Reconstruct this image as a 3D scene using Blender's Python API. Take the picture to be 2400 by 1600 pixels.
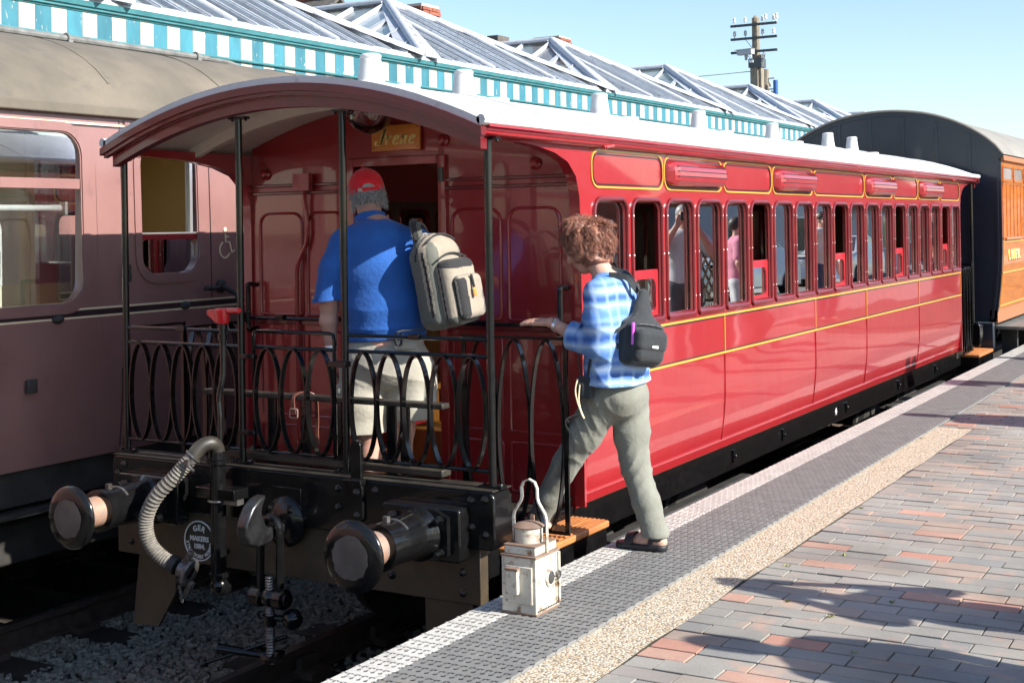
import bpy, math, random
import numpy as np
from mathutils import Vector, Matrix
PI = math.pi
for o in list(bpy.data.objects): bpy.data.objects.remove(o)
SC = bpy.context.scene
COL = SC.collection

# ---------------------------------------------------------------- camera, sky, sun, exposure
cam_d = bpy.data.cameras.new('camera'); cam = bpy.data.objects.new('camera', cam_d); COL.objects.link(cam)
SC.camera = cam
cam_d.sensor_width = 36.0; cam_d.lens = 47.09; cam_d.clip_start = 0.05; cam_d.clip_end = 3000
cam_d.shift_x = -0.0043; cam_d.shift_y = -0.1239
_yaw, _pit, _rol = 0.527, 0.0082, -0.0154
fw = Vector((-math.sin(_yaw)*math.cos(_pit), math.cos(_yaw)*math.cos(_pit), math.sin(_pit)))
rt = Vector((math.cos(_yaw), math.sin(_yaw), 0)); up = rt.cross(fw)
rt, up = rt*math.cos(_rol)+up*math.sin(_rol), up*math.cos(_rol)-rt*math.sin(_rol)
mw = Matrix((rt, up, -fw)).transposed().to_4x4(); mw.translation = (4.3658, -5.1802, 2.4518)
cam.matrix_world = mw

SUN_EL, SUN_AZ = math.radians(32.5), math.radians(-0.8)        # azimuth: degrees from +X towards -Y
sdir = Vector((math.cos(SUN_EL)*math.cos(SUN_AZ), -math.cos(SUN_EL)*math.sin(SUN_AZ), math.sin(SUN_EL)))
W = bpy.data.worlds.new('World'); SC.world = W; W.use_nodes = True
nt = W.node_tree; nt.nodes.clear()
sky = nt.nodes.new('ShaderNodeTexSky'); sky.sky_type = 'NISHITA'; sky.sun_disc = False
sky.sun_elevation = SUN_EL
sky.sun_rotation = math.atan2(sdir.x, sdir.y)
sky.altitude = 0; sky.air_density = 1.0; sky.dust_density = 0.6; sky.ozone_density = 2.2
bg = nt.nodes.new('ShaderNodeBackground'); bg.inputs['Strength'].default_value = 0.115
wo = nt.nodes.new('ShaderNodeOutputWorld')
nt.links.new(sky.outputs[0], bg.inputs[0]); nt.links.new(bg.outputs[0], wo.inputs[0])
sl = bpy.data.lights.new('sun', 'SUN'); sl.energy = 5.0; sl.angle = math.radians(0.5); sl.color = (1.0, 0.955, 0.88)
sun = bpy.data.objects.new('sun', sl); COL.objects.link(sun)
sun.rotation_euler = (-sdir).to_track_quat('-Z', 'Y').to_euler(); sun.location = (30, 0, 20)
vs = SC.view_settings; vs.view_transform = 'Standard'; vs.look = 'None'; vs.exposure = 0.92; vs.gamma = 1.0; vs.use_curve_mapping = False
SC.render.engine = 'CYCLES'
SC.cycles.max_bounces = 6; SC.cycles.diffuse_bounces = 4; SC.cycles.glossy_bounces = 4; SC.cycles.transparent_max_bounces = 12; SC.cycles.use_adaptive_sampling = True; SC.cycles.adaptive_threshold = .03; SC.cycles.time_limit = 600; SC.cycles.caustics_reflective = False; SC.cycles.caustics_refractive = False

# ---------------------------------------------------------------- materials
def mat(name, c1, c2=None, scale=6.0, lo=.35, hi=.65, detail=4, rough=.5, rough2=None, metal=0.0, coat=0.0, coatr=.04, bump=None, spec=.5, stretch=None, c3=None, s3=60, a3=(.55, .75), sheen=0, sub=None, coord='pos', rnd=None):
    m = bpy.data.materials.new(name); m.use_nodes = True
    n = m.node_tree.nodes; L = m.node_tree.links; b = n['Principled BSDF']
    b.inputs['Base Color'].default_value = (*c1, 1); b.inputs['Roughness'].default_value = rough
    b.inputs['Metallic'].default_value = metal; b.inputs['Coat Weight'].default_value = coat; b.inputs['Coat Roughness'].default_value = coatr
    b.inputs['Specular IOR Level'].default_value = spec
    if sheen: b.inputs['Sheen Weight'].default_value = sheen
    if sub: b.inputs['Subsurface Weight'].default_value = sub; b.inputs['Subsurface Scale'].default_value = .01
    if coord == 'pos': pos = n.new('ShaderNodeNewGeometry').outputs['Position']
    else: pos = n.new('ShaderNodeTexCoord').outputs['Object']
    if stretch:
        vm = n.new('ShaderNodeVectorMath'); vm.operation = 'MULTIPLY'; vm.inputs[1].default_value = stretch
        L.new(pos, vm.inputs[0]); pos = vm.outputs[0]
    def noise(s, d=4, r=.55):
        t = n.new('ShaderNodeTexNoise'); t.inputs['Scale'].default_value = s; t.inputs['Detail'].default_value = d; t.inputs['Roughness'].default_value = r
        L.new(pos, t.inputs['Vector']); return t.outputs['Fac']
    def ramp(f, a, z):
        r = n.new('ShaderNodeMapRange'); r.inputs[1].default_value = a; r.inputs[2].default_value = z; r.clamp = True
        L.new(f, r.inputs[0]); return r.outputs[0]
    def mix(f, a, bcol):
        x = n.new('ShaderNodeMix'); x.data_type = 'RGBA'; L.new(f, x.inputs[0])
        if isinstance(a, tuple): x.inputs[6].default_value = (*a, 1)
        else: L.new(a, x.inputs[6])
        x.inputs[7].default_value = (*bcol, 1); return x.outputs[2]
    col = None
    if c2:
        f = ramp(noise(scale, detail), lo, hi); col = mix(f, c1, c2)
        if rough2 is not None:
            r = n.new('ShaderNodeMapRange'); r.inputs[3].default_value = rough; r.inputs[4].default_value = rough2; L.new(f, r.inputs[0]); L.new(r.outputs[0], b.inputs['Roughness'])
    if c3:
        f3 = ramp(noise(s3, 5, .6), *a3); col = mix(f3, col if col else c1, c3)
    if rnd:
        oi = n.new('ShaderNodeObjectInfo'); rr_ = n.new('ShaderNodeMapRange'); rr_.inputs[3].default_value = rnd[0]; rr_.inputs[4].default_value = rnd[1]; L.new(oi.outputs['Random'], rr_.inputs[0])
        x = n.new('ShaderNodeMix'); x.data_type = 'RGBA'; x.blend_type = 'MULTIPLY'; x.inputs[0].default_value = 1
        L.new(col, x.inputs[6]); L.new(rr_.outputs[0], x.inputs[7]); col = x.outputs[2]
    if col: L.new(col, b.inputs['Base Color'])
    if bump:
        bn = n.new('ShaderNodeBump'); bn.inputs['Strength'].default_value = bump[1]; bn.inputs['Distance'].default_value = bump[2] if len(bump) > 2 else .01
        L.new(noise(bump[0], 3), bn.inputs['Height']); L.new(bn.outputs[0], b.inputs['Normal'])
    return m
def nodes(m): return m.node_tree.nodes, m.node_tree.links, m.node_tree.nodes['Principled BSDF']

M = {}
M['red'] = mat('red_gloss_paint', (.345, .018, .023), (.31, .015, .020), scale=1.3, rough=.3, coat=1.0, coatr=.035, bump=(2.6, .30, .02), c3=(.33, .035, .038), s3=7, a3=(.56, .86))
M['maroon'] = mat('shaded_red_gloss_paint', (.33, .016, .019), (.285, .013, .016), scale=3, rough=.32, coat=.75, coatr=.03, bump=(9, .12, .008))  # same red as the sides, kept slightly darker for the shaded porch
M['trim'] = mat('maroon_trim_paint', (.17, .008, .012), (.13, .008, .010), scale=8, rough=.32, coat=.55, coatr=.06, bump=(40, .15, .004))
M['sash'] = mat('red_sash_paint', (.42, .016, .025), rough=.35, coat=.6)
M['yellow'] = mat('yellow_lining_paint', (.62, .36, .05), rough=.35, coat=.4)
M['darkline'] = mat('dark_lining_paint', (.03, .02, .025), rough=.35, coat=.5)
M['white_roof'] = mat('white_roof_paint', (.63, .63, .62), (.54, .54, .53), scale=2.2, lo=.4, hi=.7, rough=.55, bump=(14, .35, .01), c3=(.40, .39, .36), s3=12, a3=(.60, .82))
M['hook'] = mat('worn_black_hook', (.035, .035, .036), (.015, .015, .016), scale=18, rough=.28, metal=.4, coat=.5)
M['black'] = mat('black_gloss_paint', (.0045, .0045, .005), (.008, .008, .008), scale=20, rough=.2, coat=.3, coatr=.04, spec=.3, bump=(45, .10, .003))
M['black_dull'] = mat('black_dusty_bounce_paint', (.042, .036, .028), (.020, .018, .015), scale=7, rough=.5, rough2=.42, bump=(50, .15, .004))  # dusty black, also warmed and lightened to suggest bounce from the platform
M['plate'] = mat('bounce_lit_plate_paint', (.075, .055, .034), (.052, .039, .026), scale=9, rough=.42, bump=(70, .2, .003))  # brown carries the warm light bounced off the sunlit platform
M['steel'] = mat('worn_steel', (.22, .21, .20), (.10, .09, .085), scale=30, rough=.4, metal=.7)
M['copper'] = mat('worn_buffer_shank', (.52, .30, .20), (.34, .27, .23), scale=22, rough=.45, metal=.35, c3=(.5, .12, .04), s3=40, a3=(.62, .78))
M['grease'] = mat('grey_grease', (.115, .10, .09), (.075, .066, .06), scale=14, rough=.5, bump=(60, .2, .003))
M['hose'] = mat('dusty_rubber_hose', (.215, .195, .165), (.14, .125, .105), scale=40, rough=.8)
M['rubber'] = mat('black_rubber', (.02, .02, .022), rough=.6)
M['cream'] = mat('cream_ceiling_paint', (.80, .75, .68), (.74, .69, .62), scale=4, rough=.5)
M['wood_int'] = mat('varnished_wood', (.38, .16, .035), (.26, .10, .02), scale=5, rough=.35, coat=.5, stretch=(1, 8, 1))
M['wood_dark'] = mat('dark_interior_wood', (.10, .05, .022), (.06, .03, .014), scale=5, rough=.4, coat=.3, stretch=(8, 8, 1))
M['step'] = mat('oiled_step_timber', (.50, .20, .065), (.36, .13, .04), scale=6, rough=.5, stretch=(14, 1, 1), bump=(14, .5, .006))
M['sign'] = mat('name_board_wood', (.78, .29, .04), (.68, .22, .026), scale=5, rough=.35, coat=.6, stretch=(1, 1, 18))
M['gold'] = mat('gold_lettering', (1.0, .84, .28), rough=.4)
M['white'] = mat('white_paint', (.78, .78, .76), rough=.5)
M['mk_maroon'] = mat('coach_maroon_paint', (.29, .155, .140), (.25, .128, .115), scale=2.2, rough=.38, coat=.35, coatr=.15, c3=(.17, .095, .09), s3=9, a3=(.60, .85), bump=(3, .05, .01))
M['mk_roof'] = mat('sooty_coach_roof', (.175, .148, .112), (.10, .088, .070), scale=2.2, lo=.3, hi=.75, rough=.85, c3=(.10, .09, .078), s3=6, a3=(.55, .8), bump=(30, .2, .006))
M['mk_pipe'] = mat('roof_conduit_grey', (.20, .20, .19), (.12, .12, .115), scale=12, rough=.6)
M['mk_cream'] = mat('coach_interior_cream', (.88, .82, .66), rough=.6)
M['mk_floor'] = mat('coach_floor_lino', (.5, .43, .33), rough=.5)
M['mk_tan'] = mat('coach_partition_laminate', (.46, .27, .085), (.42, .245, .075), scale=2, rough=.45)
M['mk_under'] = mat('coach_underframe', (.045, .042, .038), (.024, .022, .020), scale=6, rough=.7)
M['linecream'] = mat('cream_lining', (.84, .70, .46), rough=.5)
M['alu'] = mat('bright_aluminium', (.75, .76, .77), rough=.3, metal=.8)
M['teak'] = mat('varnished_teak', (.64, .205, .028), (.50, .145, .018), scale=3.5, rough=.3, coat=.9, coatr=.04, stretch=(1, 1, 6))
M['teak_roof'] = mat('pale_grey_roof', (.27, .255, .225), (.215, .20, .178), scale=3, rough=.7)
M['navy'] = mat('blue_black_end_paint', (.014, .021, .034), (.020, .028, .042), scale=4, rough=.35, coat=.7, coatr=.12, bump=(6, .1, .01))
M['teakframe'] = mat('teak_brown_solebar', (.36, .15, .07), rough=.5)
M['redpaint'] = mat('bright_red_paint', (.62, .014, .02), rough=.3, coat=.8)
M['leather'] = mat('brown_leather', (.17, .065, .045), rough=.5)
M['lamp_white'] = mat('chipped_cream_paint', (.60, .57, .49), (.50, .465, .385), scale=9, rough=.5, c3=(.20, .11, .055), s3=24, a3=(.53, .68), bump=(40, .2, .004))
M['lamp_rust'] = mat('rusty_brown_lid', (.26, .17, .12), (.18, .12, .09), scale=20, rough=.7, c3=(.30, .12, .04), s3=40)
M['lens'] = mat('dark_lens_glass', (.05, .05, .05), rough=.15, coat=1)
M['ballast'] = mat('ballast_stone', (.40, .365, .295), (.19, .175, .145), scale=20, rough=.9)
M['ballast_bed'] = mat('ballast_bed', (.10, .095, .09), (.06, .058, .055), scale=26, rough=.95, bump=(40, .8, .03))
M['sleeper'] = mat('tarred_sleeper', (.050, .040, .030), (.032, .027, .022), scale=6, rough=.85, stretch=(1, 12, 1), bump=(20, .5, .01))
M['rail'] = mat('rusty_rail', (.11, .075, .055), (.075, .05, .038), scale=14, rough=.75)
M['railtop'] = mat('polished_rail_head', (.35, .33, .32), rough=.35, metal=.8)
M['concrete'] = mat('grey_concrete', (.34, .33, .30), (.26, .25, .23), scale=7, rough=.9, bump=(60, .3, .005))
M['wallbrick'] = mat('platform_wall', (.14, .10, .085), (.09, .07, .06), scale=5, rough=.9, bump=(18, .5, .02))
M['coping'] = mat('white_edge_paint', (.56, .545, .50), (.46, .445, .41), scale=8, rough=.75, c3=(.28, .265, .235), s3=38, a3=(.56, .72), bump=(90, .25, .003))
M['mat'] = mat('grey_dimpled_surfacing', (.20, .196, .188), (.16, .157, .15), scale=9, rough=.85, c3=(.24, .22, .17), s3=12, a3=(.62, .82), bump=(140, .35, .003))
M['joint'] = mat('joint_sand', (.085, .075, .055), (.045, .04, .03), scale=60, rough=.95, c3=(.13, .16, .03), s3=9, a3=(.58, .75), bump=(160, .6, .004))
M['asphalt'] = mat('pale_gravel_asphalt', (.24, .23, .21), (.18, .175, .16), scale=20, rough=.9)
M['grass'] = mat('rough_grass', (.07, .11, .03), (.05, .08, .02), scale=3, rough=.9)
M['canopy'] = mat('weathered_white_leadwork', (.56, .585, .62), (.48, .50, .54), scale=3.5, rough=.5, c3=(.25, .27, .30), s3=11, a3=(.56, .8), bump=(8, .2, .01), rnd=(.82, 1.1))
M['vwhite'] = mat('valance_cream_paint', (.50, .485, .43), (.43, .41, .36), scale=9, rough=.6, stretch=(1, 1, .25), c3=(.32, .29, .23), s3=14, a3=(.60, .85), rnd=(.80, 1.06))
M['vteal'] = mat('valance_teal_paint', (.045, .20, .255), (.034, .155, .205), scale=9, rough=.6, stretch=(1, 1, .3), c3=(.40, .40, .37), s3=30, a3=(.64, .70), rnd=(.85, 1.3))
M['teal'] = mat('teal_gutter_paint', (.06, .22, .24), (.042, .165, .185), scale=6, rough=.45)
M['slate'] = mat('grey_roof_tile', (.13, .115, .10), (.09, .08, .07), scale=8, rough=.85)
M['claytile'] = mat('clay_ridge_tile', (.30, .11, .06), (.20, .08, .05), scale=9, rough=.85, c3=(.2, .18, .09), s3=14, a3=(.6, .8))
M['pantile'] = mat('orange_pantile', (.40, .14, .06), (.28, .10, .05), scale=5, rough=.85)
M['brickred'] = mat('red_brick', (.33, .105, .06), (.22, .07, .045), scale=5, rough=.85)
M['brickdark'] = mat('sooty_red_brick', (.17, .062, .043), (.23, .085, .055), scale=3, rough=.9)
M['mortar'] = mat('pale_mortar', (.50, .46, .39), rough=.9)
M['green'] = mat('station_green_paint', (.02, .17, .10), rough=.4)
M['pole'] = mat('weathered_pole_timber', (.30, .255, .19), (.20, .165, .12), scale=6, rough=.85, stretch=(4, 4, .6))
M['polearm'] = mat('grey_crossarm', (.075, .085, .09), rough=.7)
M['blue'] = mat('blue_post_paint', (.03, .11, .33), rough=.4)
M['ceramic'] = mat('white_ceramic', (.80, .80, .78), rough=.2, coat=.5)
M['grey'] = mat('grey_housing', (.45, .46, .48), rough=.5)
M['leaf'] = mat('tree_leaf', (.085, .095, .03), (.13, .11, .035), scale=2, rough=.7)
M['leaf2'] = mat('grass_leaf', (.16, .22, .05), (.26, .25, .08), scale=6, rough=.6)
M['bark'] = mat('bark', (.09, .07, .05), rough=.9)

def glass(name, tint=(.92, .95, .95), rough=.0, ior=1.5, base=.0):
    m = bpy.data.materials.new(name); m.use_nodes = True; n = m.node_tree.nodes; L = m.node_tree.links; n.clear()
    o = n.new('ShaderNodeOutputMaterial'); mx = n.new('ShaderNodeMixShader'); t = n.new('ShaderNodeBsdfTransparent'); g = n.new('ShaderNodeBsdfGlossy')
    t.inputs[0].default_value = (*tint, 1); g.inputs['Roughness'].default_value = rough; g.inputs[0].default_value = (1, 1, 1, 1)
    f = n.new('ShaderNodeFresnel'); f.inputs[0].default_value = ior
    ad = n.new('ShaderNodeMath'); ad.operation = 'MULTIPLY_ADD'; ad.inputs[1].default_value = 1.5; ad.inputs[2].default_value = base; ad.use_clamp = True
    L.new(f.outputs[0], ad.inputs[0]); L.new(ad.outputs[0], mx.inputs[0]); L.new(t.outputs[0], mx.inputs[1]); L.new(g.outputs[0], mx.inputs[2]); L.new(mx.outputs[0], o.inputs[0])
    return m
M['glass'] = glass('window_glass', base=.34)
M['cglass'] = glass('coach_window_glass', base=.04)
M['globe'] = glass('globe_glass', (.9, .88, .84), base=.03)
def rglass():
    m = mat('grimy_roof_glass', (.42, .46, .49), (.33, .365, .39), scale=4, rough=.35, coat=.8, coatr=.08, c3=(.38, .40, .39), s3=9, a3=(.5, .8), rnd=(.6, 1.25))
    n, L, b = nodes(m); o = n['Material Output']; t = n.new('ShaderNodeBsdfTransparent'); mx = n.new('ShaderNodeMixShader'); mx.inputs[0].default_value = .42
    t.inputs[0].default_value = (.85, .92, .92, 1); L.new(b.outputs[0], mx.inputs[1]); L.new(t.outputs[0], mx.inputs[2]); L.new(mx.outputs[0], o.inputs[0]); return m
M['rglass'] = rglass()

def brick_mat():
    m = bpy.data.materials.new('paving_brick'); m.use_nodes = True; n, L, b = nodes(m)
    oi = n.new('ShaderNodeObjectInfo'); ge = n.new('ShaderNodeNewGeometry')
    ad = n.new('ShaderNodeMath'); ad.operation = 'ADD'; L.new(oi.outputs['Random'], ad.inputs[0]); L.new(ge.outputs['Random Per Island'], ad.inputs[1])
    fr = n.new('ShaderNodeMath'); fr.operation = 'FRACT'; L.new(ad.outputs[0], fr.inputs[0])
    cr = n.new('ShaderNodeValToRGB'); e = cr.color_ramp; e.interpolation = 'CONSTANT'
    cols = [(0, (.278, .270, .258)), (.18, (.298, .290, .278)), (.36, (.252, .254, .256)), (.50, (.305, .295, .280)), (.62, (.285, .262, .250)), (.74, (.325, .290, .262)), (.84, (.355, .285, .248)), (.93, (.43, .265, .215)), (.97, (.45, .24, .19))]
    e.elements[0].position = 0; e.elements[0].color = (*cols[0][1], 1); e.elements[1].position = cols[1][0]; e.elements[1].color = (*cols[1][1], 1)
    for p, c in cols[2:]:
        x = e.elements.new(p); x.color = (*c, 1)
    L.new(fr.outputs[0], cr.inputs[0])
    t = n.new('ShaderNodeTexNoise'); t.inputs['Scale'].default_value = 6.5; t.inputs['Detail'].default_value = 2; L.new(ge.outputs['Position'], t.inputs['Vector'])
    mr = n.new('ShaderNodeMapRange'); mr.inputs[1].default_value = .58; mr.inputs[2].default_value = .76; L.new(t.outputs[0], mr.inputs[0])
    m1 = n.new('ShaderNodeMix'); m1.data_type = 'RGBA'; L.new(mr.outputs[0], m1.inputs[0]); L.new(cr.outputs[0], m1.inputs[6]); m1.inputs[7].default_value = (.43, .30, .245, 1)
    t2 = n.new('ShaderNodeTexNoise'); t2.inputs['Scale'].default_value = 260; t2.inputs['Detail'].default_value = 3; L.new(ge.outputs['Position'], t2.inputs['Vector'])
    m2 = n.new('ShaderNodeMix'); m2.data_type = 'RGBA'; m2.blend_type = 'MULTIPLY'; m2.inputs[0].default_value = .55
    cr2 = n.new('ShaderNodeMapRange'); cr2.inputs[1].default_value = .3; cr2.inputs[2].default_value = .7; cr2.inputs[3].default_value = .62; cr2.inputs[4].default_value = 1.3; cr2.clamp = False
    L.new(t2.outputs[0], cr2.inputs[0]); L.new(m1.outputs[2], m2.inputs[6]); L.new(cr2.outputs[0], m2.inputs[7])
    t3 = n.new('ShaderNodeTexNoise'); t3.inputs['Scale'].default_value = 1.7; t3.inputs['Detail'].default_value = 6; L.new(ge.outputs['Position'], t3.inputs['Vector'])
    r3 = n.new('ShaderNodeMapRange'); r3.inputs[1].default_value = .35; r3.inputs[2].default_value = .65; r3.inputs[3].default_value = .74; r3.inputs[4].default_value = 1.1; L.new(t3.outputs[0], r3.inputs[0])
    m3 = n.new('ShaderNodeMix'); m3.data_type = 'RGBA'; m3.blend_type = 'MULTIPLY'; m3.inputs[0].default_value = 1; L.new(m2.outputs[2], m3.inputs[6]); L.new(r3.outputs[0], m3.inputs[7])
    wm = n.new('ShaderNodeMix'); wm.data_type = 'RGBA'; wm.blend_type = 'MULTIPLY'; wm.inputs[0].default_value = 1; wm.inputs[7].default_value = (1.02, .985, .915, 1); L.new(m3.outputs[2], wm.inputs[6])
    L.new(wm.outputs[2], b.inputs['Base Color']); b.inputs['Roughness'].default_value = .78
    bp = n.new('ShaderNodeBump'); bp.inputs['Strength'].default_value = .4; bp.inputs['Distance'].default_value = .003; L.new(t2.outputs[0], bp.inputs['Height']); L.new(bp.outputs[0], b.inputs['Normal'])
    return m
M['brick'] = brick_mat()

def pebble_mat():
    m = bpy.data.materials.new('exposed_pebble_aggregate'); m.use_nodes = True; n, L, b = nodes(m)
    ge = n.new('ShaderNodeNewGeometry')
    v = n.new('ShaderNodeTexVoronoi'); v.inputs['Scale'].default_value = 95; L.new(ge.outputs['Position'], v.inputs['Vector'])
    cr = n.new('ShaderNodeValToRGB'); e = cr.color_ramp; e.elements[0].position = 0; e.elements[0].color = (.34, .25, .15, 1); e.elements[1].position = 1; e.elements[1].color = (.62, .55, .44, 1)
    for p, c in ((.15, (.52, .42, .30)), (.35, (.60, .52, .40)), (.5, (.45, .30, .16)), (.56, (.64, .58, .48)), (.8, (.56, .47, .35)), (.9, (.27, .25, .22))):
        x = e.elements.new(p); x.color = (*c, 1)
    sp = n.new('ShaderNodeSeparateColor'); L.new(v.outputs['Color'], sp.inputs[0]); L.new(sp.outputs[0], cr.inputs[0])
    mr = n.new('ShaderNodeMapRange'); mr.inputs[1].default_value = .52; mr.inputs[2].default_value = .85; L.new(v.outputs['Distance'], mr.inputs[0])
    mx = n.new('ShaderNodeMix'); mx.data_type = 'RGBA'; L.new(mr.outputs[0], mx.inputs[0]); L.new(cr.outputs[0], mx.inputs[6]); mx.inputs[7].default_value = (.17, .13, .085, 1)
    L.new(mx.outputs[2], b.inputs['Base Color']); b.inputs['Roughness'].default_value = .75
    iv = n.new('ShaderNodeMath'); iv.operation = 'MULTIPLY'; iv.inputs[1].default_value = -1; L.new(v.outputs['Distance'], iv.inputs[0])
    bp = n.new('ShaderNodeBump'); bp.inputs['Strength'].default_value = .8; bp.inputs['Distance'].default_value = .005; L.new(iv.outputs[0], bp.inputs['Height']); L.new(bp.outputs[0], b.inputs['Normal'])
    return m
M['pebble'] = pebble_mat()

# ---------------------------------------------------------------- scene graph helpers
WL = {}
def link(o, parent=None, loc=(0, 0, 0)):
    COL.objects.link(o); o.location = loc; WL[o.name] = Vector(loc)
    if parent is not None:
        o.parent = parent; o.matrix_parent_inverse = Matrix.Translation(-WL[parent.name])
    return o
def tag(o, label=None, cat=None, group=None, kind=None):
    if label: o['label'] = label
    if cat: o['category'] = cat
    if group: o['group'] = group
    if kind: o['kind'] = kind
    return o
def thing(name, loc, label, cat, group=None):
    o = bpy.data.objects.new(name, None); o.empty_display_size = .2; link(o, None, loc); return tag(o, label, cat, group)
def inst(name, me, parent, loc=(0, 0, 0), rot=None):
    o = bpy.data.objects.new(name, me); link(o, parent, loc)
    if rot is not None: o.rotation_euler = rot
    return o

def frame_axes(d):
    d = Vector(d).normalized(); a = Vector((0, 0, 1)) if abs(d.z) < .9 else Vector((1, 0, 0))
    u = d.cross(a).normalized(); return u, d.cross(u).normalized()
class MB:
    def __init__(s): s.v = []; s.f = []; s.m = []; s.k = 0
    def mi(s, k): s.k = k; return s
    def add(s, vs, fs):
        o = len(s.v); s.v += [tuple(x) for x in vs]; s.f += [tuple(i+o for i in f) for f in fs]; s.m += [s.k]*len(fs); return s
    def box(s, a, b):
        x0, y0, z0 = a; x1, y1, z1 = b
        if x0 > x1: x0, x1 = x1, x0
        if y0 > y1: y0, y1 = y1, y0
        if z0 > z1: z0, z1 = z1, z0
        return s.add([(x0, y0, z0), (x1, y0, z0), (x1, y1, z0), (x0, y1, z0), (x0, y0, z1), (x1, y0, z1), (x1, y1, z1), (x0, y1, z1)],
                     [(0, 3, 2, 1), (4, 5, 6, 7), (0, 1, 5, 4), (1, 2, 6, 5), (2, 3, 7, 6), (3, 0, 4, 7)])
    def obox(s, c, size, R):
        vs = [Vector(c)+R @ Vector((sx*size[0]/2, sy*size[1]/2, sz*size[2]/2)) for sz in (-1, 1) for sy in (-1, 1) for sx in (-1, 1)]
        return s.add(vs, [(0, 2, 3, 1), (4, 5, 7, 6), (0, 1, 5, 4), (1, 3, 7, 5), (3, 2, 6, 7), (2, 0, 4, 6)])
    def bar(s, p0, p1, w, h, upv=(0, 0, 1)):
        p0 = Vector(p0); p1 = Vector(p1); d = (p1-p0); u = d.cross(Vector(upv)).normalized(); q = u.cross(d).normalized()
        vs = [p+u*a*w/2+q*b*h/2 for p in (p0, p1) for a, b in ((-1, -1), (1, -1), (1, 1), (-1, 1))]
        return s.add(vs, [(0, 1, 2, 3), (7, 6, 5, 4), (0, 4, 5, 1), (1, 5, 6, 2), (2, 6, 7, 3), (3, 7, 4, 0)])
    def cyl(s, p0, p1, r0, r1=None, n=16, caps=True):
        if r1 is None: r1 = r0
        p0 = Vector(p0); p1 = Vector(p1); u, w = frame_axes(p1-p0); vs = []
        for p, r in ((p0, r0), (p1, r1)):
            for i in range(n):
                a = 2*PI*i/n; vs.append(p+(u*math.cos(a)+w*math.sin(a))*r)
        fs = [(i, (i+1) % n, n+(i+1) % n, n+i) for i in range(n)]
        if caps: fs += [tuple(range(n))[::-1], tuple(range(n, 2*n))]
        return s.add(vs, fs)
    def tube(s, path, r, n=8, closed=False, caps=True):
        P = [Vector(p) for p in path]; N = len(P); R = r if isinstance(r, (list, tuple)) else [r]*N; vs = []
        t0 = (P[1]-P[0]); u, w = frame_axes(t0)
        for i in range(N):
            if closed: t = P[(i+1) % N]-P[i-1]
            else: t = P[min(i+1, N-1)]-P[max(i-1, 0)]
            t.normalize(); u = (u-t*u.dot(t)).normalized(); w = t.cross(u)
            for j in range(n):
                a = 2*PI*j/n; vs.append(P[i]+(u*math.cos(a)+w*math.sin(a))*R[i])
        fs = []
        for i in range(N if closed else N-1):
            k = (i+1) % N
            for j in range(n): fs.append((i*n+j, i*n+(j+1) % n, k*n+(j+1) % n, k*n+j))
        if caps and not closed: fs += [tuple(range(n))[::-1], tuple(range((N-1)*n, N*n))]
        return s.add(vs, fs)
    def strip(s, path, wv, w, t, closed=False):
        # flat bar: width w along fixed axis wv, thickness t
        P = [Vector(p) for p in path]; N = len(P); wv = Vector(wv).normalized(); vs = []
        for i in range(N):
            tg = (P[(i+1) % N]-P[i-1]) if closed else P[min(i+1, N-1)]-P[max(i-1, 0)]
            q = tg.cross(wv).normalized()
            for a, b in ((-1, -1), (1, -1), (1, 1), (-1, 1)): vs.append(P[i]+wv*a*w/2+q*b*t/2)
        fs = []
        for i in range(N if closed else N-1):
            k = (i+1) % N
            for j in range(4): fs.append((i*4+j, i*4+(j+1) % 4, k*4+(j+1) % 4, k*4+j))
        if not closed: fs += [(3, 2, 1, 0), tuple(range((N-1)*4, N*4))]
        return s.add(vs, fs)
    def lathe(s, prof, o, ax, n=24, caps=True):
        o = Vector(o); ax = Vector(ax).normalized(); u, w = frame_axes(ax); vs = []
        for r, h in prof:
            for j in range(n):
                a = 2*PI*j/n; vs.append(o+ax*h+(u*math.cos(a)+w*math.sin(a))*r)
        fs = [(i*n+j, i*n+(j+1) % n, (i+1)*n+(j+1) % n, (i+1)*n+j) for i in range(len(prof)-1) for j in range(n)]
        if caps: fs += [tuple(range(n))[::-1], tuple(range((len(prof)-1)*n, len(prof)*n))]
        return s.add(vs, fs)
    def prism(s, poly, o, ux, uy, d):
        # polygon in plane (o, ux, uy), extruded by vector d
        o = Vector(o); ux = Vector(ux); uy = Vector(uy); d = Vector(d); n = len(poly)
        vs = [o+ux*x+uy*y for x, y in poly]; vs += [v+d for v in vs]
        return s.add(vs, [tuple(range(n))[::-1], tuple(range(n, 2*n))]+[(i, (i+1) % n, n+(i+1) % n, n+i) for i in range(n)])
    def sph(s, c, r, n=12, m=8, R=None):
        c = Vector(c); r = (r, r, r) if not isinstance(r, (tuple, list)) else r; vs = []
        for i in range(m+1):
            for j in range(n):
                p = Vector((r[0]*math.sin(PI*i/m)*math.cos(2*PI*j/n), r[1]*math.sin(PI*i/m)*math.sin(2*PI*j/n), r[2]*math.cos(PI*i/m)))
                vs.append(c+(R @ p if R else p))
        return s.add(vs, [(i*n+j, (i+1)*n+j, (i+1)*n+(j+1) % n, i*n+(j+1) % n) for i in range(m) for j in range(n)])
    def ringfill(s, A, B, closed=True):
        n = len(A); return s.add(list(A)+list(B), [(i, (i+1) % n, n+(i+1) % n, n+i) for i in range(n if closed else n-1)])
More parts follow.
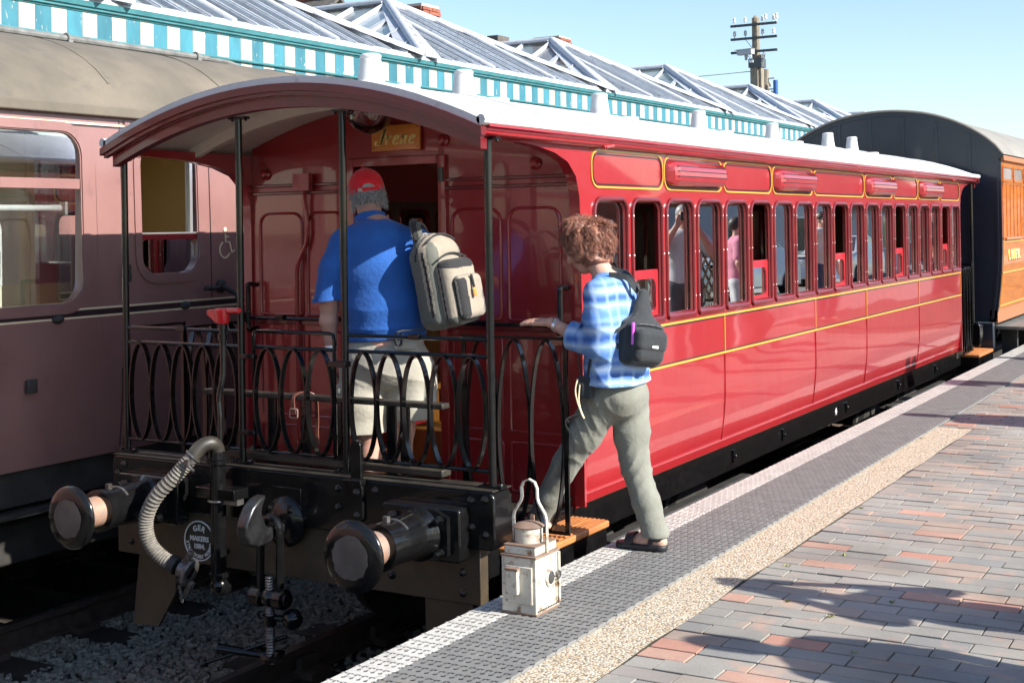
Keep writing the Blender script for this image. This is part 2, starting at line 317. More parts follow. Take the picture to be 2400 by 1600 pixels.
    def mesh(s, name, mats, smooth=35):
        me = bpy.data.meshes.new(name); me.from_pydata(s.v, [], s.f)
        for m in (mats if isinstance(mats, (list, tuple)) else [mats]): me.materials.append(M[m] if isinstance(m, str) else m)
        if max(s.m, default=0): me.polygons.foreach_set('material_index', s.m)
        if smooth:
            me.polygons.foreach_set('use_smooth', [True]*len(s.f)); me.set_sharp_from_angle(angle=math.radians(smooth))
        me.update(); return me
    def build(s, name, mats, parent=None, smooth=35, bevel=0, loc=(0, 0, 0)):
        o = bpy.data.objects.new(name, s.mesh(name, mats, smooth)); link(o, parent, loc)
        if bevel:
            b = o.modifiers.new('bevel', 'BEVEL'); b.width = bevel; b.segments = 2; b.limit_method = 'ANGLE'; b.angle_limit = math.radians(40)
        return o
def box(name, m, parent, a, b, bevel=0): return MB().box(a, b).build(name, m, parent, bevel=bevel)
def text_obj(name, txt, m, parent, loc, size, ux, uy, ext=.002, align='CENTER', sx=1.0, bold=0):
    cu = bpy.data.curves.new(name, 'FONT'); cu.body = txt; cu.size = size; cu.align_x = align; cu.align_y = 'CENTER'; cu.extrude = ext; cu.offset = bold; cu.resolution_u = 3
    t = bpy.data.objects.new(name, cu); COL.objects.link(t); bpy.context.view_layer.update()
    me = bpy.data.meshes.new_from_object(t.evaluated_get(bpy.context.evaluated_depsgraph_get()))
    bpy.data.objects.remove(t); bpy.data.curves.remove(cu)
    ux = Vector(ux).normalized(); uy = Vector(uy).normalized(); R = Matrix((ux, uy, ux.cross(uy))).transposed().to_4x4()
    me.transform(Matrix.Translation(Vector(loc)) @ R @ Matrix.Diagonal((sx, 1, 1, 1))); me.materials.clear(); me.materials.append(M[m]); me.name = name
    o = bpy.data.objects.new(name, me); return link(o, parent)
def rrect(w, h, r, n=6, top_only=False):
    # rounded rectangle, centred, counter-clockwise from lower right
    pts = []
    for cx, cy, a0 in ((w/2-r, h/2-r, 0), (-w/2+r, h/2-r, 90), (-w/2+r, -h/2+r, 180), (w/2-r, -h/2+r, 270)):
        rr = r if not (top_only and cy < 0) else min(r, .02)
        ccx = (w/2-rr)*(1 if cx > 0 else -1); ccy = (h/2-rr)*(1 if cy > 0 else -1)
        for i in range(n+1):
            a = math.radians(a0+90*i/n); pts.append((ccx+rr*math.cos(a), ccy+rr*math.sin(a)))
    return pts
def rect_match(pts, w, h, x0, x1, y0, y1):
    # points on the rectangle [x0,x1]x[y0,y1] matching a rounded rectangle's points (corner-aware)
    n = len(pts)//4; out = []
    cs = [(x1, y1), (x0, y1), (x0, y0), (x1, y0)]
    for q in range(4):
        seg = pts[q*n:(q+1)*n]; c = cs[q]; k = n//2
        for i, (px, py) in enumerate(seg):
            if i == k: out.append(c)
            else:
                a = math.radians(90*q+90*i/(n-1))
                first = i < k
                if q == 0: out.append((x1, py) if first else (px, y1))
                elif q == 1: out.append((px, y1) if first else (x0, py))
                elif q == 2: out.append((x0, py) if first else (px, y0))
                else: out.append((px, y0) if first else (x1, py))
    return out
def spline(pts, n=8):
    P = [Vector(p) for p in pts]; out = []
    for i in range(len(P)-1):
        p0 = P[max(i-1, 0)]; p1 = P[i]; p2 = P[i+1]; p3 = P[min(i+2, len(P)-1)]
        for k in range(n):
            t = k/n; out.append(.5*((2*p1)+(p2-p0)*t+(2*p0-5*p1+4*p2-p3)*t*t+(3*p1-p0-3*p2+p3)*t*t*t))
    out.append(P[-1]); return out
# ---------------------------------------------------------------- setting: ground, tracks, platforms
random.seed(7)
def S(o): o['kind'] = 'structure'; return o
S(MB().add([(-900, -600, -.9), (900, -600, -.9), (900, 1500, -.9), (-900, 1500, -.9)], [(0, 1, 2, 3)]).build('ground', 'grass'))
S(box('trackbed', 'ballast_bed', None, (-5.2, -30, -.86), (1.9, 80, -.2)))
TX = (0.0, -3.42)
sl_me = MB().box((-1.28, -.125, -.075), (1.28, .125, .075)).mesh('sleeper', 'sleeper')
ch_me = MB().box((-.16, -.09, 0), (.16, .09, .04)).box((-.075, -.08, .03), (-.035, .08, .11)).box((.035, -.08, .03), (.075, .08, .11)).mesh('rail_chair', 'rail')
for k, tx in enumerate(TX):
    tr = thing('railway_track', (tx, 4, -.2), ['track under the red open-ended carriage, timber sleepers in dark ballast', 'track under the faded maroon coach, partly seen beside its wheels'][k], 'track', 'railway tracks')
    for s in (-1, 1):
        prof = [(-.07, -.155), (.07, -.155), (.07, -.14), (.012, -.125), (.012, -.045), (.035, -.035), (.035, -.002), (-.035, -.002), (-.035, -.035), (-.012, -.045), (-.012, -.125), (-.07, -.14)]
        MB().prism(prof, (tx+s*.75, -30, 0), (1, 0, 0), (0, 0, 1), (0, 105, 0)).mi(1).box((tx+s*.75-.03, -30, -.0015), (tx+s*.75+.03, 75, .002)).build('rail', ['rail', 'railtop'], tr, smooth=0)
    y = -2.6
    while y < 13:
        inst('sleeper', sl_me, tr, (tx, y+random.uniform(-.02, .02), -.235), (0, 0, random.uniform(-.01, .01)))
        if y < 4.5:
            for s in (-1, 1): inst('rail_chair', ch_me, tr, (tx+s*.75, y, -.16))
        y += .72
# loose ballast stones
def stones(x0, x1, y0, y1, n, zf, name):
    V = []; F = []; base = [(-1, -1, -1), (1, -1, -1), (1, 1, -1), (-1, 1, -1), (-1, -1, 1), (1, -1, 1), (1, 1, 1), (-1, 1, 1)]
    fc = [(0, 3, 2, 1), (4, 5, 6, 7), (0, 1, 5, 4), (1, 2, 6, 5), (2, 3, 7, 6), (3, 0, 4, 7)]
    for i in range(n):
        x = random.uniform(x0, x1); y = random.uniform(y0, y1); r = random.uniform(.009, .020)
        R = Matrix.Rotation(random.uniform(0, 6.28), 3, 'Z') @ Matrix.Rotation(random.uniform(0, 6.28), 3, 'X')
        z = zf(x, y)+random.uniform(-.01, .014); o = len(V)
        sc = Vector((random.uniform(.8, 1.4), random.uniform(.7, 1.1), random.uniform(.55, .9)))*r
        for b in base: V.append(Vector((x, y, z))+R @ Vector((b[0]*sc.x*random.uniform(.55, 1.05), b[1]*sc.y*random.uniform(.55, 1.05), b[2]*sc.z*random.uniform(.55, 1.05))))
        F += [tuple(o+k for k in f) for f in fc]
    mb = MB(); mb.add(V, F); o = mb.build(name, 'ballast', smooth=0)
    return tag(o, None, None, None, 'stuff')
def zf(x, y):
    ph = ((y+2.6) % .72); on = (ph < .14 or ph > .58) and (abs(x) < 1.25 or abs(x+3.42) < 1.25)
    return -.21 if on else -.175
tag(stones(-2.75, -.78, -.6, 4.6, 14500, zf, 'ballast_stones'), 'grey crushed stone ballast between the two tracks', 'ballast')
tag(stones(-.70, .72, .6, 4.5, 3000, zf, 'ballast_stones'), 'shaded ballast between the rails under the red carriage', 'ballast')

PZ = .887
plat = S(MB().box((1.56, -14, -.86), (7.6, 75, .862)).build('platform', 'wallbrick'))
S(MB().box((1.5, -14, .74), (1.62, 75, .8605)).build('platform_lip', 'concrete', plat))
# dimpled edge surfacing: white painted strip and grey strip, pressed lozenges are real hollows
def dimples(name, m, x0, x1, y0, y1, nx, py):
    mb = MB(); px = (x1-x0)/nx; ny = int((y1-y0)/py); rng = random.Random(3)
    for j in range(ny):
        ya = y0+j*py; yb = ya+py; sh = .0095 if j % 2 else -.0095
        for i in range(nx):
            xa = x0+i*px; xb = xa+px; cx = (xa+xb)/2+sh+rng.uniform(-.002, .002); cy = (ya+yb)/2+rng.uniform(-.002, .002); w = .0145; h = .0075; dz = -.018
            zt = PZ+rng.uniform(-.0006, .0006)
            vs = [(xa, ya, PZ), (xb, ya, PZ), (xb, yb, PZ), (xa, yb, PZ), (cx-w, cy-.002, PZ), (cx+.004, cy-h, PZ), (cx+w, cy+.002, PZ), (cx-.004, cy+h, PZ),
                  (cx-w*.7, cy, PZ+dz), (cx, cy-h*.6, PZ+dz), (cx+w*.7, cy, PZ+dz), (cx, cy+h*.6, PZ+dz)]
            mb.add(vs, [(0, 1, 5, 4), (1, 2, 6, 5), (2, 3, 7, 6), (3, 0, 4, 7), (4, 5, 9, 8), (5, 6, 10, 9), (6, 7, 11, 10), (7, 4, 8, 11), (8, 9, 10, 11)])
    yE = y0+ny*py
    mb.add([(x0, yE, PZ), (x1, yE, PZ), (x1, 75, PZ), (x0, 75, PZ), (x0, y0, PZ), (x1, y0, PZ), (x1, -14, PZ), (x0, -14, PZ)], [(0, 1, 2, 3), (5, 4, 7, 6)])
    for xe, sg in ((x0, -1), (x1, 1)):
        mb.add([(xe, -14, PZ), (xe, 75, PZ), (xe+sg*.004, 75, PZ-.012), (xe+sg*.004, -14, PZ-.012), (xe, 75, PZ-.0245), (xe, -14, PZ-.0245)], [(0, 1, 2, 3), (3, 2, 4, 5)])
    return tag(mb.build(name, m, plat, smooth=0), kind='stuff')
dimples('white_edge_surfacing', 'coping', 1.432, 1.588, -2.6, 12.5, 5, .042)
dimples('grey_edge_surfacing', 'mat', 1.592, 1.985, -2.6, 12.5, 11, .042)
MB().box((1.425, -14, .80), (1.56, 75, .8615)).build('edge_slab', 'concrete', plat, bevel=.008)
mbp = MB(); pr_ = random.Random(2); N = 60
vsA = [(1.99, -14+i*(19.2)/N, .8775) for i in range(N+1)]; vsB = [(2.245+pr_.uniform(-.012, .01), -14+i*(19.2)/N, .8775) for i in range(N+1)]
mbp.add(vsA+vsB, [(i, N+1+i, N+2+i, i+1) for i in range(N)]); mbp.build('pebble_strip', 'pebble', plat, smooth=0)
MB().add([(1.988, -14, .8715), (7.6, -14, .8715), (7.6, 75, .8715), (1.988, 75, .8715)], [(0, 1, 2, 3)]).build('joint_bed', 'joint', plat, smooth=0)
MB().add([(4.75, -14, .878), (7.6, -14, .878), (7.6, 75, .878), (4.75, 75, .878)], [(0, 1, 2, 3)]).build('rear_paving', 'concrete', plat, smooth=0)
def brick_me(L_, name):
    w = .1065; t = .0022; a = L_/2; b = w/2; z0 = -.03; z1 = 0
    vs = [(-a, -b, z0), (a, -b, z0), (a, b, z0), (-a, b, z0), (-a, -b, z1-t), (a, -b, z1-t), (a, b, z1-t), (-a, b, z1-t), (-a+.0006, -b+t, z1), (a-.0006, -b+t, z1), (a-.0006, b-t, z1), (-a+.0006, b-t, z1)]
    fs = [(8, 9, 10, 11)]+[(i, (i+1) % 4, 4+(i+1) % 4, 4+i) for i in range(4)]+[(4+i, 4+(i+1) % 4, 8+(i+1) % 4, 8+i) for i in range(4)]
    return vs, fs
bricks = []; rb = random.Random(11); row = 0; y = -3.0
def proj(p):
    d = Vector(p)-mw.translation; z = d.dot(fw); return (1210.27+3139.37*d.dot(rt)/z, 502.73-3139.37*d.dot(up)/z, z)
while y < 13.5:
    x = 2.255 if y < 5.18 else 2.0
    first = [.235, .1175, .19][row % 2 if rb.random() < .8 else 2]
    while x < 4.75:
        Lb = first-.0075 if first else .2275
        bricks.append((x+Lb/2, y+rb.uniform(-.0025, .0025), .878+rb.uniform(-.0025, .0025), Lb, rb.uniform(-.008, .008)))
        x += Lb+.0075; first = None
    y += .1165; row += 1
vis = []
for b in bricks:
    u, v, z = proj(b[:3])
    vis.append((z, b) if (-40 < u < 2440 and -40 < v < 1650) else (1e9, b))
vis.sort(key=lambda t: t[0])
bm_cache = {}
mbr = MB()
for i, (z, b) in enumerate(vis):
    L5 = round(b[3], 4)
    if i < 295 and z < 1e8:
        if L5 not in bm_cache:
            vs, fs = brick_me(L5, 'brick'); bm_cache[L5] = MB().add(vs, fs).mesh('brick', 'brick', 0)
        o = inst('brick', bm_cache[L5], plat, b[:3], (rb.uniform(-.012, .012), rb.uniform(-.008, .008), b[4]))
    else:
        vs, fs = brick_me(L5, 'brick'); c, s_ = math.cos(b[4]), math.sin(b[4])
        mbr.add([(b[0]+v[0]*c-v[1]*s_, b[1]+v[0]*s_+v[1]*c, b[2]+v[2]) for v in vs], fs)
tag(mbr.build('brick_paving', 'brick', plat, smooth=0), kind='stuff')
# tufts of weed in the joints
mbw = MB(); rw = random.Random(5)
for (x, y) in [(2.52, .18), (2.33, .72), (2.9, .36), (2.74, .05), (2.5, 1.05), (2.02, 4.6), (2.28, 2.1), (2.95, -.35)]:
    for k in range(14):
        a = rw.uniform(0, 6.28); r = rw.uniform(.004, .016); h = rw.uniform(.004, .014)
        p = Vector((x+rw.uniform(-.01, .01), y+rw.uniform(-.01, .01), .872)); d = Vector((math.cos(a)*r, math.sin(a)*r, h)); w = Vector((-d.y, d.x, 0)).normalized()*.003
        mbw.add([p-w, p+w, p+d+w, p+d*1.3, p+d-w], [(0, 1, 2, 3, 4)])
tag(mbw.build('weeds', 'leaf2', None, smooth=0), 'tiny green weeds growing in the brick paving joints', 'weeds', kind='stuff')
# far platform below the station canopy
fp = S(MB().box((-30, -14, -.86), (-4.95, 75, .86)).build('station_platform', 'wallbrick'))
MB().box((-5.15, -14, .8605), (-4.9, 75, .90)).build('platform_coping', 'coping', fp)
MB().box((-30, -14, .8605), (-5.155, 75, .895)).build('platform_paving', 'concrete', fp)
S(MB().box((7.62, -200, -.85), (60, 300, .55)).build('car_park', 'asphalt'))
# ---------------------------------------------------------------- red tram carriage
IR = thing('tram_carriage', (0, 5.5, 0), 'glossy crimson open-ended tram carriage with white roof and iron railings', 'carriage')
Y0, Y1 = 1.03, 10.10           # body ends
RY0, RY1 = -.05, 10.88         # roof ends
def rz(x): return 3.205-.185*x*x
def arcpts(dz, x0=-1.2, x1=1.2, n=28): return [(x0+(x1-x0)*i/n, rz(x0+(x1-x0)*i/n)+dz) for i in range(n+1)]
def arcslab(name, m, zt, zb, y0, y1, xw, parent=None, ny=1, wob=0):
    mb = MB(); top = arcpts(zt, -xw, xw); bot = arcpts(zb, -xw, xw); n = len(top); rr = random.Random(4)
    rows = []
    for j in range(ny+1):
        y = y0+(y1-y0)*j/ny
        rows.append([(x, y, z+rr.uniform(-wob, wob)) for x, z in top]+[(x, y, z) for x, z in bot[::-1]])
    vs = [p for r in rows for p in r]; k = 2*n
    fs = [(j*k+i, j*k+(i+1) % k, (j+1)*k+(i+1) % k, (j+1)*k+i) for j in range(ny) for i in range(k)]
    for j, rev in ((0, False), (ny, True)):
        for i in range(n-1):
            q = (j*k+i, j*k+i+1, j*k+k-2-i, j*k+k-1-i); fs.append(q if rev else q[::-1])
    return mb.add(vs, fs).build(name, m, parent or IR)
roof = arcslab('roof', 'white_roof', 0, -.034, RY0, RY1, 1.195, ny=40, wob=.0012)
# rounded white canvas edge along the eaves
for s in (-1, 1):
    MB().tube([(s*1.202, RY0, rz(1.2)-.006), (s*1.202, RY1, rz(1.2)-.006)], .024, 10).build('roof_edge_roll', 'white_roof', roof)
for y in (.9, 2.4, 3.9, 5.6, 7.2, 8.6, 9.9): arcslab('roof_seam', 'white_roof', .004, -.002, y-.012, y+.012, 1.19, roof)
arcslab('ceiling', 'cream', -.0345, -.05, RY0+.03, RY1-.03, 1.19)
for y in (RY0, RY1):
    sg = 1 if y < 5 else -1
    arcslab('roof_end_moulding', 'trim', -.0345, -.072, y-.012*sg, y+.03*sg, 1.21)
    arcslab('roof_end_bead', 'trim', -.0725, -.092, y+.004*sg, y+.035*sg, 1.195)
    arcslab('roof_end_arch', 'trim', -.0925, -.148, y+.045*sg, y+.10*sg, 1.172)
for y in (.56, 10.4): arcslab('roof_rib', 'cream', -.0505, -.115, y-.02, y+.02, 1.14)
for y in (2.1, 3.5, 5.0, 6.4, 7.8, 9.2): arcslab('roof_rib', 'cream', -.0505, -.09, y-.02, y+.02, 1.10)
for i, y in enumerate((.76, 1.71, 3.55, 5.42, 7.27, 9.05, 9.96)):
    z = rz(0); mb = MB()
    mb.lathe([(.215, -.006), (.205, .010), (.15, .026), (.085, .038), (.073, .05), (.056, .172), (.059, .174), (.059, .188), (.048, .197)], (0, y, z), (0, 0, 1), 24)
    pl = [(x, yy) for x, yy in rrect(.52, .20, .09, 5)]
    mb.prism(pl, (.04, y, z-.022), (1, 0, 0), (0, 1, 0), (0, 0, .032))
    mb.build('roof_ventilator', 'white_roof', IR, bevel=.004)
# eaves fascia and cornice
for s in (-1, 1):
    pro = [(1.17, 2.858), (1.190, 2.862), (1.200, 2.874), (1.190, 2.886), (1.213, 2.897), (1.221, 2.903), (1.197, 2.945), (1.16, 2.945), (1.16, 2.858)]
    MB().prism([(s*x, z) for x, z in pro], (0, RY0+.05, 0), (1, 0, 0), (0, 0, 1), (0, RY1-RY0-.10, 0)).build('eaves_cornice', 'red' if s > 0 else 'trim', IR, smooth=50)
WZ0, WZ1 = 1.885, 2.612; PIT = (Y1-.02-1.125)/19.0; WY0 = 1.125
SX = 1.15
def sx(z):
    return SX if z > 1.38 else SX-.045*((1.38-z)/.39)**1.8
# ---- body sides
def side(s):
    tagm = 'red'
    mb = MB()          # lower panel with slight tumblehome
    zs = [.985+(1.886-.985)*i/14 for i in range(15)]; ys = [Y0+(Y1-Y0)*j/24 for j in range(25)]
    ph = random.Random(9 if s > 0 else 3); amp = [[ph.uniform(-.0022, .0022) for _ in ys] for _ in zs]
    out = [[(s*(sx(z)+amp[i][j]), y, z) for j, y in enumerate(ys)] for i, z in enumerate(zs)]
    inn = [[(s*(sx(z)-.045), y, z) for j, y in enumerate((Y0, Y1))] for i, z in enumerate(zs)]
    vs = [p for r in out for p in r]; n = len(ys); fs = [(i*n+j, i*n+j+1, (i+1)*n+j+1, (i+1)*n+j) for i in range(len(zs)-1) for j in range(n-1)]
    b0 = len(vs); vs += [p for r in inn for p in r]
    fs += [(b0+i*2+1, b0+i*2, b0+i*2+2, b0+i*2+3) for i in range(len(zs)-1)]
    fs += [(i*n, (i+1)*n, b0+(i+1)*2, b0+i*2) for i in range(len(zs)-1)]+[(i*n+n-1, b0+i*2+1, b0+i*2+3, (i+1)*n+n-1) for i in range(len(zs)-1)]
    fs += [tuple([j for j in range(n)][::-1]+[b0, b0+1])]
    lo = mb.add(vs, fs).build('lower_panel', tagm, IR, smooth=60)
    # window belt: wall with rounded openings
    wb = MB(); hw = PIT-.072; hh = WZ1-WZ0-.045; r = .075
    ring = rrect(hw, hh, r, 6, True); cz = (WZ0+WZ1)/2-.004
    for i in range(19):
        cy = WY0+PIT*(i+.5); ya, yb = cy-PIT/2, cy+PIT/2
        if i == 0: ya = Y0
        if i == 18: yb = Y1
        oc = rect_match(ring, hw, hh, yb-cy, ya-cy, 2.632-cz, 1.886-cz) if False else rect_match(ring, hw, hh, ya-cy, yb-cy, 1.886-cz, 2.632-cz)
        A = [(s*SX, cy+a, cz+b) for a, b in ring]; B = [(s*SX, cy+a, cz+b) for a, b in oc]
        A2 = [(s*(SX-.04), cy+a, cz+b) for a, b in ring]; B2 = [(s*(SX-.04), cy+a, cz+b) for a, b in oc]
        wb.ringfill(A, B); wb.ringfill(A2, A)
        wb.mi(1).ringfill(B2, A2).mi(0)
    wb.add([(s*SX, Y0, 1.886), (s*SX, Y0, 2.632), (s*(SX-.04), Y0, 2.632), (s*(SX-.04), Y0, 1.886)], [(0, 1, 2, 3)])
    wb.add([(s*SX, Y1, 1.886), (s*SX, Y1, 2.632), (s*(SX-.04), Y1, 2.632), (s*(SX-.04), Y1, 1.886)], [(0, 1, 2, 3)])
    wb.build('window_belt', [tagm, 'wood_dark'], IR)
    ub = MB().prism([(s*SX, 2.632), (s*SX, 2.90), (s*(SX-.04), 2.90), (s*(SX-.04), 2.632)], (0, Y0, 0), (1, 0, 0), (0, 0, 1), (0, Y1-Y0, 0)); ub.build('upper_panel', tagm, IR, smooth=0)
    # arched end boards over the open platforms
    for e in (0, 1):
        f = (lambda y: y) if e == 0 else (lambda y: 11.13-y)
        cur = [(.05, 2.862), (.2, 2.860), (.36, 2.855), (.55, 2.842), (.74, 2.815), (.88, 2.772), (.965, 2.70), (1.0, 2.60), (1.008, 2.45), (1.008, .985), (1.03, .985), (1.03, 2.90), (.05, 2.90)]
        if e == 1: cur = [(max(y, .15), z) for y, z in cur]
        pts = [(f(y), z) for y, z in cur]
        MB().prism(pts, (s*SX, 0, 0), (0, 1, 0), (0, 0, 1), (-s*.06, 0, 0)).build('platform_arch_board', tagm, IR, smooth=40)
    # windows
    bead = rrect(hw+.006, hh+.006, r, 6, True)
    fr_me = MB().tube([(s*(SX+.004), a, b) for a, b in bead], .0125, 8, closed=True)
    fr_me.tube([(s*(SX-.012), a*.955, b*.975) for a, b in bead], .012, 6, closed=True)
    fr = fr_me.mesh('window_frame', 'trim', 40)
    pane = MB().prism([(a*.97, b*.985) for a, b in ring], (s*(SX-.026), 0, 0), (0, 1, 0), (0, 0, 1), (s*.004, 0, 0)).mesh('pane', 'glass', 0)
    sill = MB().prism([(s*(SX-.01), .012), (s*(SX+.022), .002), (s*(SX+.022), -.012), (s*(SX-.01), -.014)], (0, -hw/2-.012, 0), (1, 0, 0), (0, 0, 1), (0, hw+.024, 0)).mesh('sill', 'trim', 0)
    sc = MB()
    for q in (-.24, .03, .25):
        for sgn in (-1, 1): sc.sph((s*(SX+.014), sgn*(hw/2+.005), q), .0042, 6, 4)
    scm = sc.mesh('screw_heads', 'alu')
    so = rrect(hw-.012, .27, .03, 3); si = rrect(hw-.10, .19, .05, 3, True)
    sm = MB(); x = s*(SX-.018)
    A = [(x, a, b) for a, b in so]; B = [(x, a, b-.012) for a, b in si]; A2 = [(x-s*.016, a, b) for a, b in so]; B2 = [(x-s*.016, a, b-.012) for a, b in si]
    sm.ringfill(A, B).ringfill(B, B2).ringfill(B2, A2).ringfill(A2, A); sash = sm.mesh('lowered_sash', 'sash', 0)
    spn = MB().prism([(a, b-.012) for a, b in si], (x-s*.01, 0, 0), (0, 1, 0), (0, 0, 1), (-s*.003, 0, 0)).mesh('sash_pane', 'glass', 0)
    for i in range(19):
        cy = WY0+PIT*(i+.5); L = (0, cy, cz)
        w = inst('window', fr, IR, L)
        inst('sill', sill, w, (0, cy, WZ0+.012)); inst('screw_heads', scm, w, L)
        if i in (1, 5, 9, 13, 17):
            inst('lowered_sash', sash, w, (0, cy, WZ0+.165)); inst('sash_pane', spn, w, (0, cy, WZ0+.165))
            if s > 0: tag(w, 'open window with its sash lowered')
        else: inst('pane', pane, w, L)
    # top lights: lined panels and torpedo ventilators
    idx = [(0, 2, 0), (2, 4, 1), (4, 6, 0), (6, 8, 1), (8, 11, 0), (11, 13, 1), (13, 15, 0), (15, 17, 1), (17, 19, 0)]
    pz0, pz1 = 2.650, 2.845
    for a, b, v in idx:
        ya = WY0+PIT*a+.012; yb = WY0+PIT*b-.012; cy = (ya+yb)/2; w = yb-ya; h = pz1-pz0; cz2 = (pz0+pz1)/2
        rr = rrect(w, h, .07, 6)
        pb = MB().strip([(s*(SX+.002), cy+p, cz2+q) for p, q in rr], (1, 0, 0), .008, .0095, closed=True).build('panel_lining', 'yellow', IR)
        inner = rrect(w-.034, h-.034, .055, 6)
        MB().strip([(s*(SX+.002), cy+p, cz2+q) for p, q in inner], (1, 0, 0), .008, .006, closed=True).build('panel_bead', 'darkline', pb)
        if v:
            mb = MB(); n = 7; prof = [(0, -.078), (.048, -.070), (.066, -.045), (.070, -.018), (.0715, -.016), (.070, .012), (.0715, .014), (.064, .042), (.066, .044), (.042, .068), (.0, .080)]
            yl = [-w/2+.02, -w/2+.028, -w/2+.05, -w/2+.09, w/2-.09, w/2-.05, w/2-.028, w/2-.02]; k = [.05, .35, .72, 1, 1, .72, .35, .05]
            vs = [(s*(SX+.001+px*k[j]), cy+yl[j], cz2+pz*(.55+.45*k[j])) for j in range(8) for px, pz in prof]; m_ = len(prof)
            fs = [(j*m_+i, j*m_+i+1, (j+1)*m_+i+1, (j+1)*m_+i) for j in range(7) for i in range(m_-1)]
            mb.add(vs, fs)
            for zz, xx in ((-.017, .0715), (.013, .072), (.043, .0665)): mb.mi(1).box((s*(SX+xx-.004), cy-w/2+.07, cz2+zz-.0035), (s*(SX+xx+.001), cy+w/2-.07, cz2+zz+.0015)).mi(0)
            mb.build('torpedo_ventilator', ['red', 'darkline'], IR, smooth=22)
    # waist lining: two yellow lines and verticals
    for z in (1.856, 1.612):
        MB().box((s*(sx(z)-.003), Y0+.015, z-.006), (s*(sx(z)+.005), Y1-.012, z+.006)).build('waist_lining', 'yellow', IR)
        MB().box((s*(sx(z)-.003), Y0+.015, z+(.0085 if z < 1.7 else -.0155)), (s*(sx(z)+.0042), Y1-.012, z+(.0155 if z < 1.7 else -.0085))).build('waist_lining_shade', 'darkline', IR)
    MB().box((s*(SX-.003), Y0, 1.872), (s*(SX+.009), Y1, 1.8845)).build('waist_rail', tagm, IR, bevel=.003)
    for y in (3.005, 4.905, 6.325, 8.19, Y1-.02):
        MB().box((s*(SX-.003), y-.0045, 1.6185), (s*(SX+.005), y+.0045, 1.8495)).build('upright_lining', 'yellow', IR)
        if y < 10:
            MB().strip([(s*(sx(z)+.002), y, z) for z in [1.045+i*(1.60-1.045)/8 for i in range(9)]], (0, 1, 0), .016, .008).build('panel_bead', tagm, IR)
    MB().strip([(s*(sx(1.04)+.002), Y0+.01, 1.04), (s*(sx(1.04)+.002), Y1-.01, 1.04)], (0, 0, 1), .012, .010).build('bottom_bead', tagm, IR)
    MB().strip([(s*(sx(z)+.001), Y0+.022, z) for z in [.99+i*(1.87-.99)/10 for i in range(11)]], (0, 1, 0), .012, .008).build('corner_bead', tagm, IR)
    # black solebar
    MB().box((s*.93, .16, .80), (s*1.08, 10.95, .984)).build('solebar', 'black', IR, bevel=.006)
    for y in (1.9, 3.3, 4.3, 5.9, 7.6, 9.1):
        MB().box((s*1.081, y-.025, .85), (s*1.094, y+.025, .93)).sph((s*1.097, y, .89), .012, 8, 6).build('bracket_plate', 'black', IR)
for s in (1, -1): side(s)
# star mark and bogie frames below
mb = MB(); st = [(math.cos(PI*i/6)*(.03 if i % 2 == 0 else .012), math.sin(PI*i/6)*(.036 if i % 2 == 0 else .014)) for i in range(12)]
mb.prism(st, (1.081, 5.62, .89), (0, 1, 0), (0, 0, 1), (.003, 0, 0)); mb.build('star_mark', 'white', IR)
for yc in (2.6, 8.6):
    b = MB()
    for s in (-1, 1): b.box((s*.98, yc-1.1, .56), (s*1.06, yc+1.1, .70)).box((s*.98, yc-.25, .30), (s*1.06, yc+.25, .555))
    b.box((-.98, yc-.15, .35), (.98, yc+.15, .55)); bo = b.build('bogie_frame', 'mk_under', IR, bevel=.01)
    for yw in (yc-.75, yc+.75):
        for s in (-1, 1):
            MB().lathe([(.0, -.07), (.12, -.07), (.12, -.03), (.36, -.03), (.36, .02), (.385, .03), (.385, .06), (.06, .06)], (s*.73, yw, .36), (-s, 0, 0), 28, caps=False).build('wheel', 'mk_under', bo)
            MB().box((s*.99, yw-.16, .22), (s*1.14, yw+.16, .50)).box((s*1.0, yw-.42, .585), (s*1.11, yw+.42, .64)).build('axlebox', 'teakframe', bo, bevel=.01)
        MB().cyl((-.9, yw, .36), (.9, yw, .36), .06).build('axle', 'mk_under', bo)
for y0 in (1.5, 5.2):
    MB().box((1.0, y0, .60), (1.13, y0+1.7, .66)).build('footboard_timber', 'wallbrick', IR)
# ---- floor, interior, bulkheads
MB().box((-1.07, .17, .90), (1.07, 1.04, .97)).build('platform_floor', 'black_dull', IR)
MB().box((-1.09, 10.09, .90), (1.09, 11.0, .97)).build('platform_floor', 'black_dull', IR)
MB().box((-1.0, 1.0405, .90), (1.0, 10.0895, .97)).build('floor', 'step', IR)
DX0, DX1, DZ = -.315, .265, 2.80
def bulk(yf, sg, name):
    # sg +1: face looks towards -Y
    th = .045*sg; mb = MB()
    top = [(x, rz(x)-.052) for x in [1.088-i*(1.088-DX1)/8 for i in range(9)]]
    L1 = [(DX1, .97), (1.088, .97)]+top; topl = [(-a, b) for a, b in [(-DX0+(1.088+DX0)*i/8, rz(DX0-(1.088+DX0)*i/8)-.052) for i in range(9)]]
    mb.prism(L1, (0, yf, 0), (1, 0, 0), (0, 0, 1), (0, th, 0))
    L2 = [(-1.088, .97), (DX0, .97)]+[(x, rz(x)-.052) for x in [DX0-(1.088+DX0)*i/8 for i in range(9)]]
    mb.prism(L2, (0, yf, 0), (1, 0, 0), (0, 0, 1), (0, th, 0))
    L3 = [(DX0, DZ), (DX1, DZ)]+[(x, rz(x)-.052) for x in [DX1-(DX1-DX0)*i/6 for i in range(7)]]
    mb.prism(L3, (0, yf, 0), (1, 0, 0), (0, 0, 1), (0, th, 0))
    return mb.build(name, 'maroon', IR, smooth=0)
bk = bulk(Y0-.005, 1, 'end_bulkhead'); bulk(Y1+.005, -1, 'end_bulkhead')
yb = Y0-.005
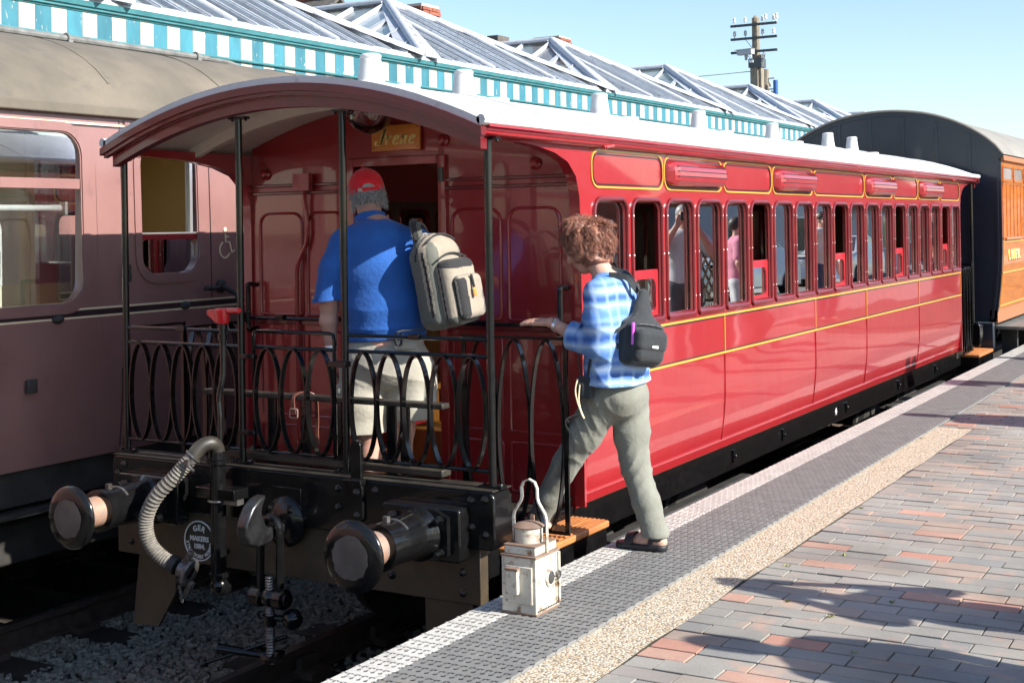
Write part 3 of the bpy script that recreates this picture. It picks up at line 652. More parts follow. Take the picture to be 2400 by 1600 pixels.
def bead(pts, r=.009, closed=True, m='maroon'): MB().tube([(x, yb-.002, z) for x, z in pts], r, 6, closed=closed).build('panel_bead', m, bk)
for (x0, x1) in ((-1.03, -.71), (-.67, -.40), (.345, .655), (.705, 1.02)):
    c = (x0+x1)/2; w = x1-x0
    bead([(c+a, 2.245+b) for a, b in rrect(w, .60, .07, 5, True)])
    bead([(c+a, 1.60+b) for a, b in rrect(w, .50, .015, 2)], .007)
    bead([(c+a, 1.16+b) for a, b in rrect(w, .26, .015, 2)], .007)
for z in (2.655, 2.70):
    for xa, xb in ((-1.08, DX0-.05), (DX1+.05, 1.08)): MB().box((xa, yb-.02, z), (xb, yb-.001, z+.018)).build('bulkhead_rail', 'trim', bk, bevel=.004)
for xa, xb in ((-1.08, DX0-.05), (DX1+.05, 1.08)): MB().box((xa, yb-.012, 1.885), (xb, yb-.001, 1.915)).build('bulkhead_rail', 'trim', bk, bevel=.004)
df = MB().box((DX0-.05, yb-.022, .97), (DX0, yb+.05, DZ+.05)).box((DX1, yb-.022, .97), (DX1+.05, yb+.05, DZ+.05)).box((DX0, yb-.022, DZ), (DX1, yb+.05, DZ+.05)).build('door_frame', 'maroon', bk, bevel=.004)
MB().box((DX1+.01, yb-.03, 2.70), (DX1+.04, yb-.0225, 2.78)).build('door_hinge', 'black', bk)
# conduit and junction box
cx = -.66
mb = MB().box((cx-.07, yb-.06, 2.675), (cx+.05, yb-.023, 2.775)).tube(spline([(cx, yb-.05, 2.70), (cx, yb-.03, 2.6), (cx+.01, yb-.025, 2.45), (cx-.005, yb-.025, 2.36), (cx-.065, yb-.025, 2.24), (cx-.075, yb-.025, 2.1), (cx-.075, yb-.025, 1.6), (cx-.075, yb-.025, .98)], 6), .012, 8)
mb.build('wiring_conduit', 'maroon', bk)
for x in (-.98, .30, .88): MB().lathe([(.035, 0), (.035, .012), (.026, .02), (.018, .034), (0.001, .038)], (x, yb, 2.93 if x == .30 else 2.78), (0, -1, 0), 14).build('bulkhead_boss', 'maroon', bk)
# handrails on bulkhead
for (x0, x1) in ((-1.06, DX0-.08), (DX1+.08, 1.06)):
    mb = MB().cyl((x0, yb-.06, 1.925), (x1, yb-.06, 1.925), .011, n=8)
    for x in (x0+.03, x1-.03): mb.cyl((x, yb, 1.925), (x, yb-.06, 1.925), .009, n=8)
    mb.box((x0+.2, yb-.085, 1.915), (x0+.26, yb-.045, 1.945)); mb.build('bulkhead_handrail', 'black', IR)
# vertical grab handles at the body corners
for s in (1, -1):
    for (za, zb) in ((1.86, 2.12), (1.02, 1.14)):
        MB().tube(spline([(s*1.06, Y0-.01, zb), (s*1.06, Y0-.085, zb+.005), (s*1.06, Y0-.09, zb-.03), (s*1.06, Y0-.09, za+.03), (s*1.06, Y0-.085, za-.005), (s*1.06, Y0-.01, za)], 4), .014, 8).build('grab_handle', 'black', IR)
# name board, lamp
sb = MB().box((-.175, yb-.030, 2.884), (.155, yb-.010, 3.030)).build('name_board', 'sign', IR, bevel=.004)
for x in (-.16, .14):
    for z in (2.90, 3.014): MB().sph((x, yb-.031, z), .004, 6, 4).build('screw', 'black', sb)
def script(parent):
    # calligraphic italic letters drawn with a broad slanted pen
    def letter(strokes, ox, sc, mb):
        for st in strokes:
            P = spline([(a, b, 0) for a, b in st], 6)
            for i in range(len(P)-1):
                def q(p):
                    x = ox+(p.x+.32*p.y)*sc; z = 2.918+p.y*sc; return x, z
                (x0, z0), (x1, z1) = q(P[i]), q(P[i+1]); px, pz = .0075, .0035
                y = yb-.0312
                mb.add([(x0-px, y, z0+pz*.3), (x0+px, y, z0-pz*.3), (x1+px, y, z1-pz*.3), (x1-px, y, z1+pz*.3), (x0-px, y+.0006, z0+pz*.3), (x0+px, y+.0006, z0-pz*.3), (x1+px, y+.0006, z1-pz*.3), (x1-px, y+.0006, z1+pz*.3)], [(0, 1, 2, 3), (7, 6, 5, 4), (0, 4, 5, 1), (2, 6, 7, 3)])
    mb = MB()
    letter([[(.42, 1.06), (.40, .7), (.36, .3), (.25, .02), (.05, -.06), (-.10, .05), (-.10, .22), (.02, .25)], [(.42, 1.06), (.36, .9), (.30, .6), (.32, .3)], [(.44, 1.06), (.46, .7), (.42, .3), (.3, .02)]], -.140, .085, mb)
    letter([[(0, .5), (.12, .62), (.14, .5), (.12, 0)], [(.14, .35), (.28, .6), (.4, .58), (.42, .5)]], -.085, .085, mb)
    e = [[(.05, .28), (.28, .36), (.34, .5), (.24, .62), (.08, .5), (.03, .25), (.1, .04), (.25, .0), (.42, .14)]]
    letter(e, -.030, .085, mb)
    letter([[(0, .5), (.1, .62), (.13, .5), (.10, 0)], [(.12, .35), (.26, .6), (.38, .58), (.40, .4), (.37, .1), (.42, .0), (.52, .12)]], .018, .085, mb)
    letter(e, .080, .085, mb)
    mb.build('name_lettering', 'gold', parent, smooth=0)
script(sb)
gl = MB().sph((-.07, .84, 3.105), .135, 28, 18).build('globe_lamp', 'globe', IR)
MB().lathe([(.16, 0), (.15, .02), (.12, .03)], (-.07, .84, 3.165), (0, 0, -1), 20).build('lamp_collar', 'trim', gl)
MB().cyl((-.07, .84, 3.14), (-.07, .84, 3.06), .008).tube(spline([(-.07, .84, 3.06), (-.04, .84, 3.05), (0, .82, 3.06), (.01, .8, 3.10), (-.02, .78, 3.14)], 5), .006).build('gas_burner', 'copper', gl)
# red hand-lamp bracket on the cornice side
for y in (1.22, 9.6):
    MB().cyl((SX, y, 2.868), (SX+.05, y, 2.858), .012, n=8).obox((SX+.04, y+.05, 2.868), (.03, .10, .018), Matrix.Rotation(.12, 3, 'X')).build('lamp_bracket', 'red', IR, bevel=.003)
MB().box((-.62, 9.95, .98), (.62, 9.99, 3.06)).build('dark_end_panel', 'wood_dark', IR)  # dark sheet added at the far end so the doorway reads as shaded
# interior benches, lining, far details
for s in (-1, 1):
    for k in range(7):
        y0 = 1.25+k*1.27
        sb_ = MB().box((s*.62, y0, 1.36), (s*1.09, y0+1.15, 1.40)).box((s*1.03, y0, 1.40), (s*1.085, y0+1.15, 1.82)).build('bench_seat', 'wood_int', IR, bevel=.01)
        for q in (.05, 1.03): MB().box((s*.64, y0+q, .971), (s*.70, y0+q+.07, 1.359)).build('bench_leg', 'wood_int', sb_)
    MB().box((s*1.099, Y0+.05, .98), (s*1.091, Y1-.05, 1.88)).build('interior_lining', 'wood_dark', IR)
MB().box((-.42, 1.12, .971), (-.30, 1.22, 1.62)).build('fire_extinguisher', 'redpaint', IR, bevel=.03)
MB().box((.12, 1.30, .971), (.60, 1.75, 1.32)).build('wooden_locker', 'wood_int', IR, bevel=.008)
MB().box((-.30, 1.45, .971), (-.02, 1.75, 1.25)).build('wooden_locker', 'wood_int', IR, bevel=.008)
# ---------------------------------------------------------------- carriage end: beam, buffers, coupling, railings
HZ = 1.245
pro = [(-1.212, 1.01), (-1.19, .978), (1.19, .978), (1.212, 1.01), (1.212, 1.215), (1.19, HZ), (-1.19, HZ), (-1.212, 1.215)]
hb = MB().prism(pro, (0, 0, 0), (1, 0, 0), (0, 0, 1), (0, .16, 0)).build('end_beam', 'black', IR, bevel=.008)
MB().box((-1.205, .0, HZ+.0005), (1.205, .165, HZ+.006)).build('beam_top_plate', 'black_dull', hb)
MB().prism(pro, (0, 10.78, 0), (1, 0, 0), (0, 0, 1), (0, .16, 0)).build('end_beam', 'black', IR, bevel=.008)
lb = MB().prism([(-1.205, .715), (1.115, .715), (1.115, .976), (-1.205, .976)], (0, .03, 0), (1, 0, 0), (0, 0, 1), (0, .07, 0)).build('lower_fender_board', 'plate', IR, bevel=.004)
for s in (-1, 1):
    gp = [(-1.062, .714), (-.797, .714), (-.80, .535), (-.928, .342), (-1.112, .336)]
    MB().prism([(s*-x if s < 0 else -x, z) for x, z in gp] if False else [((x if s < 0 else -x), z) for x, z in gp], (0, .045, 0), (1, 0, 0), (0, 0, 1), (0, .018, 0)).build('guard_iron', 'plate', IR, smooth=0)
bolt_me = MB().lathe([(.019, 0), (.019, .006), (.014, .008), (.013, .016), (.006, .020), (.001, .021)], (0, 0, 0), (0, -1, 0), 10).mesh('bolt', 'black')
for x, z in [(-1.12, 1.20), (-.46, 1.18), (-.46, 1.02), (.33, 1.19), (.33, 1.10), (.55, 1.20), (1.09, 1.20), (1.09, 1.08), (1.165, 1.21), (1.165, 1.05), (-1.165, 1.15)]: inst('bolt', bolt_me, hb, (x, 0, z))
for x, z in [(-1.10, .78), (.62, .80), (1.02, .86), (1.02, .765), (-.42, .80), (.28, .84), (-.74, .92)]: inst('bolt', bolt_me, lb, (x, .03, z))
# plate on the beam with hinge strap
MB().box((-.08, -.006, 1.10), (.10, 0, 1.17)).build('beam_patch_plate', 'black', hb, bevel=.002)
MB().prism([(a, b) for a, b in rrect(.062, .20, .028, 4)], (.455, -.028, 1.335), (1, 0, 0), (0, 0, 1), (0, .022, 0)).prism([(a, b) for a, b in rrect(.062, .19, .028, 4)], (.455, -.020, 1.135), (1, 0, 0), (0, 0, 1), (0, .0195, 0)).box((.395, -.05, 1.225), (.50, -.004, 1.25)).build('gangway_hinge', 'black', hb, bevel=.003)
for z in (1.185, 1.075): inst('bolt', bolt_me, hb, (.455, -.02, z))
# buffers
for s in (-1, 1):
    bx = s*.8636; bz = 1.05
    bf = MB().prism([(a, b) for a, b in rrect(.43, .245, .02, 3)], (bx, -.085, bz), (1, 0, 0), (0, 0, 1), (0, .085, 0)).build('buffer', 'black', IR, bevel=.008)
    hexa = [(-.165, -.085), (-.10, -.115), (.10, -.115), (.165, -.085), (.165, .085), (.10, .115), (-.10, .115), (-.165, .085)]
    mb = MB().prism(hexa, (bx, -.112, bz), (1, 0, 0), (0, 0, 1), (0, .0265, 0)).lathe([(.128, .112), (.108, .14), (.104, .20), (.100, .30), (.100, .385), (.107, .39), (.107, .425), (.085, .43)], (bx, 0, bz), (0, -1, 0), 28)
    mb.build('buffer_casing', 'black', bf, smooth=40)
    MB().tube([(bx+.101*math.cos(a), -.295, bz+.101*math.sin(a)) for a in [math.radians(t) for t in range(40, 141, 10)]], .006, 6).box((bx-.012, -.36, bz+.095), (bx+.012, -.335, bz+.125)).build('buffer_strap', 'steel', bf)
    MB().lathe([(.079, .40), (.076, .45), (.076, .56), (.10, .585)], (bx, 0, bz), (0, -1, 0), 24, caps=False).build('buffer_plunger', 'copper', bf)
    hd = MB().lathe([(.08, .555), (.13, .572), (.156, .582), (.158, .590), (.150, .600), (.118, .609), (.06, .615), (.001, .617)], (bx, 0, bz), (0, -1, 0), 36).build('buffer_head', 'black', bf, smooth=60)
    rg = random.Random(20+s); gpts = [(.096*(1+rg.uniform(-.05, .05)), t) for t in range(0, 360, 12)]
    MB().add([(bx, -.6195, bz)]+[(bx+r*math.cos(math.radians(t)), -.6155+.0*r, bz+r*math.sin(math.radians(t))) for r, t in gpts], [(0, 1+i, 1+(i+1) % len(gpts)) for i in range(len(gpts))]).build('buffer_grease', 'grease', hd)
    for a, b in ((-.13, .075), (.13, .075), (-.13, -.075), (.13, -.075)):
        MB().lathe([(.022, 0), (.022, .018), (.015, .02), (.015, .042), (.010, .046)], (bx+a, -.112, bz+b), (0, -1, 0), 6).build('buffer_bolt', 'black', bf, smooth=0)
# draw hook and screw coupling
hk = [(.0, .985), (-.10, .985), (-.16, .985), (-.185, 1.0), (-.20, 1.03), (-.215, 1.07), (-.20, 1.11), (-.178, 1.147), (-.235, 1.135), (-.285, 1.10), (-.325, 1.04), (-.33, .98), (-.305, .93), (-.25, .905), (-.18, .905), (-.10, .935), (.0, .94)]
MB().prism([(.02+y*0+y, z+.02) for y, z in hk], (.0-.035, -.02, -.0), (0, 1, 0), (0, 0, 1), (.07, 0, 0)).build('draw_hook', 'hook', IR, bevel=.012)
dp = MB().lathe([(.125, 0), (.125, .02), (.11, .03), (.05, .05)], (0, 0, 1.0), (0, -1, 0), 28).build('drawbar_plate', 'black', IR)
for a in (45, 135, 225, 315): inst('bolt', bolt_me, dp, (.09*math.cos(math.radians(a)), -.022, 1.0+.09*math.sin(math.radians(a))))
cp = MB().tube(spline([(-.062, -.13, .66), (-.062, -.125, .80), (-.06, -.12, .96), (-.045, -.12, 1.02), (0, -.12, 1.043), (.045, -.12, 1.02), (.06, -.12, .96), (.062, -.125, .80), (.062, -.13, .66)], 5), .021, 10).build('screw_coupling', 'black', IR)
MB().cyl((-.115, -.13, .655), (.115, -.13, .655), .034, n=14).cyl((-.095, -.13, .655), (-.045, -.13, .655), .05, n=18).cyl((.045, -.13, .655), (.095, -.13, .655), .05, n=18).sph((0, -.13, .655), .048).build('trunnion', 'black', cp)
pth = [(0, -.13, .76-i*.42/60) for i in range(61)]; MB().tube(pth, [.021+.003*(i % 2) for i in range(61)], 10).build('coupling_screw', 'steel', cp, smooth=0)
MB().cyl((0, -.13, .52), (0, -.13, .57), .032).sph((.115, -.10, .555), .052).cyl((.0, -.13, .555), (.1, -.1, .555), .016).build('coupling_ball_weight', 'black', cp)
MB().tube(spline([(-.06, -.13, .40), (-.05, -.13, .37), (0, -.13, .355), (.05, -.13, .37), (.06, -.13, .40)], 5), .026, 10).cyl((-.03, -.13, .365), (-.26, -.22, .395), .018, .026).cyl((.06, -.08, .46), (-.30, -.26, .33), .011).cyl((-.30, -.26, .33), (-.315, -.268, .324), .022).build('coupling_handle', 'black', cp)
# vacuum brake pipe and hose
vp = MB().cyl((-.375, -.08, .67), (-.375, -.08, 1.275), .040, n=18).cyl((-.375, -.08, 1.272), (-.375, -.08, 1.285), .056, n=18).cyl((-.375, -.08, 1.295), (-.375, -.08, 1.305), .056, n=18).cyl((-.375, -.08, 1.285), (-.375, -.08, 1.335), .046, n=18).cyl((-.375, -.08, .70), (-.375, -.08, .72), .050, n=18).sph((-.375, -.08, .655), .050).cyl((-.375, -.08, .64), (-.375, .12, .64), .040).build('vacuum_pipe', 'black', IR)
MB().box((-.50, -.11, 1.095), (-.24, -.002, 1.15)).build('pipe_bracket', 'black', vp, bevel=.004)
MB().tube([(-.375+.047*math.cos(a), -.08+.047*math.sin(a), 1.085) for a in [2*PI*i/20 for i in range(20)]], .006, 6, closed=True).box((-.335, -.09, 1.07), (-.24, -.04, 1.10)).build('pipe_clip', 'steel', vp)
MB().tube(spline([(-.375, -.08, 1.32), (-.375, -.088, 1.355), (-.382, -.12, 1.378), (-.402, -.158, 1.370), (-.422, -.19, 1.335), (-.432, -.203, 1.305)], 5), .038, 16).build('swan_neck', 'black_dull', vp)
hp = spline([(-.425, -.193, 1.328), (-.455, -.222, 1.285), (-.505, -.25, 1.222), (-.595, -.28, 1.13), (-.66, -.285, 1.03), (-.675, -.28, .945), (-.655, -.265, .865), (-.595, -.245, .805), (-.52, -.23, .772)], 16)
rr = []; 
for i in range(len(hp)):
    t = i/(len(hp)-1); ph = i % 3
    rr.append(.037 if t < .09 else (.039 if t > .93 else (.039 if ph == 0 else .0352)))
hs = MB().tube(hp, rr, 16).build('vacuum_hose', 'hose', IR, smooth=25)
MB().tube(hp[2:6], .046, 16).box((-.425, -.265, 1.29), (-.40, -.20, 1.315)).cyl((-.43, -.255, 1.30), (-.375, -.25, 1.26), .008).build('hose_clamp', 'steel', hs)
MB().tube([hp[-1]-(hp[-1]-hp[-9])*.9, hp[-1]+(hp[-1]-hp[-2])*1.5], .046, 16).build('hose_end_band', 'rubber', hs)
d = (hp[-1]-hp[-6]).normalized(); e = hp[-1]+d*.02
MB().cyl(e, e+d*.05, .038).lathe([(.066, 0), (.072, .01), (.066, .022), (.03, .022)], e+d*.05, d, 20, caps=False).obox(e+d*.06+Vector((0, 0, .075)), (.03, .03, .07), Matrix.Rotation(.5, 3, 'Y')).obox(e+d*.06-Vector((0, 0, .075)), (.03, .03, .07), Matrix.Rotation(.5, 3, 'Y')).build('hose_coupling_head', 'steel', hs, bevel=.004)
cm = MB(); c0 = Vector((-.50, -.25, .74))
for i in range(13):
    t = i/12; p = c0+Vector((.03*math.sin(PI*t)+.012*t, 0, -.13*math.sin(PI*t)-.0*t)); a = PI/2*(i % 2)
    cm.tube([p+Vector((.007*math.cos(q)*math.cos(a), .007*math.cos(q)*math.sin(a), .0115*math.sin(q))) for q in [2*PI*k/8 for k in range(8)]], .0026, 5, closed=True)
cm.build('hose_chain', 'steel', hs)
# maker's roundel
ro = MB().lathe([(.108, 0), (.108, .006)], (-.605, .03, .835), (0, -1, 0), 36).build('maker_roundel', 'black_dull', IR)
MB().tube([(-.605+.102*math.cos(a), .0232, .835+.102*math.sin(a)) for a in [2*PI*i/40 for i in range(40)]], .0042, 6, closed=True).build('roundel_ring', 'white', ro)
U, V_ = (1, 0, 0), (0, 0, 1)
for i, ch in enumerate('GER'):
    a = math.radians(115-i*25-0); text_obj('roundel_lettering', ch, 'white', ro, (-.605+.066*math.cos(a), .0232, .835+.066*math.sin(a)), .040, (math.sin(a), 0, -math.cos(a)), (math.cos(a), 0, math.sin(a)), .001, bold=.0012)
text_obj('roundel_lettering', 'MAKERS', 'white', ro, (-.605, .0232, .845), .036, U, V_, .001, bold=.0012)
text_obj('roundel_lettering', '1884.', 'white', ro, (-.605, .0232, .805), .036, U, V_, .001, bold=.0012)
wd = 'STRATFORD WORKS'
for i, ch in enumerate(wd):
    if ch == ' ': continue
    a = math.radians(188+(352-188)*i/(len(wd)-1)); text_obj('roundel_lettering', ch, 'white', ro, (-.605+.083*math.cos(a), .0232, .835+.083*math.sin(a)), .026, (-math.sin(a), 0, math.cos(a)), (-math.cos(a), 0, -math.sin(a)), .001, bold=.001)
# handbrake / valve column with red handle
bc = MB().tube(spline([(-.375, -.06, 1.35), (-.375, -.055, 1.50), (-.385, -.05, 1.60), (-.37, -.045, 1.68), (-.365, -.04, 1.75), (-.365, -.04, 1.99)], 6), [.014]*12+[.016]*14+[.017]*5, 10).cyl((-.365, -.04, 1.89), (-.365, -.04, 1.925), .026).cyl((-.365, -.04, 1.94), (-.365, -.04, 1.985), .024).build('brake_column', 'black', IR)
MB().lathe([(.030, 0), (.034, .01), (.042, .075), (.030, .08)], (-.365, -.04, 1.975), (0, 0, 1), 14).prism([(-.095, .045), (-.095, .068), (-.03, .078), (-.03, .0)], (-.365, -.055, 1.975), (1, 0, 0), (0, 0, 1), (0, .03, 0)).cyl((-.335, -.04, 2.04), (-.24, -.055, 2.045), .016, .014).build('brake_handle', 'redpaint', bc, bevel=.003)
# posts
PX = (-1.17, -.345, .325, 1.16); py = .075
for e in (0, 1):
    yy = py if e == 0 else 10.66
    for x in PX:
        zt = rz(x)-.150 if abs(x) < 1 else 2.858
        po = MB().cyl((x, yy, HZ+.006), (x, yy, zt), .0185, n=14).build('canopy_post', 'black', IR)
        MB().box((x-.06, yy-.028, HZ+.006), (x+.06, yy+.028, HZ+.018)).sph((x-.045, yy, HZ+.02), .010, 6, 4).sph((x+.045, yy, HZ+.02), .010, 6, 4).build('post_foot', 'black', po)
        MB().box((x-.05, yy-.025, zt-.012), (x+.06, yy+.02, zt)).sph((x-.04, yy, zt-.016), .008, 6, 4).sph((x+.05, yy, zt-.016), .008, 6, 4).build('post_flange', 'black', po)
# railings: flat-iron ovals between rails
def ovals(mb, n, a, b, z0, z1, y, along='x', off=0):
    p = (b-a)/n
    for i in range(n):
        c = a+p*(i+.5); R = p/2-.0015; pts = []
        for k in range(32):
            t = 2*PI*k/32; u = c+R*math.cos(t)*(1-.06*math.sin(t)**2); z = (z0+z1)/2+(z1-z0)/2*math.sin(t)
            pts.append((u, y, z) if along == 'x' else (y, u, z))
        mb.strip(pts, (0, 1, 0) if along == 'x' else (1, 0, 0), .032, .008, closed=True)
for e in (0, 1):
    yy = py if e == 0 else 10.66
    for (a, b, n) in ((-1.15, -.365, 5), (.345, 1.14, 5)):
        o = MB().cyl((a-.01, yy, 1.85), (b+.01, yy, 1.85), .010, n=8).build('end_railing', 'black', IR)
        for z in (1.928, 1.325): MB().cyl((a-.01, yy, z), (b+.01, yy, z), .010, n=8).build('rail_bar', 'black', o)
        m2 = MB(); ovals(m2, n, a+.01, b-.01, 1.326, 1.846, yy); m2.build('railing_ovals', 'black', o)
        MB().box(((a+b)/2-.03, yy-.02, 1.918), ((a+b)/2+.03, yy+.015, 1.945)).build('railing_latch', 'black', o, bevel=.003)
    g = MB().tube([(x, yy, z) for x, z in [(-.262+.0, 1.325)]+[(-.262, 1.90), (-.255, 1.925), (-.235, 1.932)]+[(.23, 1.932), (.25, 1.925), (.257, 1.90)]+[(.257, 1.335), (.25, 1.325)]], .0095, 8, closed=True).cyl((-.262, yy, 1.852), (.257, yy, 1.852), .010, n=8).build('end_gate', 'black', IR)
    m2 = MB(); ovals(m2, 3, -.255, .250, 1.329, 1.848, yy); m2.build('railing_ovals', 'black', g)
    for zz in (1.79, 1.40): MB().box((-.355, yy-.018, zz), (-.25, yy+.018, zz+.025)).build('gate_hinge', 'black', g, bevel=.003)
    MB().box((.235, yy-.03, 1.77), (.345, yy+.02, 1.80)).build('gate_latch', 'black', g, bevel=.003)
# side gates: left one shut, right one swung open across the platform
def sgate(along, a, b, fix, name, lab):
    P = (lambda u, z: (u, fix, z)) if along == 'x' else (lambda u, z: (fix, u, z))
    mb = MB()
    for u in (a, b): mb.bar(P(u, .945), P(u, 1.905), .024, .012, upv=(0, 1, 0) if along == 'x' else (1, 0, 0))
    mb.bar(P(a, 1.897), P(b, 1.897), .022, .014); mb.bar(P(a, .952), P(b, .952), .022, .012)
    o = mb.build(name, 'black', IR); m2 = MB(); n = 3; ovals(m2, n, a+.012, b-.012, .958, 1.888, fix, along); m2.build('railing_ovals', 'black', o)
    MB().box(*[[min(p, q) for p, q in zip(P(b-.02, 1.895), P(b+.06, 1.935))], [max(p, q)+.018 for p, q in zip(P(b-.02, 1.895), P(b+.06, 1.935))]]).build('gate_latch', 'black', o, bevel=.002)
    tag(o, lab); return o
sgate('y', .50, .965, -1.15, 'side_gate', 'left side gate, shut')
sgate('x', .70, 1.285, .565, 'side_gate', 'right side gate, swung open over the step')
sgate('y', 10.2, 10.62, 1.15, 'side_gate', None)
for s in (-1, 1): MB().bar((s*1.16, .09, 1.925), (s*1.155, .50, 1.925), .022, .014).bar((s*1.155, .49, .97), (s*1.155, .49, 1.93), .022, .022, upv=(0, 1, 0)).build('side_rail', 'black', IR) if s < 0 else None
# folded gangway frame behind the railings
gf = MB().box((-.66, .12, 1.585), (.86, .185, 1.613)).build('gangway_frame', 'black_dull', IR, bevel=.006)
MB().box((-.50, .12, 1.262), (.855, .20, 1.30)).build('gangway_foot_bar', 'black_dull', gf, bevel=.008)
for x in (-.60, -.20, .02, .22, .55, .63): MB().box((x-.026, .135, .98), (x+.026, .148, 1.584)).build('gangway_upright', 'black', gf)
# steps
for (y0, y1) in ((.26, 1.02), (10.35, 11.15)):
    for s in (-1, 1):
        so = MB().box((s*.93, y0, .895), (s*1.285, y1, .93)).build('step_board', 'step', IR, bevel=.008)
        g_ = MB()
        for k in range(13): g_.box((s*(.945+k*.0255), y0+.012, .9302), (s*(.957+k*.0255), y1-.012, .9345))
        tag(g_.build('tread_ribs', 'step', so), kind='stuff')
        MB().box((s*1.0, y0+.02, .80), (s*1.272, y1-.01, .893)).build('step_bearer', 'black', so)
        for q in (y0+.05, y1-.15): MB().box((s*1.02, q, .50), (s*1.20, q+.07, .799)).build('step_bracket', 'black', so)
MB().box((1.03, .42, .9305), (1.27, .50, .936)).build('step_marker_strip', 'black_dull', IR)
# leather strap hung over the frame
ls = MB().strip(spline([(-.03, .11, 1.52), (-.035, .112, 1.60), (.0, .15, 1.625), (.04, .19, 1.60), (.045, .20, 1.50), (.05, .19, 1.42), (.07, .17, 1.36)], 5), (1, 0, 0), .018, .005).build('leather_strap', 'leather')
tag(ls, 'brown leather strap with brass buckle hung over the black bar behind the railings', 'strap')
MB().tube([(-.03+a, .105, 1.52+b) for a, b in rrect(.05, .045, .008, 3)], .0035, 6, closed=True).build('buckle', 'copper', ls)
# ---------------------------------------------------------------- maroon coach on the next track
MK = thing('maroon_coach', (-3.42, 4, 0), 'faded maroon railway coach with cream-and-black waist lining on the far track', 'coach')
MC = -3.42
def mx(z):     # half width of the curved side
    t = (z-2.05)
    return 1.40-.028*(t/1.15)**2 if t > 0 else 1.40-.055*(t/.95)**2
MA, MBY = -9.0, 13.2
arc = []
for i in range(29):
    t = -1+2*i/28; a = abs(t)
    arc.append((MC+1.405*t, 3.225+.565*(1-a**2.6)**.72))
mb = MB(); n = len(arc); ys = [MA+(MBY-MA)*j/30 for j in range(31)]; rq = random.Random(6)
vs = [(x, y, z+rq.uniform(-.002, .002)) for y in ys for x, z in arc]
mb.add(vs, [(j*n+i, j*n+i+1, (j+1)*n+i+1, (j+1)*n+i) for j in range(30) for i in range(n-1)])
for y in (MA, MBY): mb.add([(x, y, z) for x, z in arc], [tuple(range(n))])
mr = mb.build('roof', 'mk_roof', MK, smooth=60)
# roof seams
for y in (-3.2, -1.6, -.25, .85, 1.95, 3.3, 4.6, 6.2):
    MB().strip([(x, y, z+.001) for x, z in arc[1:-1]], (0, 1, 0), .012, .006).build('roof_seam', 'mk_roof', mr)
for s in (-1, 1): MB().box((MC+s*1.385, MA, 3.165), (MC+s*1.425, MBY, 3.235)).build('rain_gutter', 'mk_roof', mr, bevel=.01)
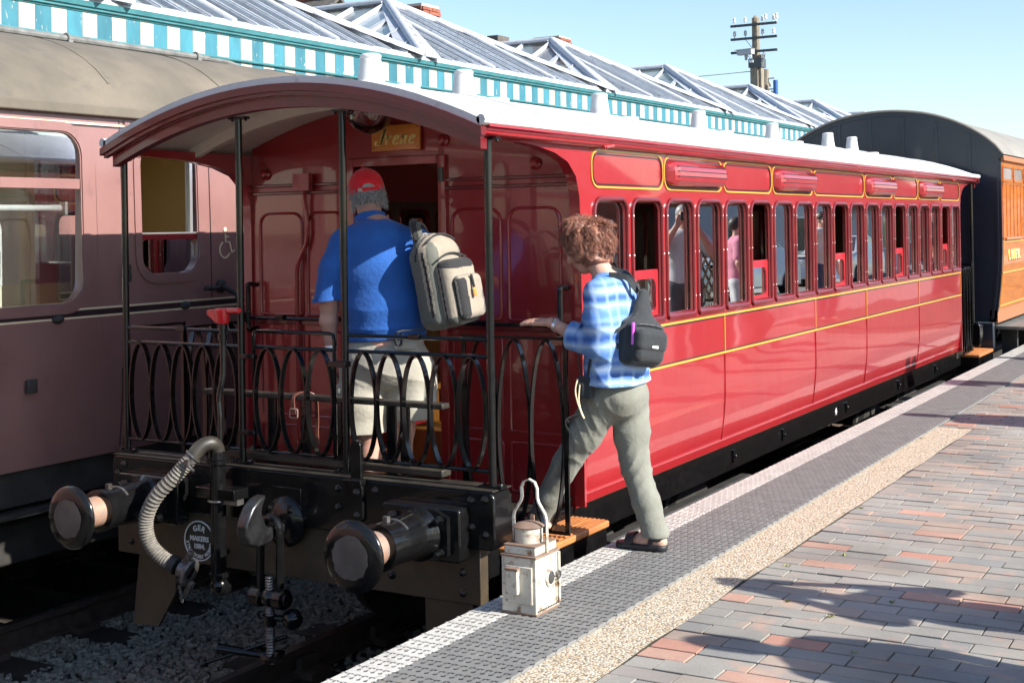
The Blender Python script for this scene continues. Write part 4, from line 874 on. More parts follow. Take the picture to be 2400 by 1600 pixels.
# side walls with openings
def mkside(s, full):
    segs = []; y = MA
    wins = [(-5.35, -4.15), (-3.65, -2.45), (-2.05, -.85), (-.66, .54), (2.2, 3.4), (3.8, 5.0), (5.4, 6.6), (7.0, 8.2), (8.6, 9.8), (10.2, 11.4)]
    door = (1.03, 1.53)
    if s < 0: wins = [(-5.35, -4.15), (-3.65, -2.45), (-2.05, -.85), (-.66, .54), (2.40, 3.45), (3.8, 5.0), (5.4, 6.6), (7.0, 8.2), (8.6, 9.8), (10.2, 11.4)]
    holes = [(a, b, 2.025, 3.055, .14) for a, b in wins]+[(door[0], door[1], 2.175, 2.99, .12)]
    holes.sort(); mb = MB(); rows = [1.07+(3.20-1.07)*k/16 for k in range(17)]
    def P(y, z): return (MC+s*mx(z), y, z)
    def solid(ya, yb, za, zb):
        k = max(1, int((zb-za)/.13)); zs = [za+(zb-za)*i/k for i in range(k+1)]
        mb.add([P(q, z) for z in zs for q in (ya, yb)], [(i*2, i*2+1, i*2+3, i*2+2) for i in range(k)])
    y = MA
    for (a, b, z0, z1, r) in holes:
        ea, eb = a-.12, b+.12
        solid(y, ea, 1.07, 3.20); solid(ea, eb, 1.07, z0-.1); solid(ea, eb, z1+.06, 3.20)
        cy, cz = (a+b)/2, (z0+z1)/2; ring = rrect(b-a, z1-z0, r, 6); oc = rect_match(ring, b-a, z1-z0, ea-cy, eb-cy, z0-.1-cz, z1+.06-cz)
        A = [P(cy+p, cz+q) for p, q in ring]; B = [P(cy+p, cz+q) for p, q in oc]
        mb.ringfill(A, B); A2 = [(p[0]-s*.05, p[1], p[2]) for p in A]; mb.ringfill(A2, A)
        y = eb
    solid(y, MBY, 1.07, 3.20)
    o = mb.build('body_side', 'mk_maroon', MK, smooth=40)
    inner = MB(); y = MA        # cream interior skin
    for (a, b, z0, z1, r) in holes:
        ci, co = 1.30, 1.30
        for q in ((y, a, 1.1, 3.2), (a, b, 1.1, z0), (a, b, z1, 3.2)): inner.box((MC+s*1.30, q[0], q[2]), (MC+s*1.29, q[1], q[3]))
        y = b
    inner.box((MC+s*1.30, y, 1.1), (MC+s*1.29, MBY, 3.2)); inner.build('interior_wall', 'mk_cream', MK, smooth=0)
    for (a, b, z0, z1, r) in holes:
        isd = abs(a-door[0]) < .01; cy, cz = (a+b)/2, (z0+z1)/2
        w = MB().strip([(MC+s*(mx(cz+q)+.004), cy+p, cz+q) for p, q in rrect(b-a+.07, z1-z0+.07, r+.03, 6)], (1, 0, 0), .012, .055, closed=True).build('window', 'mk_maroon', MK)
        if not isd:
            MB().prism([(p, q) for p, q in rrect(b-a-.01, z1-z0-.01, r, 6)], (MC+s*(1.365), cy, cz), (0, 1, 0), (0, 0, 1), (-s*.004, 0, 0)).build('pane', 'cglass', w, smooth=0)
            MB().box((MC+s*1.37, a+.01, 2.715), (MC+s*1.392, b-.01, 2.775)).build('transom', 'mk_maroon', w)
            if s > 0: MB().cyl((MC+s*1.24, a+.04, 2.60), (MC+s*1.24, b-.04, 2.60), .020, n=12).cyl((MC+s*1.24, b-.10, 2.60), (MC+s*1.24, b-.03, 2.60), .023, n=12).box((MC+s*1.235, b-.035, 2.56), (MC+s*1.29, b-.015, 2.64)).build('window_rail', 'white', w)
        else:
            MB().prism([(p, q) for p, q in rrect(b-a-.01, .22, .06, 5)], (MC+s*1.368, cy, 2.285), (0, 1, 0), (0, 0, 1), (-s*.004, 0, 0)).build('pane', 'cglass', w, smooth=0)
            MB().box((MC+s*1.36, a+.005, 2.395), (MC+s*1.392, b-.005, 2.43)).mi(1).box((MC+s*1.36, a+.005, 2.4302), (MC+s*1.392, b-.005, 2.442)).build('droplight_rail', ['red', 'alu'], w)
            MB().box((MC+s*1.35, b-.045, 2.44), (MC+s*1.375, b-.02, 2.97)).build('droplight_channel', 'alu', w)
    # lining
    for z, m, h in ((1.985, 'linecream', .011), (1.960, 'darkline', .032), (1.935, 'linecream', .011), (3.118, 'linecream', .012), (3.104, 'darkline', .010)):
        MB().box((MC+s*(mx(z)-.003), MA, z-h/2), (MC+s*(mx(z)+.0025), MBY, z+h/2)).build('waist_lining' if z < 3 else 'cantrail_lining', m, MK)
    return o
mkside(1, True); mkside(-1, False)
for y, z1 in ((.865, 3.15), (.90, 3.15), (1.655, 3.15)):
    MB().strip([(MC+mx(z)+.001, y, z) for z in [1.1+i*(z1-1.1)/10 for i in range(11)]], (0, 1, 0), .007, .003).build('door_seam', 'darkline', MK)
MB().strip([(MC+mx(z)+.004, .93, z) for z in [2.15+i*1.0/8 for i in range(9)]], (0, 1, 0), .045, .006).build('door_pillar', 'mk_maroon', MK)
for z in (2.19, 1.55): MB().box((MC+mx(z), .855, z-.05), (MC+mx(z)+.03, .905, z+.05)).cyl((MC+mx(z)+.03, .88, z-.055), (MC+mx(z)+.03, .88, z+.055), .013).build('door_hinge', 'mk_under', MK, bevel=.003)
MB().cyl((MC+1.40, 1.60, 2.06), (MC+1.45, 1.60, 2.06), .016).cyl((MC+1.45, 1.54, 2.058), (MC+1.45, 1.67, 2.062), .013).build('door_handle', 'mk_under', MK)
MB().lathe([(.045, 0), (.045, .012), (.02, .03)], (MC+1.40, 1.74, 2.07), (1, 0, 0), 14).cyl((MC+1.42, 1.74, 2.07), (MC+1.47, 1.80, 2.02), .018).tube(spline([(MC+1.47, 1.80, 2.02), (MC+1.49, 1.83, 1.95), (MC+1.49, 1.84, 1.70)], 5), .014).build('grab_rail', 'mk_under', MK)
for y in (.34, 1.40): MB().sph((MC+1.40, y, 1.955 if y > 1 else 1.935), (.03, .045, .028), 12, 8).build('door_stop', 'mk_under', MK)
MB().box((MC+1.40, -.22, 1.995), (MC+1.42, -.10, 2.015)).sph((MC+1.42, -.2, 2.005), .012, 6, 4).sph((MC+1.42, -.12, 2.005), .012, 6, 4).build('destination_clip', 'mk_under', MK)
MB().box((MC+1.40, .10, 1.52), (MC+1.425, .17, 1.60)).build('cab_bracket', 'mk_under', MK, bevel=.004)
# wheelchair symbol painted on the side
wc = MB(); cy, cz = 1.80, 2.37; X = MC+1.402
def wy(p): return (X, cy+p[0], cz+p[1])
pts = [(.05*math.cos(a)-.012, .055*math.sin(a)-.055) for a in [math.radians(t) for t in range(110, 345, 15)]]
wc.strip([wy(p) for p in pts], (1, 0, 0), .004, .012)
wc.strip([wy(p) for p in [(-.005, .055), (-.002, .0), (.035, .0), (.06, -.075), (.085, -.06)]], (1, 0, 0), .004, .012)
wc.strip([wy(p) for p in [(-.003, .035), (.03, .035)]], (1, 0, 0), .004, .010); wc.sph(wy((-.006, .085)), (.003, .016, .016), 10, 6)
wc.build('wheelchair_symbol', 'linecream', MK)
# roof fittings
def ry_(x): 
    t = abs((x-MC)/1.405); return 3.225+.565*(1-t**2.6)**.72
px_ = MC+.05
rp = MB().tube([(px_, -9, ry_(px_)+.075), (px_, 3.1, ry_(px_)+.075)], .027, 10).tube(spline([(px_, 3.1, ry_(px_)+.07), (px_, 3.35, ry_(px_)+.065), (px_, 3.6, ry_(px_)+.03), (px_, 4.4, ry_(px_)+.02)], 4), .02, 8).build('roof_conduit', 'mk_pipe', MK)
for y in (-2.2, .35, 1.62, 2.95): MB().box((px_-.05, y-.02, ry_(px_)-.01), (px_+.05, y+.02, ry_(px_)+.06)).tube([(px_+.036*math.cos(a), y, ry_(px_)+.075+.036*math.sin(a)) for a in [2*PI*k/12 for k in range(12)]], .010, 6, closed=True).build('conduit_saddle', 'mk_pipe', rp)
for y in (-5.0, .98, 5.5): MB().lathe([(.17, -.02), (.165, .03), (.135, .075), (.08, .105), (.001, .115)], (MC-.12, y, ry_(MC-.12)), (0, 0, 1), 20).build('roof_ventilator', 'mk_pipe', MK)
MB().tube(spline([(MC-.2, 2.6, 3.79), (MC-.2, 2.75, 3.86), (MC-.2, 3.0, 3.87), (MC-.2, 3.2, 3.80)], 5), .02, 8).build('roof_handle', 'mk_pipe', MK)
# interior and underframe
MB().box((MC-1.3, MA+.05, 1.08), (MC+1.3, MBY-.05, 1.16)).build('floor', 'mk_floor', MK)
MB().box((MC-1.3, MA+.05, 3.15), (MC+1.3, MBY-.05, 3.17)).build('ceiling', 'mk_cream', MK)
for y in (-.95,): MB().box((MC-1.29, y, 1.161), (MC-.05, y+.03, 3.149)).build('vestibule_partition', 'mk_cream', MK)
MB().box((MC+.22, 1.62, 1.161), (MC+1.28, 1.66, 3.149)).build('lavatory_wall', 'mk_tan', MK)
MB().box((MC+.62, 1.612, 1.17), (MC+.63, 1.6195, 3.14)).build('panel_joint', 'darkline', MK)
MB().box((MC-.60, .62, 1.161), (MC-.56, .66, 3.149)).build('inner_pillar', 'mk_under', MK)
MB().box((MC+.64, -.5, 1.161), (MC+.67, .78, 3.149)).build('corridor_wall', 'mk_cream', MK)
MB().box((MC+.6705, .42, 2.12), (MC+.676, .66, 2.62)).build('notice', 'white', MK)
MB().box((MC+.6705, .72, 1.17), (MC+.69, .78, 3.14)).build('door_post', 'mk_cream', MK)
for k in range(7):
    y = 4.6+k*1.05
    for xa, xb in ((.3, 1.25), (-1.25, -.3)): MB().box((MC+xa, y, 1.161), (MC+xb, y+.12, 2.15)).build('seat', 'wood_dark', MK, bevel=.03)
for y in (MA, MBY-.06): MB().box((MC-1.35, y+.005, 1.08), (MC+1.35, y+.055, 3.2)).build('coach_end', 'mk_under', MK)
for s in (-1, 1):
    MB().box((MC+s*1.15, MA, .86), (MC+s*1.30, MBY, 1.069)).build('solebar', 'mk_under', MK)
    MB().box((MC+s*1.22, MA+1, .80), (MC+s*1.36, MBY-1, .83)).build('footboard', 'mk_under', MK)
for yc in (-4.5, 1.2, 9.2):
    bo = MB().box((MC-1.05, yc-1.5, .45), (MC-.90, yc+1.5, .70)).box((MC+.90, yc-1.5, .45), (MC+1.05, yc+1.5, .70)).box((MC-.9, yc-.2, .40), (MC+.9, yc+.2, .65)).build('bogie_frame', 'mk_under', MK, bevel=.02)
    for yw in (yc-1.25, yc+1.25):
        for s in (-1, 1):
            MB().lathe([(.1, -.07), (.1, -.03), (.42, -.03), (.42, .02), (.455, .03), (.455, .065), (.06, .065)], (MC+s*.73, yw, .455), (-s, 0, 0), 30).build('wheel', 'mk_under', bo)
            MB().box((MC+s*1.0, yw-.15, .32), (MC+s*1.17, yw+.15, .62)).build('axlebox', 'mk_under', bo, bevel=.02)
MB().box((MC+.7, -1.4, .50), (MC+1.2, -.4, .85)).build('battery_box', 'mk_under', MK, bevel=.01)
MB().box((MC+.75, 3.0, .45), (MC+1.2, 4.4, .85)).build('battery_box', 'mk_under', MK, bevel=.01)

# ---------------------------------------------------------------- teak coach beyond
TK = thing('teak_coach', (0, 16, 0), 'varnished teak coach with blue-black end beyond the red carriage', 'coach')
TY0, TY1 = 11.42, 26.0
def tx(z): return 1.355 if z > 2.1 else 1.355-.085*((2.1-z)/.9)**1.7
ta = []
for i in range(33):
    t = -1+2*i/32; ta.append((1.385*t, 3.21+.575*(1-abs(t)**2.15)**.80))
mb = MB(); n = len(ta)
mb.add([(x, y, z) for y in (TY0-.03, TY1) for x, z in ta], [(i, i+1, n+i+1, n+i) for i in range(n-1)]); mb.build('roof', 'teak_roof', TK, smooth=70)
MB().tube([(x, TY0-.03, z+.003) for x, z in ta], .016, 8).build('roof_end_bead', 'teak_roof', TK)
pl = [(tx(z), z) for z in [1.22+i*(3.2-1.22)/12 for i in range(13)]]
poly = pl+[(x*.985, z-.012) for x, z in ta[::-1] if abs(x) < 1.34]+[(-x, z) for x, z in pl[::-1]]
te = MB().prism(poly, (0, TY0, 0), (1, 0, 0), (0, 0, 1), (0, .05, 0)).build('coach_end', 'navy', TK, smooth=0)
MB().strip([(x*.985, TY0-.004, z-.035) for x, z in ta], (0, 1, 0), .02, .05).build('end_hoop', 'navy', te)
for x in (-.98, -.58, -.19, .21, .61, 1.0):
    zt = [z for xx, z in ta if xx >= x][0]-.06; MB().box((x-.02, TY0-.015, 1.25), (x+.02, TY0-.001, zt)).build('end_rib', 'navy', te, bevel=.004)
MB().strip([(tx(z)-.05, TY0-.006, z) for z in [1.25+i*1.9/12 for i in range(13)]], (0, 1, 0), .012, .03).build('end_rib', 'navy', te)
MB().box((-1.25, TY0-.07, .90), (1.25, TY0+.03, 1.215)).build('end_beam', 'navy', TK, bevel=.01)
MB().tube(spline([(.72, TY0-.05, 1.75), (.80, TY0-.12, 1.70), (.85, TY0-.15, 1.5), (.82, TY0-.12, 1.35), (.7, TY0-.1, 1.30)], 5), .012).build('end_handrail', 'navy', TK)
for s in (1, -1):
    zs = [1.36+i*(3.16-1.36)/16 for i in range(17)]
    MB().add([(s*tx(z), y, z) for z in zs for y in (TY0+.05, TY1)], [(i*2, i*2+1, i*2+3, i*2+2) for i in range(16)]).build('body_side', 'teak', TK)
    MB().box((s*1.33, TY0, 3.13), (s*1.395, TY1, 3.195)).build('cornice', 'teakframe', TK, bevel=.008)
    MB().box((s*1.20, TY0, 1.21), (s*1.29, TY1, 1.358)).build('solebar', 'teakframe', TK)
    if s > 0:
        y = TY0+.06; k = 0
        while y < 20:
            w = MB().strip([(s*(tx(2.99)+.003), y+.33+a*1.0, 2.985+b) for a, b in rrect(.60, .17, .012, 2)], (1, 0, 0), .02, .03, closed=True).build('top_light', 'teak', TK)
            MB().box((s*1.352, y+.04, 2.91), (s*1.3575, y+.62, 3.06)).build('pane', 'rglass', w)
            y += .70; k += 1
        y = TY0+.08; k = 0
        while y < 20:
            MB().strip([(s*(tx(z)+.002), y, z) for z in (2.20, 2.88)], (0, 1, 0), .022, .012).build('matchboard_bead', 'teak', TK); y += .235
        for z, m, h in ((2.865, 'teak', .03), (2.205, 'teak', .035), (2.165, 'yellow', .014), (1.80, 'yellow', .016), (1.405, 'yellow', .016)):
            MB().box((s*(tx(z)-.004), TY0+.05, z-h/2), (s*(tx(z)+.008), TY1, z+h/2)).build('body_moulding', m, TK)
        for z0, z1 in ((1.41, 1.80), (1.80, 2.16)):
            MB().strip([(s*(tx(z)+.003), TY0+.085, z) for z in [z0+i*(z1-z0)/5 for i in range(6)]], (0, 1, 0), .014, .006).build('body_moulding', 'yellow', TK)
        text_obj('coach_lettering', 'L N E R', 'gold', TK, (tx(2.0)+.004, 12.18, 2.0), .16, (0, 1, 0), (0, 0, 1), .003, sx=1.45, bold=.006)
        text_obj('coach_lettering_shade', 'L N E R', 'redpaint', TK, (tx(2.0)+.0005, 12.20, 1.985), .16, (0, 1, 0), (0, 0, 1), .002, sx=1.45, bold=.006)
        MB().cyl((1.375, 11.55, 2.20), (1.375, 12.6, 2.20), .016).build('roof_board_rail', 'teak', TK)
        MB().box((1.20, TY0+.30, 1.11), (1.62, TY1, 1.15)).build('footboard', 'mk_pipe', TK, bevel=.006)
        for k in range(10): MB().box((1.22, TY0+.6+k*1.1, .55), (1.40, TY0+.68+k*1.1, 1.109)).build('footboard_bracket', 'mk_under', TK)
for yc in (13.6, 22.5):
    bo = MB().box((-1.1, yc-1.6, .5), (-.95, yc+1.6, .85)).box((.95, yc-1.6, .5), (1.1, yc+1.6, .85)).box((-.96, yc-.2, .55), (.96, yc+.2, .8)).build('bogie_frame', 'mk_under', TK, bevel=.02)
    for yw in (yc-1.2, yc+1.2):
        for s in (-1, 1): MB().lathe([(.1, -.07), (.1, -.03), (.42, -.03), (.42, .02), (.455, .03), (.455, .065), (.06, .065)], (s*.73, yw, .455), (-s, 0, 0), 30).build('wheel', 'mk_under', bo)
MB().box((-1.2, TY0+.1, 1.15), (1.2, TY1, 1.21)).build('floor', 'mk_under', TK)
# ---------------------------------------------------------------- station canopy with glazed hipped bays
CX, CZ = -5.3, 4.57
CN = thing('station_canopy', (CX, 12, .9), 'platform canopy with teal and white striped valance and hipped glass roofs', 'canopy')
vb = {}
for k, m in enumerate(('vwhite', 'vteal')): vb[k] = MB().box((-.012, -.088, -.78), (.012, .088, 0)).mesh('valance_board', m, 0)
y = -2.5; i = 0
while y < 41:
    if y < 31.5: inst('valance_board', vb[i % 2], CN, (CX, y, CZ-.085))
    y += .179; i += 1
MB().box((CX-.012, 31.5, CZ-.86), (CX+.012, 46, CZ-.085)).build('valance_end', 'vwhite', CN)
MB().cyl((CX+.028, -3, CZ-.33), (CX+.028, 46, CZ-.33), .016, n=8).build('valance_moulding', 'teal', CN)
gut = [(-.02, -.085), (.02, -.085), (.028, -.07), (.045, -.064), (.045, -.048), (.065, -.036), (.072, .0), (.075, .010), (.062, .010), (.052, -.02), (-.02, -.02)]
MB().prism(gut, (CX, -3, CZ), (1, 0, 0), (0, 0, 1), (0, 49, 0)).build('gutter', 'teal', CN, smooth=30)
MB().prism([(-.02, -.019), (.05, -.019), (.045, .03), (.0, .075), (-.12, .12), (-.12, .06)], (CX, -3, CZ), (1, 0, 0), (0, 0, 1), (0, 49, 0)).build('eaves_flashing', 'canopy', CN, smooth=30)
PITB = 5.3; AX, AZ = -7.75, 5.90; EZ = CZ+.04
bar_c = MB()
for k in range(-3, 6):
    c0 = 9.1+PITB*k; c1 = c0+PITB; ym = (c0+c1)/2; ex = CX-.02
    bay = bpy.data.objects.new('canopy_bay', None); bay.empty_display_size = .2; link(bay, CN, (ex, ym, EZ))
    C0, C1, A, Bk = Vector((ex, c0, EZ)), Vector((ex, c1, EZ)), Vector((AX, ym, AZ)), Vector((-12.5, ym, AZ))
    V0, V1 = Vector((-12.5, c0, EZ)), Vector((-12.5, c1, EZ))
    # hip end facing the track
    nrm = (C1-C0).cross(A-C0).normalized(); nrm = nrm if nrm.z > 0 else -nrm
    nb = 15
    def hip_pt(t, s_):       # t along the eave, s_ up the slope 0..1 limit at hip
        base = C0.lerp(C1, t); d = Vector((AX-ex, 0, AZ-EZ)); lim = 1-abs(2*t-1); return base+d*min(s_, lim)
    for j in range(nb):
        t0, t1 = j/nb, (j+1)/nb; pts = [hip_pt(t0, 0), hip_pt(t1, 0), hip_pt(t1, 2), hip_pt(t0, 2)]
        if t0 < .5 < t1: pts = [pts[0], pts[1], pts[2], A, pts[3]]
        if (pts[-1]-pts[0]).length < 1e-4: pts = pts[:-1]
        elif (pts[2]-pts[1]).length < 1e-4: pts = [pts[0], pts[1]]+pts[3:]
        MB().add(pts, [tuple(range(len(pts)))]).build('pane', 'rglass', bay, smooth=0)
    for j in range(1, nb):
        t = j/nb; big = (j % 5 == 0) or j in (nb//2, nb//2+1) and False
        p0 = hip_pt(t, 0)+nrm*.02; p1 = hip_pt(t, 2)+nrm*.02; w = .075 if big else .04
        mb = MB().bar(p0, p1, w, .05, upv=nrm)
        if big: mb.cyl(p0+nrm*.03, p1+nrm*.03, .036, n=10)
        else: mb.bar(p0+nrm*.03, p1+nrm*.03, .018, .03, upv=nrm)
        mb.build('glazing_bar', 'canopy', bay, smooth=30)
    # slopes either side
    for side, (Ca, Va) in (('near', (C0, V0)), ('far', (C1, V1))):
        n2 = (A-Ca).cross(Bk-A).normalized(); n2 = n2 if n2.z > 0 else -n2
        m_ = 12
        def sl_pt(u, s_):  # u: x position from eave corner to back, s_ up slope
            x = ex+(-12.5-ex)*u; lim = min(1, (ex-x)/(ex-AX)); base = Vector((x, Ca.y, EZ)); d = Vector((0, ym-Ca.y, AZ-EZ)); return base+d*min(s_, lim)
        for j in range(m_):
            u0, u1 = j/m_, (j+1)/m_; ps = [sl_pt(u0, 0), sl_pt(u1, 0), sl_pt(u1, 2), sl_pt(u0, 2)]; um = (ex-AX)/(ex+12.5)
            if u0 < um < u1: ps.insert(3, A)
            if (ps[-1]-ps[0]).length < 1e-4: ps = ps[:-1]
            if side == 'near': MB().add(ps, [tuple(range(len(ps)))]).build('pane', 'rglass', bay, smooth=0)
        if side == 'far': MB().add([C1, A, Bk, V1], [(0, 1, 2, 3)]).build('far_slope', 'rglass', bay, smooth=0)
        for j in range(1, m_+1):
            if side == 'far': break
            u = j/m_; p0 = sl_pt(u, 0)+n2*.02; p1 = sl_pt(u, 2)+n2*.02; big = j % 3 == 0
            mb = MB().bar(p0, p1, .11 if big else .06, .05, upv=n2)
            if not big: mb.bar(p0+n2*.03, p1+n2*.03, .02, .03, upv=n2)
            mb.build('glazing_bar', 'canopy', bay, smooth=30)
    # ridge, hips, valley
    MB().cyl(A+Vector((0, 0, .05)), Bk+Vector((0, 0, .05)), .055, n=10).bar(A+Vector((0, 0, .02)), Bk+Vector((0, 0, .02)), .30, .03).build('ridge_cap', 'canopy', bay, smooth=40)
    for Ca in (C0, C1):
        mid = (nrm+Vector((0, (-1 if Ca is C0 else 1)*.45, .89))).normalized()
        mb = MB().tube([Ca+mid*.05, A+mid*.05], .06, 10)
        h = (A-Ca); sdv = h.cross(mid).normalized()
        for sg in (-1, 1): mb.add([Ca+mid*.045, A+mid*.045, A+mid*.02+sdv*sg*.10-mid*.02, Ca+sdv*sg*.28+mid*.0], [(0, 1, 2, 3)])
        mb.build('hip_cap', 'canopy', bay, smooth=40)
    MB().bar(C0+Vector((0, 0, .02)), V0+Vector((0, 0, .02)), .26, .03).build('valley_gutter', 'canopy', bay)
    MB().bar(C0+Vector((-.06, 0, .02)), C1+Vector((-.06, 0, .02)), .20, .03).build('eaves_bar', 'canopy', bay)
for k in range(-2, 9):
    MB().cyl((-6.6, 9.1+2.65*0+5.3*k/1.0-.0, .9), (-6.6, 9.1+5.3*k, 4.4), .09, .07, n=14).bar((-6.6, 9.1+5.3*k, 4.35), (-5.35, 9.1+5.3*k, 4.42), .08, .16).build('canopy_column', 'green', CN)

# ---------------------------------------------------------------- station building behind
SB = thing('station_building', (-12.5, 20, .9), 'red brick station building whose gables and chimneys rise behind the canopy', 'building')
wl = MB().box((-17, -6, .9), (-9.6, 40, 4.7)).build('wall', 'brickred', SB)
for i in range(12):
    y = -4.5+i*3.6
    if i % 3 == 1:
        d_ = MB().box((-9.59, y, .9), (-9.54, y+1.1, 3.1)).build('door', 'green', wl, bevel=.01); MB().box((-9.54, y+.15, 1.9), (-9.53, y+.95, 2.9)).build('door_panel', 'mk_cream', d_)
    else:
        w = MB().box((-9.59, y, 1.7), (-9.55, y+1.2, 3.5)).build('window', 'white', wl); MB().box((-9.549, y+.08, 1.78), (-9.54, y+1.12, 3.42)).build('pane', 'rglass', w)
MB().add([(-9.4, -6, 4.7), (-9.4, 40, 4.7), (-13.3, 40, 5.7), (-13.3, -6, 5.7), (-17.2, 40, 4.7), (-17.2, -6, 4.7)], [(0, 1, 2, 3), (3, 2, 4, 5)]).build('main_roof', 'slate', SB)
def gable(px, pyy, pz, hw, tilem):
    # ridge runs back along -X from the gable peak
    drop = hw*.85; th = .05
    g = MB()
    for s in (-1, 1):
        a = Vector((px+.12, pyy, pz)); b = Vector((px+.12, pyy+s*hw, pz-drop)); c = b+Vector((-5, 0, 0)); d2 = a+Vector((-5, 0, 0))
        n3 = Vector((0, s*drop, hw)).normalized()*th
        g.add([a, b, c, d2, a-n3, b-n3, c-n3, d2-n3], [(0, 1, 2, 3), (7, 6, 5, 4), (0, 4, 5, 1), (1, 5, 6, 2), (3, 2, 6, 7)])
        for q in range(1, 9):
            t = q/9; p = a.lerp(b, t)+n3*.3; p2 = d2.lerp(c, t)+n3*.3; g.bar(p, p2, .05, .03, upv=n3)
    go = g.build('gable_roof', tilem, SB, smooth=0)
    MB().add([(px, pyy, pz-.08), (px, pyy-hw*.95, pz-drop), (px, pyy+hw*.95, pz-drop), (px-.2, pyy, pz-.08), (px-.2, pyy-hw*.95, pz-drop), (px-.2, pyy+hw*.95, pz-drop)], [(0, 1, 2), (5, 4, 3), (0, 3, 4, 1), (1, 4, 5, 2), (2, 5, 3, 0)]).build('gable_wall', 'mortar', SB)
    return go
g1 = gable(-10.5, 14.0, 6.63, 2.2, 'slate')
rt_me = MB().tube([(0, 0, 0), (-.30, 0, 0)], .085, 10).tube([(-.27, 0, 0), (-.30, 0, 0)], .10, 10).mesh('ridge_tile', 'claytile')
for i in range(15): inst('ridge_tile', rt_me, g1, (-10.36-.31*i, 14.0, 6.65+random.uniform(-.006, .006)))
g2 = gable(-10.9, 20.7, 6.53, 1.6, 'slate'); MB().box((-11.25, 20.45, 6.53), (-10.95, 20.95, 6.71)).box((-11.7, 20.55, 6.47), (-11.25, 20.85, 6.57)).build('gable_finial', 'slate', g2, bevel=.015)
def chimney(x, y, z0, z1, wx, wy_):
    core = MB().box((x-wx/2+.012, y-wy_/2+.012, z0), (x+wx/2-.012, y+wy_/2-.012, z1-.005)).build('chimney', 'mortar', SB); rows = int((z1-z0)/.075)
    bmx = MB().box((-.102, -.05, -.031), (.102, .05, .031)).mesh('brick', 'brickred', 0); bmd = MB().box((-.102, -.05, -.031), (.102, .05, .031)).mesh('brick', 'brickdark', 0)
    for r in range(max(0, rows-9), rows):
        z = z0+.0375+r*.075; off = .11 if r % 2 else 0; ex_ = .03 if r >= rows-2 else 0
        for fc in range(4):
            L5 = wx if fc % 2 == 0 else wy_; u = -L5/2+.11-off
            while u < L5/2:
                uu = max(min(u, L5/2-.104), -L5/2+.104); me = bmx if random.random() < .5 else bmd
                p = [(x+uu, y-wy_/2+.05-ex_, 0), (x+wx/2-.05+ex_, y+uu, PI/2), (x+uu, y+wy_/2-.05+ex_, 0), (x-wx/2+.05-ex_, y+uu, PI/2)][fc]
                inst('brick', me, core, (p[0], p[1], z), (0, 0, p[2])); u += .22
chimney(-10.3, 16.45, 5.2, 6.76, .46, .62)
chimney(-11.9, 24.7, 5.2, 7.20, .78, .62)

# ---------------------------------------------------------------- poles and trees beyond
TP = thing('telegraph_pole', (-9.48, 33.0, .9), 'weathered timber telegraph pole with three crossarms and white insulators', 'pole')
MB().cyl((-9.48, 33.0, .0), (-9.48, 33.0, 8.52), .16, .115, n=10).cyl((-9.48, 33, 8.52), (-9.48, 33, 8.62), .115, .01, n=10).build('shaft', 'pole', TP)
MB().box((-9.63, 32.85, .2), (-9.38, 33.15, 7.25)).box((-9.38, 32.88, .2), (-9.28, 33.12, 7.42)).build('stub_post', 'pole', TP, bevel=.02)
MB().box((-9.66, 32.80, 7.04), (-9.25, 33.2, 7.30)).build('pole_strap', 'polearm', TP)
for i, z in enumerate((8.32, 7.92, 7.52)):
    ar = MB().box((-10.22, 32.83, z-.035), (-8.78, 32.90, z+.035)).build('crossarm', 'polearm', TP)
    if i: MB().bar((-9.75, 32.87, z-.04), (-9.55, 32.87, z-.3), .025, .012).build('arm_brace', 'polearm', ar)
    for x in ((-10.1, -9.76, -9.22, -8.88) if i < 2 else (-9.75, -9.2)):
        m = 'ceramic' if (i == 0 or x > -9) else 'grey'
        dz = 1 if i < 2 else -1
        MB().lathe([(.012, -.08), (.012, .06), (.045, .062), (.052, .10), (.036, .125), (.045, .14), (.042, .19), (.02, .215), (.001, .22)], (x, 32.865, z+(.035 if dz > 0 else -.035)), (0, 0, dz), 10).build('insulator', m, ar)
        if i == 0 and x > -9.4: MB().lathe([(.012, -.05), (.012, .06), (.045, .062), (.052, .10), (.036, .125), (.045, .14), (.042, .19), (.02, .215), (.001, .22)], (x+.12, 32.80, z+.06), (0, 0, 1), 10).build('insulator', m, ar)
cc = MB().obox((-9.72, 32.75, 7.50), (.52, .18, .15), Matrix.Rotation(-.25, 3, 'Z')).obox((-9.75, 32.75, 7.585), (.62, .21, .015), Matrix.Rotation(-.25, 3, 'Z')).build('security_camera', 'grey', TP, bevel=.02)
MB().cyl((-9.60, 32.8, 7.42), (-9.5, 32.9, 7.22), .02).box((-9.62, 32.76, 7.18), (-9.5, 32.82, 7.26)).build('camera_bracket', 'white', TP)
def wire(name, a, b, sag, lab):
    a = Vector(a); b = Vector(b); o = MB().tube([a.lerp(b, t/20)-Vector((0, 0, sag*4*(t/20)*(1-t/20))) for t in range(21)], .012, 5).build(name, 'polearm'); return tag(o, lab, 'wire')
wire('overhead_wire', (-9.6, 33, 6.95), (-22, 22, 6.2), .25, 'thin wire slanting down left from the telegraph pole')
P2 = thing('timber_post', (-10.61, 37, .9), 'slim bare timber post just right of the telegraph pole', 'post')
MB().cyl((-10.61, 37, 0), (-10.61, 37, 7.45), .12, .10, n=10).build('shaft', 'pole', P2)
MB().box((-10.95, 36.95, 7.12), (-10.3, 37.0, 7.16)).lathe([(.03, 0), (.05, .05), (.05, .12), (.02, .16)], (-10.42, 36.9, 6.85), (0, 0, 1), 10).build('post_fittings', 'grey', P2)
B1 = thing('blue_post', (-8.34, 31.4, .9), 'blue steel post with bracket arm beside the telegraph pole', 'post')
